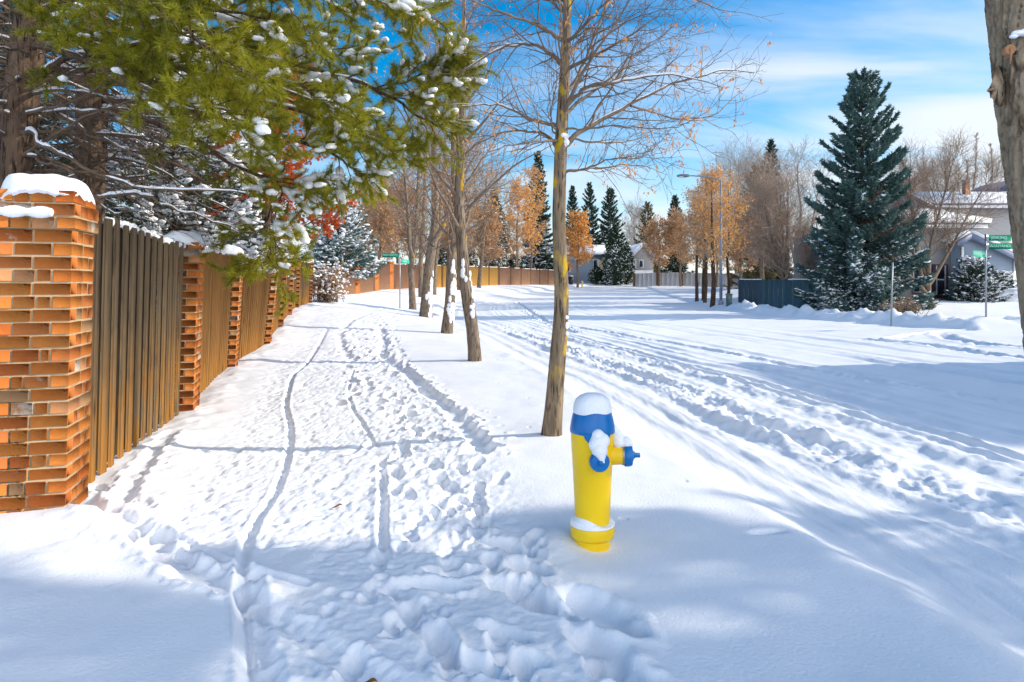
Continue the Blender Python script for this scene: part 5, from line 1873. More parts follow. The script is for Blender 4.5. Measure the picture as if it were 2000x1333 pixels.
# snow-dusted shrub where the brick fence ends
bxs, bys = gp(640, 590)
sh = thing('shrub', 'twiggy shrub plastered with snow where the brick fence ends', 'shrub', gbase(bxs, bys))
st = np.repeat(np.array([[bxs, bys, gz(bxs, bys)]]), 90, 0) + rng.normal(0, 1, (90, 3)) * np.array([0.26, 0.3, 0])
dd = nrm(np.c_[rng.normal(0, 0.24, (90, 2)), np.ones(90)])
Pq, Rq = grow(st, dd, rng.uniform(0.7, 1.7, 90), 0.012, 0.005, 10, 0.1, 0.0)
m1, m2, m3 = MB(), MB(), MB()
add_tubes(m1, Pq, Rq, 4)
s_, d_, r_, t_ = spawn(Pq, Rq, 12, 0.1, 1.0, (25, 60), rf=0.7)
Pr, Rr = grow(s_, d_, rng.uniform(0.15, 0.45, len(s_)), 0.006, 0.004, 4, 0.15, 0)
add_tubes(m1, Pr, Rr, 3)
m1.build('stems', TWIG_DEAD, sh)
add_leaves(m2, Pr.reshape(-1, 3)[rng.integers(0, Pr.shape[0] * 4, 4200)], 0.05)
m2.build('leaves', LEAF_T, sh)
pk = Pr[:, -1][rng.random(len(Pr)) < 0.45]
add_blobs(m3, pk, np.c_[rng.uniform(0.03, 0.08, (len(pk), 2)), rng.uniform(0.02, 0.05, len(pk))], sub=1)
m3.build('branch_snow', SNOW, sh, smooth=True)

# ------------------------------------------------------------------ the furrowed trunk at the right edge: the next tree of the row, close by
DE = 1.9
q_ = DE / 12.0
ex = np.array([[2206, 1560], [2164, 1250], [2098, 800], [2083, 690], [2068, 560], [2052, 400], [2038, 300], [2022, 200], [2012, 100], [2001, 0], [1988, -120], [1950, -420]])
e0 = at(2192, 1540, DE)
elm = thing('ash_tree', 'furrowed trunk with a sawn branch stub, cut off by the right edge of the photo', 'tree', (e0[0], DE, zt(e0[0], DE)))
mb = MB()
Pt = [at(p[0], p[1], DE) for p in ex]
K, Sd = 640, 150
P = smooth_path(Pt, K)
rb = np.interp(np.linspace(0, 1, K), np.linspace(0, 1, 12), [0.122, 0.108, 0.098, 0.0955, 0.094, 0.0935, 0.0935, 0.0925, 0.0915, 0.0895, 0.087, 0.08])
V, Fc = tubes(P, rb, Sd)
V = V.reshape(K, Sd, 3)
A, T = np.meshgrid(np.arange(Sd) / Sd * 6.28318, P[:, 2] / q_)
cx_, sx_ = np.cos(A), np.sin(A)
w1 = fbm(cx_ * 2 + 9, sx_ * 2 + T * 1.0, 3, 3)
rid = 1 - np.abs(fbm(cx_ * 5.0 + w1 * 1.0, sx_ * 5.0 + T * 1.5 + w1, 2, 13)) * 6.0
rid2 = np.clip(1 - np.abs(fbm(cx_ * 3.0 + w1, sx_ * 3.0 + T * 3.4 + w1 * 2, 2, 15)) * 9.0, 0, 1)
rid = np.clip(rid, 0, 1)
w2 = fbm(cx_ * 1.5, sx_ * 1.5 + T * 0.6, 3, 33)
fine = fbm(cx_ * 14, sx_ * 14 + T * 7, 4, 23)
mask = sstep(-0.30, 0.0, fbm(cx_ * 1.3 + 4, sx_ * 1.3 + T * 0.35, 2, 53))
m = 1 + 0.05 * w2 - mask * (0.15 * rid ** 1.6 + 0.05 * rid2) + 0.034 * fine
V = P[:, None] + (V - P[:, None]) * m[..., None]
kc = at(1973, 97, DE - 0.082)
dk = np.linalg.norm((V - kc) / q_ * np.array([1, 0.35, 1.0]), axis=-1)
V = V + nrm(V - P[:, None]) * (q_ * 0.10 * np.exp(-((dk - 0.12) / 0.05) ** 2))[..., None]
mb.add(V.reshape(-1, 3), Fc)
mb.build('trunk', BARK_ELM, elm, smooth=True)
mk = MB()
sdir = nrm(np.array([-0.25, -1, -0.05]))
qq = lambda L: [(a * q_, b * q_) for a, b in L]
lathe(mk, qq([(0.085, -0.12), (0.085, -0.005), (0.075, 0.008), (0.05, 0.004), (0.0, -0.004)]), 24, kc, sdir, False)
stub = mk.build('branch_stub', CUT, elm, smooth=False)
mk = MB()
add_tubes(mk, np.array([kc + q_ * np.array([0.01, 0.0, 0.02]), kc + q_ * np.array([0.01, -0.005, -0.10]), kc + q_ * np.array([0.015, 0.02, -0.24])]), q_ * np.array([0.022, 0.02, 0.006]), 8)
mk.build('resin_run', CUT, stub, smooth=True)
mk = MB()
add_blobs(mk, [kc + q_ * np.array([0.10, -0.06, 0.25]), kc + q_ * np.array([0.22, -0.04, 0.27]), kc + q_ * np.array([0.02, -0.05, 0.20])], q_ * np.array([[0.12, 0.07, 0.05], [0.12, 0.07, 0.06], [0.07, 0.05, 0.035]]), X=[[1, 0, 0]] * 3, sub=3, jit=0.03)
mk.build('stuck_snow', SNOW, elm, smooth=True)
mk = MB()
cb = at(1940, 172, DE - 0.01)
fl = [(1950, 128), (1943, 140), (1938, 156), (1930, 170), (1926, 178), (1932, 182), (1935, 190), (1940, 193), (1943, 204), (1950, 210), (1960, 190), (1962, 160)]
n_ = len(fl)
Fa = np.array([at(a_ + rng.normal(0, 1.0), b_ + rng.normal(0, 1.5), DE - 0.030 + 0.008 * rng.standard_normal()) for a_, b_ in fl])
Fb = np.array([at(a_ + 3, b_, DE + 0.012 + 0.006 * rng.standard_normal()) for a_, b_ in fl])
Fm = Fa.mean(0) + np.array([0.0, -0.012, 0])
mk.add(np.r_[Fa, Fb, [Fm]], [[j, (j + 1) % n_, n_ + (j + 1) % n_, n_ + j] for j in range(n_)])
mk.f.append(np.array([[j, (j + 1) % n_, 2 * n_] for j in range(n_)]))
mk.build('loose_bark', BARK_ELM, elm)
# its boughs, above the frame
s_, d_, r_, t_ = spawn(P[None], rb[None], 9, 0.84, 0.99, (35, 60), rf=0.3)
Pa, Ra = grow(s_, d_, 2.0, r_, 0.006, 14, 0.05, 0.02)
mk = MB()
add_tubes(mk, Pa, Ra, 10)
s_, d_, r_, t_ = spawn(Pa, Ra, 8, 0.3, 1.0, (30, 55), rf=0.5)
Pb, Rb = grow(s_, d_, rng.uniform(0.3, 0.8, len(s_)), np.clip(r_, 0.002, 0.008), 0.002, 9, 0.08, 0.02)
add_tubes(mk, Pb, Rb, 5)
tp_ = smooth_path([P[-1], P[-1] + [-0.05, 0.1, 0.9], P[-1] + [0.05, 0.15, 2.2], P[-1] + [0, 0.1, 3.4]], 20)
add_tubes(mk, tp_, np.linspace(0.08, 0.02, 20), 12)
mk.build('limbs', BARK_LIMB, elm, smooth=True)

# ------------------------------------------------------------------ fences of the middle distance
def at_g(px, py, d):
    x = (px - 1000) / F * d
    return x, d


BF = [(-9.7, 37.2), (-9.25, 40.5), (-8.75, 43.8), (-8.3, 46.6), (-7.4, 49.2), (-6.5, 51.2)]
bf_lab = ['brown board panel at the corner under the snowy spruce', 'brown board panel with an orange pillar at its right end', 'brown board panel between two snow capped orange pillars', 'brown board panel left of the green sign pole', 'vine covered brown board panel behind the sign pole']
BP = []
for i in range(5):
    a, b = BF[i], BF[i + 1]
    make_panel(10 + i, a, b, gz(*a) - 0.1, gz(*b) - 0.1, gz(*a) + 1.75, gz(*b) + 1.75, 0, 0, WOOD_BROWN, bf_lab[i], group='brown panels of the far fence', pitch=0.16, bw=0.12)
pc_lab = ['orange pillar at the left end of the brown fence', 'orange brick pillar with a snow cap above brown panels, second of four', 'orange brick pillar with a snow cap above brown panels, third of four', 'reddish pillar beside the vine covered brown panel', 'orange pillar where the golden fence starts']
for i in range(5):
    x, y = BF[i + 1] if i < 5 else BF[-1]
    z = gz(x, y)
    r = thing('fence_pillar', pc_lab[i], 'pillar', (x, y, z), 'pillars of the brown fence')
    mb = MB()
    hh = 1.92 if i < 4 else 1.85
    cbox(mb, -0.2, 0.2, -0.2, 0.2, -0.1, hh - 0.1, 0.01, rot=0.3, org=(x, y, z))
    cbox(mb, -0.235, 0.235, -0.235, 0.235, hh - 0.097, hh, 0.01, rot=0.3, org=(x, y, z))
    mb.build('brickwork', WOOD_PILLAR, r)
    ms = MB()
    add_blobs(ms, [[x, y, z + hh + 0.03]], [[0.28, 0.28, 0.10]], X=[[1, 0, 0]], sub=3, jit=0.01)
    ms.build('snow_cap', SNOW, r, smooth=True)


def post_fence(pts, h, mat, label_fn, name, group, seg=2.6, post=None, cat='fence panel', snow=True, pitch=0.15, pw=0.055):
    """one thing per bay: board panel with its rails and one post"""
    p = np.array(pts, float)
    d = np.concatenate([[0], np.cumsum(np.linalg.norm(np.diff(p, axis=0), axis=1))])
    n = max(1, int(round(d[-1] / seg)))
    q = np.stack([np.interp(np.linspace(0, d[-1], n + 1), d, p[:, k]) for k in (0, 1)], -1)
    for i in range(n):
        a, b = q[i], q[i + 1]
        z0, z1 = gz(*a), gz(*b)
        r = thing(name, label_fn(i, n), cat, (a[0], a[1], z0), group)
        L = np.linalg.norm(b - a)
        dd = np.array([*((b - a) / L), 0])
        nn = np.array([dd[1], -dd[0], 0])
        m = max(3, int(L / pitch))
        s = (np.arange(m) + 0.5) / m * (L - 0.12) + 0.06
        u = s / L
        zz = z0 + (z1 - z0) * u
        hh = h + rng.normal(0, 0.008, m)
        C = np.array([*a, 0]) + dd * s[:, None] + UP * (zz + hh / 2 - 0.05)[:, None] + nn * rng.choice([0.0, 0.018], m)[:, None]
        mb = MB()
        add_cboxes(mb, C, np.c_[np.full(m, L / m * 0.47), np.full(m, 0.01), (hh + 0.1) / 2], dd, nn, UP, 0.002)
        mb.build('boards', mat, r)
        mr = MB()
        for f in (0.2, 0.85):
            c = (np.array([*a, z0]) + np.array([*b, z1])) / 2 + UP * h * f - nn * 0.035
            axx = nrm(np.array([*(b - a), z1 - z0]))
            add_cboxes(mr, [c], [[L / 2 - 0.06, 0.018, 0.045]], axx, nn, np.cross(axx, nn), 0.003)
        mr.build('rail', mat, r)
        mp = MB()
        add_cboxes(mp, [np.array([*a, z0 + h / 2])], [[pw, pw + 0.005, h / 2 + 0.06 + 0.4 * (pw - 0.055)]], dd, nn, UP, 0.006)
        mp.build('post', post or mat, r)
        if snow:
            ms = MB()
            k = int(L / 0.12)
            uu = (np.arange(k) + .5) / k
            P = np.array([*a, 0]) + dd * (uu * L)[:, None] + UP * (z0 + (z1 - z0) * uu + h + 0.012)[:, None]
            kp = fbm(uu * L + i * 3, uu * 0, 2, 4) > -0.15
            if kp.any():
                add_blobs(ms, P[kp], np.c_[np.full(kp.sum(), 0.1), np.full(kp.sum(), 0.035), np.full(kp.sum(), 0.03)], X=np.repeat(dd[None], kp.sum(), 0), sub=1, jit=0.1)
                ms.build('snow_strip', SNOW, r, smooth=True)


post_fence([(-6.4, 51.4), (-1.4, 67.4)], 1.75, WOOD_GOLD, lambda i, n: 'bright golden board fence bay, number %d counting away from the orange pillar' % (i + 1) if 0 < i < n - 1 else ('bright golden board fence bay next to the orange pillar' if i == 0 else 'last golden board fence bay, where the brown boards begin'), 'golden_fence_bay', 'golden fence bays behind the row of trees', seg=2.8, post=POSTBR, pw=0.09)
post_fence([(-1.3, 67.7), (5.0, 83.0), (6.6, 86.5)], 1.75, WOOD_BROWN, lambda i, n: 'pinkish brown board fence bay, number %d counting from the golden fence' % (i + 1) if 0 < i < n - 1 else ('pinkish brown fence bay joining the golden boards' if i == 0 else 'last brown fence bay, behind the ash trunk'), 'brown_fence_bay', 'pinkish brown fence bays', seg=2.8, post=POSTBR, pw=0.09)
# pale wall with brown posts, right of the far house
post_fence([(15.3, 85.5), (19.5, 83.5), (26.5, 79.5), (33, 75)], 1.55, STUCCO, lambda i, n: 'pale wall bay with a brown post, number %d to the right of the far house' % (i + 1) if i else 'pale wall bay with a brown end post beside the far house', 'pale_wall_bay', 'pale wall bays with brown posts', seg=2.9, post=POSTBR, pitch=0.5, pw=0.15)
# teal fence by the big spruce
post_fence([(14.0, 42.0), (14.3, 39.6), (15.6, 38.6), (19.5, 37.8)], 1.62, TEAL, lambda i, n: ['teal fence bay at the left end, turned towards the road', 'teal fence bay second from the left with snow blown against it', 'teal fence bay third from the left, next to the blue spruce'][i] if i < 3 else 'teal fence bay hidden behind the blue spruce, number %d from its left end' % (i + 1), 'teal_fence_bay', 'teal fence bays', seg=2.3, pitch=0.24)

# ------------------------------------------------------------------ big blue spruce and its neighbours
spruce('tall blue green spruce with snowy lower boughs in front of the grey house', gbase(17.2, 33.5), 11.6, 3.15, SPRUCE_B, nb=260, sprays=390, nl=0.27, nw=0.08, snow=0.36, snow_lo=0.30, droop=0.42, trunkr=0.2, power=0.62, tip=0.36, snow_size=1.0, z0=0.02)
spruce('broad low juniper speckled with snow in front of the grey house wall', gbase(26.8, 39.5), 2.3, 1.75, SPRUCE_D, nb=170, sprays=60, nl=0.2, nw=0.05, snow=0.5, name='juniper_shrub', droop=0.2, power=0.55, trunkr=0.06, snow_size=1.2)
spruce('small snowy evergreen shrub right of the juniper', gbase(28.6, 39.8), 1.6, 1.1, CEDAR, nb=90, sprays=50, nl=0.18, nw=0.05, snow=0.4, name='evergreen_shrub', droop=0.2, power=0.55, trunkr=0.04, snow_size=1.2)

# dry hydrangea at the spruce foot
for (x, y, lab) in [(17.3, 30.2, 'clump of dry tan flower heads at the foot of the blue spruce')]:
    z = gz(x, y)
    r = thing('dry_shrub', lab, 'shrub', (x, y, z))
    st = np.array([[x, y, z]]) + rng.normal(0, 1, (60, 3)) * np.array([0.35, 0.3, 0])
    Pq, Rq = grow(st, nrm(np.c_[rng.normal(0, 0.4, (60, 2)), np.ones(60)]), rng.uniform(0.3, 0.75, 60), 0.008, 0.005, 6, 0.08, 0)
    m1, m2 = MB(), MB()
    add_tubes(m1, Pq, Rq, 4)
    m1.build('stems', TWIG_DEAD, r)
    pts = np.repeat(Pq[:, -1], 22, 0) + rng.normal(0, 0.07, (60 * 22, 3))
    add_leaves(m2, pts, 0.035)
    m2.build('flower_heads', HYDRANGEA, r)

# multi-stemmed small tree before the house
x, y = (1812 - 1000) / F * 34.5, 34.5
z = gz(x, y)
b = lambda px, py, dy=0.0: at(px, py, 34.5 + dy)
leafless_tree('ornamental_tree', 'small bare vase shaped tree with several pale stems in the front yard', 'tree', (x, y, z), [(x, y, z - .1), b(1812, 570), b(1813, 530), b(1818, 480), b(1830, 430), b(1850, 360), b(1862, 310)], [0.20, 0.16, 0.11, 0.08, 0.055, 0.035, 0.015],
              (BARK_ROW, BARK_ROW, BARK_TWIG_FAR), n1=20, n2=12, n3=8, l1=2.3, l2=1.2, l3=0.6, t0=0.40, ang1=(22, 50), up=0.05, twig_r=0.007, min_r=0.006, max_l=0.028, snow=0.1,
              forks=[([b(1812, 560), b(1826, 540, .3), b(1840, 515, .5), b(1860, 480, .6), b(1885, 430, .8), b(1920, 370, .8), b(1938, 345, .8)], [0.10, 0.09, 0.08, 0.06, 0.04, 0.025, 0.012]),
                     ([b(1811, 560), b(1800, 540, -.3), b(1793, 500, -.4), b(1786, 450, -.5), b(1780, 400, -.6), b(1775, 330, -.6)], [0.12, 0.10, 0.085, 0.07, 0.045, 0.02]),
                     ([b(1810, 575), b(1790, 550, -.5), b(1765, 532, -.7), b(1738, 505, -.9), b(1715, 450, -1), b(1690, 410, -1)], [0.10, 0.085, 0.07, 0.055, 0.035, 0.015]),
                     ([b(1811, 540), b(1795, 510, .2), b(1770, 480, .4), b(1740, 460, .6), b(1700, 450, .6)], [0.08, 0.07, 0.055, 0.035, 0.012])])

# ------------------------------------------------------------------ grey house behind the spruce
HB = 43.0
hx0 = lambda px, d=HB: (px - 1000) / F * d
hzv = lambda py, d=HB: EYE + (HZ - py) / F * d
zb = gz(28, 43) - 0.1
house = thing('grey_house', 'grey two level house with snowy roofs behind the bare yard tree', 'house', (28.0, 43.0, zb))


def part(name, mat, fn, parent=house, smooth=False):
    mb = MB()
    fn(mb)
    return mb.build(name, mat, parent, smooth=smooth)


def slab(mb, quad, th):
    """thick sheet under a quad of 3D points"""
    q = np.array(quad, float)
    n = nrm(np.cross(q[1] - q[0], q[3] - q[0]))
    if n[2] < 0:
        n = -n
    V = np.r_[q, q + n * th]
    mb.add(V, [[0, 3, 2, 1], [4, 5, 6, 7], [0, 1, 5, 4], [1, 2, 6, 5], [2, 3, 7, 6], [3, 0, 4, 7]])


def gable_prism(mb, x0, x1, y0, y1, zb_, ze, zr, xr=None, zl=None):
    """walls with gable ends facing -y and +y; ridge at x = xr"""
    xr = (x0 + x1) / 2 if xr is None else xr
    V = []
    for y in (y0, y1):
        V += [[x0, y, zb_], [x1, y, zb_], [x1, y, ze], [xr, y, zr], [x0, y, ze if zl is None else zl]]
    mb.add(V, [[0, 1, 6, 5], [1, 2, 7, 6], [4, 0, 5, 9]])
    n0 = mb.n - 10
    mb.f.append(np.array([[n0 + 4, n0 + 3, n0 + 2, n0 + 1, n0 + 0], [n0 + 5, n0 + 6, n0 + 7, n0 + 8, n0 + 9]]))


# garage wing (nearest part)
gx0, gx1 = hx0(1878, 41), hx0(1983, 41)
ze_l, ze_r = hzv(470, 41), hzv(504, 41)
gxr = hx0(1889, 41)
zr_ = hzv(458, 41)
part('garage_wall', SIDING, lambda m: gable_prism(m, gx0, gx1, 41.0, 47.0, zb - 0.3, ze_r - 0.12, zr_ - 0.14, gxr, ze_l - 0.16))
part('garage_fascia', FASCIA, lambda m: (slab(m, [[gx1 + 0.35, 40.55, ze_r - 0.12], [gxr, 40.55, zr_], [gxr, 40.6, zr_ - 0.30], [gx1 + 0.35, 40.6, ze_r - 0.42]], 0.05),
                                         slab(m, [[gx0 - 0.5, 40.55, ze_l - 0.1], [gxr, 40.55, zr_], [gxr, 40.6, zr_ - 0.30], [gx0 - 0.5, 40.6, ze_l - 0.4]], 0.05)))
part('garage_roof', SHINGLE, lambda m: (slab(m, [[gxr, 40.6, zr_ - 0.02], [gx1 + 0.45, 40.6, ze_r - 0.16], [gx1 + 0.45, 47.2, ze_r - 0.16], [gxr, 47.2, zr_ - 0.02]], 0.06),
                                        slab(m, [[gx0 - 0.6, 40.6, ze_l - 0.14], [gxr - 0.01, 40.6, zr_ - 0.02], [gxr - 0.01, 47.2, zr_ - 0.02], [gx0 - 0.6, 47.2, ze_l - 0.14]], 0.06)))
part('roof_snow', SNOW, lambda m: (slab(m, [[gxr + 0.0, 40.66, zr_ + 0.05], [gx1 + 0.4, 40.66, ze_r - 0.09], [gx1 + 0.4, 47.1, ze_r - 0.09], [gxr + 0.0, 47.1, zr_ + 0.05]], 0.22),
                                   slab(m, [[gx0 - 0.55, 40.66, ze_l - 0.06], [gxr - 0.02, 40.66, zr_ + 0.05], [gxr - 0.02, 47.1, zr_ + 0.05], [gx0 - 0.55, 47.1, ze_l - 0.06]], 0.22)))
part('corner_trim', TRIM, lambda m: (cbox(m, gx1 - 0.14, gx1 + 0.03, 40.95, 41.1, zb - 0.3, ze_r - 0.14), cbox(m, gx0 - 0.03, gx0 + 0.12, 40.95, 41.1, zb - 0.3, ze_l - 0.4)))
gd = part('garage_door', TRIM, lambda m: [cbox(m, gx1 + 0.02, gx1 + 0.08, 41.5, 46.2, zb + 0.55 * k, zb + 0.55 * k + 0.53, 0.01) for k in range(4)])
part('wall_lamp', BLACKP, lambda m: lathe(m, [(0.05, 0), (0.09, 0.05), (0.10, 0.25), (0.06, 0.34), (0.02, 0.38)], 8, (gx1 - 0.35 + 0.62, 40.9, zb + 2.0)))
# main lower block with the entrance
ex0, ex1 = hx0(1655, 42.0), hx0(1915, 42.0)
ez = hzv(447, 42.0)
part('main_wall', SIDING2, lambda m: cbox(m, ex0, hx0(1905, 42.0), 42.0, 50, zb - 0.3, ez - 0.05, 0.01))
part('main_eave', TRIM, lambda m: cbox(m, ex0 - 0.4, ex1 - 0.2, 41.05, 41.98, ez - 0.04, ez + 0.18, 0.01))
part('main_roof', SHINGLE, lambda m: slab(m, [[ex0 - 0.5, 41.0, ez + 0.19], [ex1 - 0.1, 41.0, ez + 0.19], [ex1 - 1.6, 45.0, ez + 1.25], [ex0 + 1, 45.0, ez + 1.25]], 0.06))
part('roof_snow', SNOW, lambda m: (slab(m, [[ex0 - 0.5, 40.96, ez + 0.27], [ex1 - 0.05, 40.96, ez + 0.27], [ex1 - 1.6, 45.0, ez + 1.34], [ex0 + 1, 45.0, ez + 1.34]], 0.26),))
# upper storey behind
ux0, ux1 = hx0(1740, 49), hx0(2080, 49)
uz = hzv(408, 49)
part('upper_wall', SIDING2, lambda m: cbox(m, ux0, ux1, 49, 56, zb, uz - 0.05, 0.01))
part('upper_eave', FASCIA, lambda m: cbox(m, ux0 - 0.4, ux1 + 0.4, 48.3, 48.98, uz - 0.04, uz + 0.2, 0.01))
part('upper_roof', SHINGLE, lambda m: slab(m, [[ux0 - 0.4, 48.25, uz + 0.21], [ux1 + 0.4, 48.25, uz + 0.21], [ux1 + 0.4, 52.5, uz + 1.35], [ux0 - 0.4, 52.5, uz + 1.35]], 0.06))
part('roof_snow', SNOW, lambda m: slab(m, [[ux0 - 0.4, 48.22, uz + 0.29], [ux1 + 0.4, 48.22, uz + 0.29], [ux1 + 0.4, 52.5, uz + 1.45], [ux0 - 0.4, 52.5, uz + 1.45]], 0.24))
# shaded gable of the upper storey
vx0, vx1 = hx0(1768, 47.6), hx0(1862, 47.6)
vz0, vz1 = hzv(424, 47.6), hzv(376, 47.6)
part('gable_roof', SHINGLE, lambda m: (slab(m, [[vx0 - 3.3, 47.6, vz0 - 0.4], [vx0, 47.6, vz1], [vx0, 51.5, vz1], [vx0 - 3.3, 51.5, vz0 - 0.4]], 0.08),
                                       slab(m, [[vx0, 47.6, vz1], [vx1, 47.6, vz0], [vx1, 51.5, vz0], [vx0, 51.5, vz1]], 0.08)))
part('gable_face', FASCIA, lambda m: m.add([[vx0 - 3.0, 47.9, vz0 - 0.5], [vx1 - 0.2, 47.9, vz0 - 0.1], [vx0, 47.9, vz1 - 0.05], [vx0 - 3.0, 48.2, vz0 - 0.5], [vx1 - 0.2, 48.2, vz0 - 0.1], [vx0, 48.2, vz1 - 0.05]], [[0, 1, 2], [5, 4, 3]]))
part('roof_snow', SNOW, lambda m: (slab(m, [[vx0 + 0.0, 47.9, vz1 + 0.09], [vx1, 47.9, vz0 + 0.09], [vx1, 51.4, vz0 + 0.09], [vx0 + 0.0, 51.4, vz1 + 0.09]], 0.16),))
# front door, sidelight, step
dx0 = hx0(1822, 41.9)
door = part('front_door', PURPLE, lambda m: cbox(m, dx0, dx0 + 0.95, 41.90, 41.97, zb + 0.15, zb + 2.25))
part('door_glass', GLASS, lambda m: (cbox(m, dx0 + 0.26, dx0 + 0.69, 41.875, 41.895, zb + 0.45, zb + 1.25), cbox(m, dx0 + 0.26, dx0 + 0.69, 41.875, 41.895, zb + 1.35, zb + 2.1)), door)
part('door_frame', TRIM, lambda m: (cbox(m, dx0 + 0.18, dx0 + 0.25, 41.86, 41.899, zb + 0.38, zb + 2.17), cbox(m, dx0 + 0.70, dx0 + 0.77, 41.86, 41.899, zb + 0.38, zb + 2.17), cbox(m, dx0 + 0.252, dx0 + 0.698, 41.86, 41.899, zb + 1.26, zb + 1.34)), door)
wd = part('window', TRIM, lambda m: cbox(m, dx0 - 1.2, dx0 - 0.35, 41.92, 41.97, zb + 0.5, zb + 2.25))
part('window_pane', GLASS, lambda m: (cbox(m, dx0 - 1.12, dx0 - 0.81, 41.895, 41.918, zb + 0.6, zb + 2.17), cbox(m, dx0 - 0.74, dx0 - 0.43, 41.895, 41.918, zb + 0.6, zb + 2.17)), wd)
part('front_step', BRICKRED, lambda m: (cbox(m, dx0 - 1.3, dx0 + 1.0, 40.7, 41.88, zb - 0.3, zb + 0.14), cbox(m, dx0 - 0.6, dx0 + 0.9, 40.3, 40.69, zb - 0.3, zb - 0.02)))
chx = hx0(1887, 51)
part('chimney', BRICKRED, lambda m: cbox(m, chx - 0.18, chx + 0.18, 50.8, 51.2, uz, hzv(352, 51)))
# neighbouring roof peeping over
nb_ = thing('dark_roof_house', 'dark house gable peeping over the grey house beside the big trunk', 'house', (hx0(1975, 66), 66, gz(40, 66)))
part('wall', SIDING, lambda m: gable_prism(m, hx0(1945, 66), hx0(2120, 66), 66, 74, gz(40, 66) - 0.5, hzv(388, 66), hzv(345, 66)), nb_)
part('roof', SHINGLE, lambda m: (slab(m, [[hx0(1935, 66), 65.5, hzv(388, 66) - 0.1], [hx0(2032.5, 66), 65.5, hzv(343, 66)], [hx0(2032.5, 66), 74.4, hzv(343, 66)], [hx0(1935, 66), 74.4, hzv(388, 66) - 0.1]], 0.2),
                                 slab(m, [[hx0(2032.5, 66) + 0.01, 65.5, hzv(343, 66)], [hx0(2130, 66), 65.5, hzv(388, 66) - 0.1], [hx0(2130, 66), 74.4, hzv(388, 66) - 0.1], [hx0(2032.5, 66) + 0.01, 74.4, hzv(343, 66)]], 0.2)), nb_)

# pile of shovelled snow by the garage
mb = MB()
sx, sy = 29.2, 39.2
U, Fc = ICO[4]
hN = 1 + 0.25 * fbm(U[:, 0] * 2.2 + 3, U[:, 1] * 2.2 + U[:, 2], 4, 3)
mb.add(np.c_[U[:, 0] * 1.55 * hN + sx, U[:, 1] * 1.1 * hN + sy, gz(sx, sy) + 0.85 * np.sign(U[:, 2]) * np.abs(U[:, 2]) ** 1.3 * hN], Fc)
o = mb.build('snow_pile', SNOW, loc=(sx, sy, gz(sx, sy)), smooth=True)
tagit(o, 'heap of shovelled snow in front of the grey garage wall', 'snow pile')
o['kind'] = 'thing'

# ------------------------------------------------------------------ street lamp, pedestal, bin, far hydrant
lx, ly = gp(1408, 597)
lz = gz(lx, ly)
lamp = thing('street_lamp', 'tall grey street lamp with a single cobra arm reaching over the road', 'street lamp', (lx, ly, lz))
zt_ = at(0, 352, ly)[2]
mb = MB()
add_tubes(mb, np.array([[lx, ly, lz - 0.2], [lx, ly, lz + 4], [lx, ly, zt_]]), np.array([0.10, 0.075, 0.05]), 12, cap=True)
lathe(mb, [(0.16, -0.1), (0.16, 0.25), (0.11, 0.34)], 12, (lx, ly, lz))
mb.build('pole', LAMPM, lamp, smooth=True)
mb = MB()
Pa = smooth_path([[lx, ly, zt_ - 0.08], [lx - 0.35, ly, zt_ + 0.12], [lx - 1.1, ly, zt_ + 0.22], [lx - 1.95, ly, zt_ + 0.27]], 16)
add_tubes(mb, Pa, np.full(16, 0.042), 8)
mb.build('arm', LAMPM, lamp, smooth=True)
mb = MB()
add_blobs(mb, [[lx - 2.3, ly, zt_ + 0.26]], [[0.42, 0.17, 0.11]], X=[[1, 0, 0.02]], sub=3, jit=0.0)
hd = mb.build('lamp_head', LAMPH, lamp, smooth=True)
mb = MB()
add_blobs(mb, [[lx - 2.42, ly, zt_ + 0.18]], [[0.2, 0.13, 0.07]], X=[[1, 0, 0]], sub=2, jit=0.0)
mb.build('lens', TRIM, hd, smooth=True)

ux, uy = gp(1424, 598)
ub = thing('utility_pedestal', 'small grey green utility pedestal beside the street lamp', 'utility box', (ux, uy, gz(ux, uy)))
part('cabinet', BOXGREEN, lambda m: cbox(m, ux - 0.15, ux + 0.15, uy - 0.15, uy + 0.15, gz(ux, uy) - 0.1, gz(ux, uy) + 0.62, 0.02), ub)
part('lid', BOXGREEN, lambda m: cbox(m, ux - 0.18, ux + 0.18, uy - 0.18, uy + 0.18, gz(ux, uy) + 0.623, gz(ux, uy) + 0.72, 0.03), ub)

fx, fy = (1137 - 1000) / F * 80.0, 80.0
fh = dup(hyd, (fx, fy, gz(fx, fy) - 0.02), 0.6, 1.0, label='tiny yellow fire hydrant far up the road before the round orange tree')

tbx, tby = (1115 - 1000) / F * 84, 84.0
tb = thing('wheeled_bin', 'black wheeled bin behind the ash trunk near the far house', 'bin', (tbx, tby, gz(tbx, tby)))
z = gz(tbx, tby)
part('body', BLACKP, lambda m: (m.add([[tbx - .22, tby - .25, z], [tbx + .22, tby - .25, z], [tbx + .22, tby + .22, z], [tbx - .22, tby + .22, z], [tbx - .29, tby - .32, z + .95], [tbx + .29, tby - .32, z + .95], [tbx + .29, tby + .32, z + .95], [tbx - .29, tby + .32, z + .95]],
                                      [[0, 3, 2, 1], [4, 5, 6, 7], [0, 1, 5, 4], [1, 2, 6, 5], [2, 3, 7, 6], [3, 0, 4, 7]]),), tb)
part('lid', BLACKP, lambda m: cbox(m, tbx - .31, tbx + .31, tby - .36, tby + .36, z + .953, z + 1.02, 0.02), tb)
part('snow_cap', SNOW, lambda m: add_blobs(m, [[tbx, tby, z + 1.04]], [[0.3, 0.33, 0.08]], sub=2, jit=0.03), tb, smooth=True)

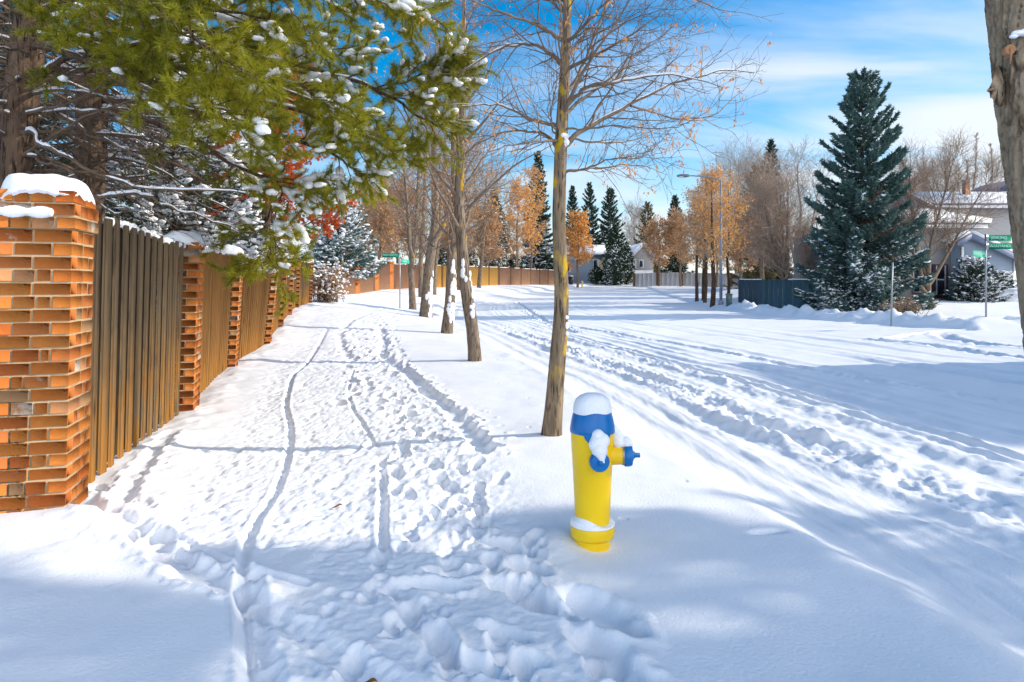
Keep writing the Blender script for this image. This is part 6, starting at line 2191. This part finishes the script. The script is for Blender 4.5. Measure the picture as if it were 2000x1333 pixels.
# ------------------------------------------------------------------ far house
fd = 95.0
fz = gz(13, fd) - 0.3
X = lambda px: (px - 1000) / F * fd
Zv = lambda py: EYE + (HZ - py) / F * fd
fhs = thing('far_house', 'low blue grey house with a white trimmed gable at the end of the road', 'house', (X(1190), fd, fz))
bx0, bx1 = X(1085), X(1226)
part('main_wall', SIDING, lambda m: cbox(m, bx0, bx1, fd + 0.0, fd + 8, fz - 0.3, Zv(500) + 0.0, 0.01), fhs)
part('main_roof', SHINGLE, lambda m: slab(m, [[bx0 - 0.4, fd - 0.7, Zv(500) + 0.0], [bx1 + 1, fd - 0.7, Zv(500) + 0.0], [bx1 + 1, fd + 4, Zv(480)], [bx0 - 0.4, fd + 4, Zv(480)]], 0.1), fhs)
part('roof_snow', SNOW, lambda m: slab(m, [[bx0 - 0.4, fd - 0.72, Zv(500) + 0.13], [bx1 + 1, fd - 0.72, Zv(500) + 0.13], [bx1 + 1, fd + 4, Zv(480) + 0.13], [bx0 - 0.4, fd + 4, Zv(480) + 0.13]], 0.2), fhs)
w0, w1 = X(1227), X(1269)
part('gable_wall', SIDING2, lambda m: gable_prism(m, w0, w1, fd - 2.5, fd + 6, fz - 0.3, Zv(505), Zv(482), (w0 + w1) / 2), fhs)
xm = (w0 + w1) / 2
part('gable_trim', TRIM, lambda m: (slab(m, [[w0 - 0.45, fd - 3.0, Zv(508)], [xm, fd - 3.0, Zv(480) + 0.05], [xm, fd - 3.0, Zv(480) - 0.25], [w0 - 0.45, fd - 3.0, Zv(508) - 0.3]], 0.06),
                                    slab(m, [[xm + .005, fd - 3.0, Zv(480) + 0.05], [w1 + 0.45, fd - 3.0, Zv(508)], [w1 + 0.45, fd - 3.0, Zv(508) - 0.3], [xm + .005, fd - 3.0, Zv(480) - 0.25]], 0.06)), fhs)
part('gable_roof', SNOW, lambda m: (slab(m, [[w0 - 0.5, fd - 3.0, Zv(508) + 0.05], [xm, fd - 3.0, Zv(480) + 0.1], [xm, fd + 6, Zv(480) + 0.1], [w0 - 0.5, fd + 6, Zv(508) + 0.05]], 0.22),
                                    slab(m, [[xm + .01, fd - 3.0, Zv(480) + 0.1], [w1 + 0.5, fd - 3.0, Zv(508) + 0.05], [w1 + 0.5, fd + 6, Zv(508) + 0.05], [xm + .01, fd + 6, Zv(480) + 0.1]], 0.22)), fhs)


def window(px0, px1, py0, py1, y, glass=GLASS):
    w = part('window', TRIM, lambda m: cbox(m, X(px0), X(px1), y - 0.06, y - 0.003, Zv(py1), Zv(py0)), fhs)
    t = 0.1
    part('window_pane', glass, lambda m: cbox(m, X(px0) + t, X(px1) - t, y - 0.085, y - 0.062, Zv(py1) + t, Zv(py0) - t), w)


window(1241.5, 1250, 509, 524, fd - 2.5)
window(1228.5, 1236, 508, 526, fd - 2.5)
window(1158, 1168.5, 507, 531, fd)
window(1168.8, 1179, 508, 527, fd, CURTAIN)
window(1104, 1114, 520, 532, fd)
part('lower_siding', TRIM, lambda m: cbox(m, w0 + 0.05, w1 - 0.05, fd - 2.56, fd - 2.503, fz - 0.2, Zv(529)), fhs)

# ------------------------------------------------------------------ distant trees
DT = 'conifers at the far end of the road'


def far_base(px, d):
    x = (px - 1000) / F * d
    return np.array([x, d, gz(x, d) - 0.1])


def h_to(py, d, b):
    return EYE + (HZ - py) / F * d - b[2]


for px, d, top, w, mat, lab in [
    (1118, 108, 363, 46, SPRUCE_D, 'narrow dark spruce beside the ash trunk, leftmost of the three far spruces'),
    (1151, 112, 357, 58, SPRUCE_D, 'dark spruce in the middle of the three far spruces'),
    (1192, 104, 368, 72, SPRUCE_D, 'widest dark spruce of the three, right behind the cedar'),
    (1318, 112, 383, 56, SPRUCE_D, 'lone dark spruce right of the larch with a pointed top'),
    (1506, 74, 272, 70, SPRUCE_D, 'dark spruce whose tip rises above the bare grey trees'),
]:
    b_ = far_base(px, d)
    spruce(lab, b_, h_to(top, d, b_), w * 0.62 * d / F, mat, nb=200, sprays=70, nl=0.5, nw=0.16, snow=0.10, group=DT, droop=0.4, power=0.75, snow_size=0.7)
b_ = far_base(1051, 89)
spruce('tall dark spruce with snowy lower boughs just left of the ash trunk', b_, h_to(296, 89, b_), 2.6, SPRUCE_D, nb=300, sprays=80, nl=0.42, nw=0.12, snow=0.45, snow_lo=0.42, group=DT, droop=0.5, power=0.7, snow_size=1.0)
b_ = far_base(1265, 108)
spruce('olive brown larch with a thin pointed top between two far spruces', b_, h_to(396, 108, b_), 3.0, LARCH, nb=180, sprays=60, nl=0.5, nw=0.10, group=DT, droop=0.2, power=0.7, name='larch_tree')
b_ = far_base(1480, 66)
spruce('olive brown pine standing among the bare grey trees', b_, h_to(330, 66, b_), 2.9, LARCH, nb=150, sprays=60, nl=0.4, nw=0.07, group=DT, droop=0.15, power=0.5, name='larch_tree')


def column_tree(name, label, base, h, rad, mat, n=3500, snow=0.2, size=0.35, group=None):
    base = np.array(base, float)
    r = thing(name, label, 'tree', base, group)
    mt = MB()
    add_tubes(mt, np.array([base - UP * .2, base + UP * h * 0.6]), np.array([0.16, 0.05]), 8)
    mt.build('trunk', BARK_DARK, r)
    f = rng.random(n) ** 1.1
    prof = rad * np.clip(1.15 * (1 - f ** 3.0), 0.02, 1.0) * (0.75 + 0.25 * np.clip(f * 6, 0, 1))
    az = rng.uniform(0, 6.283, n)
    rr = prof * (0.55 + 0.5 * rng.random(n)) * (1 + 0.35 * fbm(az * 1.6, f * h * 0.9, 3, int(base[0] * 10) % 97))
    p = base + np.c_[np.cos(az) * rr, np.sin(az) * rr, f * h]
    D = nrm(np.c_[np.cos(az) * 0.45, np.sin(az) * 0.45, np.full(n, 1.0)] + 0.35 * rng.standard_normal((n, 3)))
    mn = MB()
    add_tris(mn, p, D, size * rng.uniform(0.5, 1.2, n), size * 0.28)
    add_tris(mn, p, nrm(D + 0.4 * rng.standard_normal((n, 3))), size, size * 0.3)
    mn.build('foliage', mat, r)
    m = (rng.random(n) < snow * np.clip(1.3 - f, 0.2, 1.2)) & (vnoise(az * 2, f * h, 9) > -0.25)
    ms = MB()
    k = int(m.sum())
    s = size * 0.28 * rng.uniform(0.5, 1.2, k)
    add_blobs(ms, p[m] + D[m] * size * 0.3, np.c_[s * 1.2, s, s * 0.6], sub=0, jit=0.2)
    ms.build('branch_snow', SNOW, r, smooth=True)
    return r


b_ = far_base(1201, 88)
column_tree('cedar_tree', 'dark green columnar cedar in front of the far house', b_, h_to(447, 88, b_), 1.55, CEDAR, n=4200, snow=0.22)
b_ = far_base(1224, 89)
column_tree('cedar_tree', 'shorter snow speckled cedar touching the gable of the far house', b_, h_to(476, 89, b_), 1.0, CEDAR, n=2600, snow=0.4)
b_ = far_base(1166, 90)
column_tree('evergreen_shrub', 'rounded dark shrub under the window of the far house', b_, 2.2, 1.1, CEDAR, n=1800, snow=0.25)
b_ = far_base(964, 74)
column_tree('cedar_tree', 'tall snow speckled cedar behind the golden fence', b_, h_to(372, 74, b_), 1.5, CEDAR_T, n=5200, snow=0.45)
b_ = far_base(905, 66)
column_tree('cedar_tree', 'bushy snowy cedar behind the golden fence, between two row trees', b_, h_to(470, 66, b_), 1.3, CEDAR, n=3000, snow=0.45)
b_ = far_base(1002, 78)
column_tree('evergreen_shrub', 'snowy evergreen shrub showing over the pinkish brown fence', b_, 3.4, 1.5, SPRUCE_D, n=2600, snow=0.5)
b_ = far_base(1078, 88)
column_tree('evergreen_shrub', 'snowy evergreen shrub at the end of the brown fence, left of the ash trunk', b_, 3.2, 1.4, SPRUCE_D, n=2200, snow=0.5)
b_ = far_base(866, 58)
column_tree('evergreen_shrub', 'snow speckled bush behind the golden fence, left of the snow plastered trunk', b_, 3.2, 1.3, CEDAR, n=2400, snow=0.45)


def far_tree(label, px, d, top, cw, mats, leaves=None, leaf_n=0, leaf_size=0.1, name='deciduous_tree', group=None, lean=0.0, t0=0.3, n1=18, n2=9, n3=7, n4=0, tr=0.13, up=0.05, ang1=(30, 58), snow=None, forks=0, min_r=0.010, twig_r=0.014, dup_=None):
    b_ = far_base(px, d)
    h = h_to(top, d, b_)
    cw_m = cw * d / F
    pts = [b_ - UP * 0.1] + [b_ + np.array([lean * h * f + rng.normal(0, 0.007) * h, rng.normal(0, 0.007) * h, f * h]) for f in (0.15, 0.35, 0.55, 0.75, 0.95)]
    fk = []
    for k in range(forks):
        a = rng.uniform(0, 6.28)
        o = np.array([math.cos(a), math.sin(a) * 0.6, 0]) * cw_m * 0.30
        fk.append(([b_ + UP * 0.05 * h, b_ + o * 0.25 + UP * 0.2 * h, b_ + o * 0.6 + UP * 0.42 * h, b_ + o * 0.9 + UP * 0.65 * h, b_ + o * 1.1 + UP * 0.86 * h], [tr * 0.8, tr * 0.7, tr * 0.5, tr * 0.32, 0.02]))
    return leafless_tree(name, label, 'tree', b_, pts, [tr * 1.15, tr, tr * 0.85, tr * 0.6, tr * 0.35, 0.02], mats, group, n1=n1, n2=n2, n3=n3, n4=n4, l1=cw_m * 0.52, l2=cw_m * 0.24, l3=cw_m * 0.11, t0=t0, ang1=ang1, up=up,
                         leaves=leaves, leaf_n=leaf_n, leaf_size=leaf_size, twig_r=twig_r, min_r=min_r, sides=(10, 5, 4, 3), snow=snow, forks=fk)[0]


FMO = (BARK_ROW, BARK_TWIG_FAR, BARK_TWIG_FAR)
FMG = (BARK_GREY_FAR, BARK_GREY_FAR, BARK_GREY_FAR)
FMD = (BARK_DARK, BARK_TWIG_FAR, BARK_TWIG_FAR)
# left-hand orange trees above the far fence
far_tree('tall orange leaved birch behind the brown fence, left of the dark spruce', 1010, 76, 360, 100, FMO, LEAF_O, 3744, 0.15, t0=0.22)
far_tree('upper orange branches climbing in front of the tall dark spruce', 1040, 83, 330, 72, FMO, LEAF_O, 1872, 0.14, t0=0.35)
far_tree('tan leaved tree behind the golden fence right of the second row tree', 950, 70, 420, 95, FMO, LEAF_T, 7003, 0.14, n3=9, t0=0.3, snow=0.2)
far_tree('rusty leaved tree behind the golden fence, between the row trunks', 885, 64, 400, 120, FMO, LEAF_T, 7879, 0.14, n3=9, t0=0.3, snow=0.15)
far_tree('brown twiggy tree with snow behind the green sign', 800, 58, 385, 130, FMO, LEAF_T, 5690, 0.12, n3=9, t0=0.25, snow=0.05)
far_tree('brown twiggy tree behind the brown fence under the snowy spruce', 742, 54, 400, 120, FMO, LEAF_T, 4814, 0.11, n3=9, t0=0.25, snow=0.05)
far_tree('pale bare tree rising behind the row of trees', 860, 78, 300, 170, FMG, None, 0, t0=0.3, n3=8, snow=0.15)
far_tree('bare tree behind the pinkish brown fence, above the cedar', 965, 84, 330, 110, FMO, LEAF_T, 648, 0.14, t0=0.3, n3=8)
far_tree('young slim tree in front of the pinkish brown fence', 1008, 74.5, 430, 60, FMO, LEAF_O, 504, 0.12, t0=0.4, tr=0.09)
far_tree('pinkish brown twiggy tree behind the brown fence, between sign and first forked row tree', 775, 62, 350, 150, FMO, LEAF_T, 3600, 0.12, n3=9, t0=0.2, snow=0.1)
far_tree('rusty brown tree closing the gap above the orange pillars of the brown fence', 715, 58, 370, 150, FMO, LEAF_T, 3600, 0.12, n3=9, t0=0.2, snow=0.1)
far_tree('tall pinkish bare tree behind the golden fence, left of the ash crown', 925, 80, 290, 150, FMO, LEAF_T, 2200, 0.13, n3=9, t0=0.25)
# round orange tree by the ash trunk
far_tree('round golden orange tree right of the ash trunk, before the far house', 1128, 81, 418, 68, FMO, LEAF_O, 4032, 0.16, t0=0.28, ang1=(35, 65), up=0.02, n1=24)
# centre-right
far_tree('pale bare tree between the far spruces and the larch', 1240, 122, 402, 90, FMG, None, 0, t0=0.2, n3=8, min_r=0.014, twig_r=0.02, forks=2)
far_tree('rust orange tree behind the pale wall, left one', 1287, 82, 438, 92, FMO, LEAF_T, 3312, 0.15, t0=0.3, up=0.02)
far_tree('rust orange tree behind the pale wall, right one', 1330, 80, 425, 90, FMO, LEAF_T, 3312, 0.15, t0=0.3, up=0.02)
RO = 'orange trees in a row by the street lamp'
far_tree('slim orange tree, leftmost dark trunk of the row by the lamp', 1361, 49, 392, 110, FMD, LEAF_T, 1728, 0.085, group=RO, t0=0.36, tr=0.12, min_r=0.007, twig_r=0.010)
far_tree('thin forked orange tree second in the row by the lamp', 1373, 50, 380, 100, FMD, LEAF_O, 1497, 0.085, group=RO, t0=0.36, tr=0.09, forks=1, min_r=0.007, twig_r=0.010)
far_tree('orange tree third in the row by the lamp, with a straight dark trunk', 1376, 46.5, 365, 112, FMD, LEAF_T, 1728, 0.085, group=RO, t0=0.36, tr=0.12, min_r=0.007, twig_r=0.010)
far_tree('tallest orange tree, its dark trunk right next to the lamp pole', 1391, 42.8, 336, 140, FMD, LEAF_O, 3225, 0.085, group=RO, t0=0.34, tr=0.15, min_r=0.007, twig_r=0.010)
far_tree('orange tree behind the lamp pole with its crown to the right', 1422, 52, 360, 120, FMD, LEAF_O, 2419, 0.085, group=RO, t0=0.36, tr=0.12, min_r=0.007, twig_r=0.010)
far_tree('rusty small tree behind the teal fence, next to the lamp', 1446, 60, 430, 90, FMO, LEAF_T, 4147, 0.11, t0=0.25)
far_tree('rusty bush like tree behind the pale wall, between the lamp and the row', 1400, 78, 440, 110, FMO, LEAF_T, 2736, 0.14, t0=0.2)
# bare trees
BG = 'bare trees between the lamp and the blue spruce'
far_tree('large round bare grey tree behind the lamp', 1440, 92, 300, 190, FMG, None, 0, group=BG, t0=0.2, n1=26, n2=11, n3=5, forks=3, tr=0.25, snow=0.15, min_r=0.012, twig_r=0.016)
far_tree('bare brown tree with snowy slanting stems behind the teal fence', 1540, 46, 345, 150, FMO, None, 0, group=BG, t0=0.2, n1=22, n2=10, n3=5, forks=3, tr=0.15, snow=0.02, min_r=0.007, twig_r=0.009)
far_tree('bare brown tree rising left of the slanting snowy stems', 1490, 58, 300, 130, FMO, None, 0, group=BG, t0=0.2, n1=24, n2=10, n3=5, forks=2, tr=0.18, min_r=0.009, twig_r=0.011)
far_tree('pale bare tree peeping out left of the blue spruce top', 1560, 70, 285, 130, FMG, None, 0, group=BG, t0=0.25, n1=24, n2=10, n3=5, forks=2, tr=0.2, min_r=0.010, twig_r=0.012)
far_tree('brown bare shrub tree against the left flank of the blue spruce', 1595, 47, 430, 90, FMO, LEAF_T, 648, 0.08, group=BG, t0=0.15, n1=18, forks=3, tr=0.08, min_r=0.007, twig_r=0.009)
for px, d, tp, wd_, lb in [(1805, 72, 300, 90, 'bare pinkish tree rising right of the blue spruce, behind the roof'), (1850, 76, 292, 90, 'bare pale tree behind the middle of the grey roof'), (1760, 68, 320, 80, 'bare tree half hidden behind the right flank of the blue spruce')]:
    far_tree(lb, px, d, tp, wd_, FMO, None, 0, group='bare trees behind the grey house', t0=0.3, n1=24, n2=9, n3=5, forks=3, tr=0.12, up=0.12, ang1=(18, 40), min_r=0.010, twig_r=0.012)
for px, d, tp, lb in [(1906, 80, 246, 'tallest slim bare poplar behind the grey house'), (1936, 82, 266, 'slim bare poplar between the tallest one and the big trunk'), (1890, 84, 300, 'shortest slim bare poplar beside the chimney')]:
    far_tree(lb, px, d, tp, 26, FMO, None, 0, group='bare poplars behind the grey house', t0=0.3, n1=40, n2=9, n3=5, tr=0.13, up=0.16, ang1=(14, 28), name='poplar_tree', min_r=0.010, twig_r=0.012)

# pale woodland closing the view beyond everything
mbw = MB()
sw = []
for k in range(26):
    x = -110 + k * 12 + rng.uniform(-3, 3)
    sw.append([x, 190 + rng.uniform(-15, 25), 0])
sw = np.array(sw)
sw[:, 2] = [gz(a, b) - 0.2 for a, b in sw[:, :2]]
Pq, Rq = grow(sw, np.repeat([[0, 0, 1.0]], len(sw), 0), rng.uniform(7, 12, len(sw)), 0.2, 0.04, 10, 0.03, 0.05)
add_tubes(mbw, Pq, Rq, 5)
s_, d_, r_, t_ = spawn(Pq, Rq, 16, 0.25, 1.0, (25, 55), rf=0.5)
Pr, Rr = grow(s_, d_, rng.uniform(1.5, 4.0, len(s_)), 0.06, 0.03, 6, 0.1, 0.04)
add_tubes(mbw, Pr, Rr, 3)
s_, d_, r_, t_ = spawn(Pr, Rr, 8, 0.2, 1.0, (25, 55), rf=0.6)
Pt, Rt = grow(s_, d_, rng.uniform(0.6, 1.6, len(s_)), 0.035, 0.025, 3, 0.1, 0.02)
add_tubes(mbw, Pt, Rt, 3)
o = mbw.build('far_woods', BARK_GREY_FAR, loc=(40, 190, 3))
tagit(o, 'pale leafless woodland closing the end of the road', 'woodland', kind='stuff')

# ------------------------------------------------------------------ what stands right of the frame and throws the shade
sh_house = thing('side_house', 'neighbouring house right of the view whose roof shades the road', 'house', (21, 11, 0))
part('wall', SIDING2, lambda m: cbox(m, 17.6, 29, 9.7, 15.0, -0.5, 5.6, 0.01), sh_house)
part('roof', SHINGLE, lambda m: (slab(m, [[16.9, 9.2, 5.4], [16.9, 15.5, 5.4], [23.3, 15.5, 8.1], [23.3, 9.2, 8.1]], 0.15), slab(m, [[23.31, 9.2, 8.1], [23.31, 15.5, 8.1], [29.7, 15.5, 5.4], [29.7, 9.2, 5.4]], 0.15)), sh_house)
part('roof_snow', SNOW, lambda m: (slab(m, [[16.9, 9.2, 5.56], [16.9, 15.5, 5.56], [23.3, 15.5, 8.26], [23.3, 9.2, 8.26]], 0.2), slab(m, [[23.31, 9.2, 8.26], [23.31, 15.5, 8.26], [29.7, 15.5, 5.56], [29.7, 9.2, 5.56]], 0.2)), sh_house)
spruce('tall spruce right of the view, shading the foreground snow', gbase(15.5, 4.6), 13.0, 3.2, SPRUCE_D, nb=220, sprays=70, nl=0.34, nw=0.16, snow=0.1, group='spruces right of the view')
spruce('second spruce right of the view, shading the foreground snow', gbase(14.0, 1.2), 12.0, 3.2, SPRUCE_D, nb=220, sprays=70, nl=0.34, nw=0.16, snow=0.1, group='spruces right of the view')
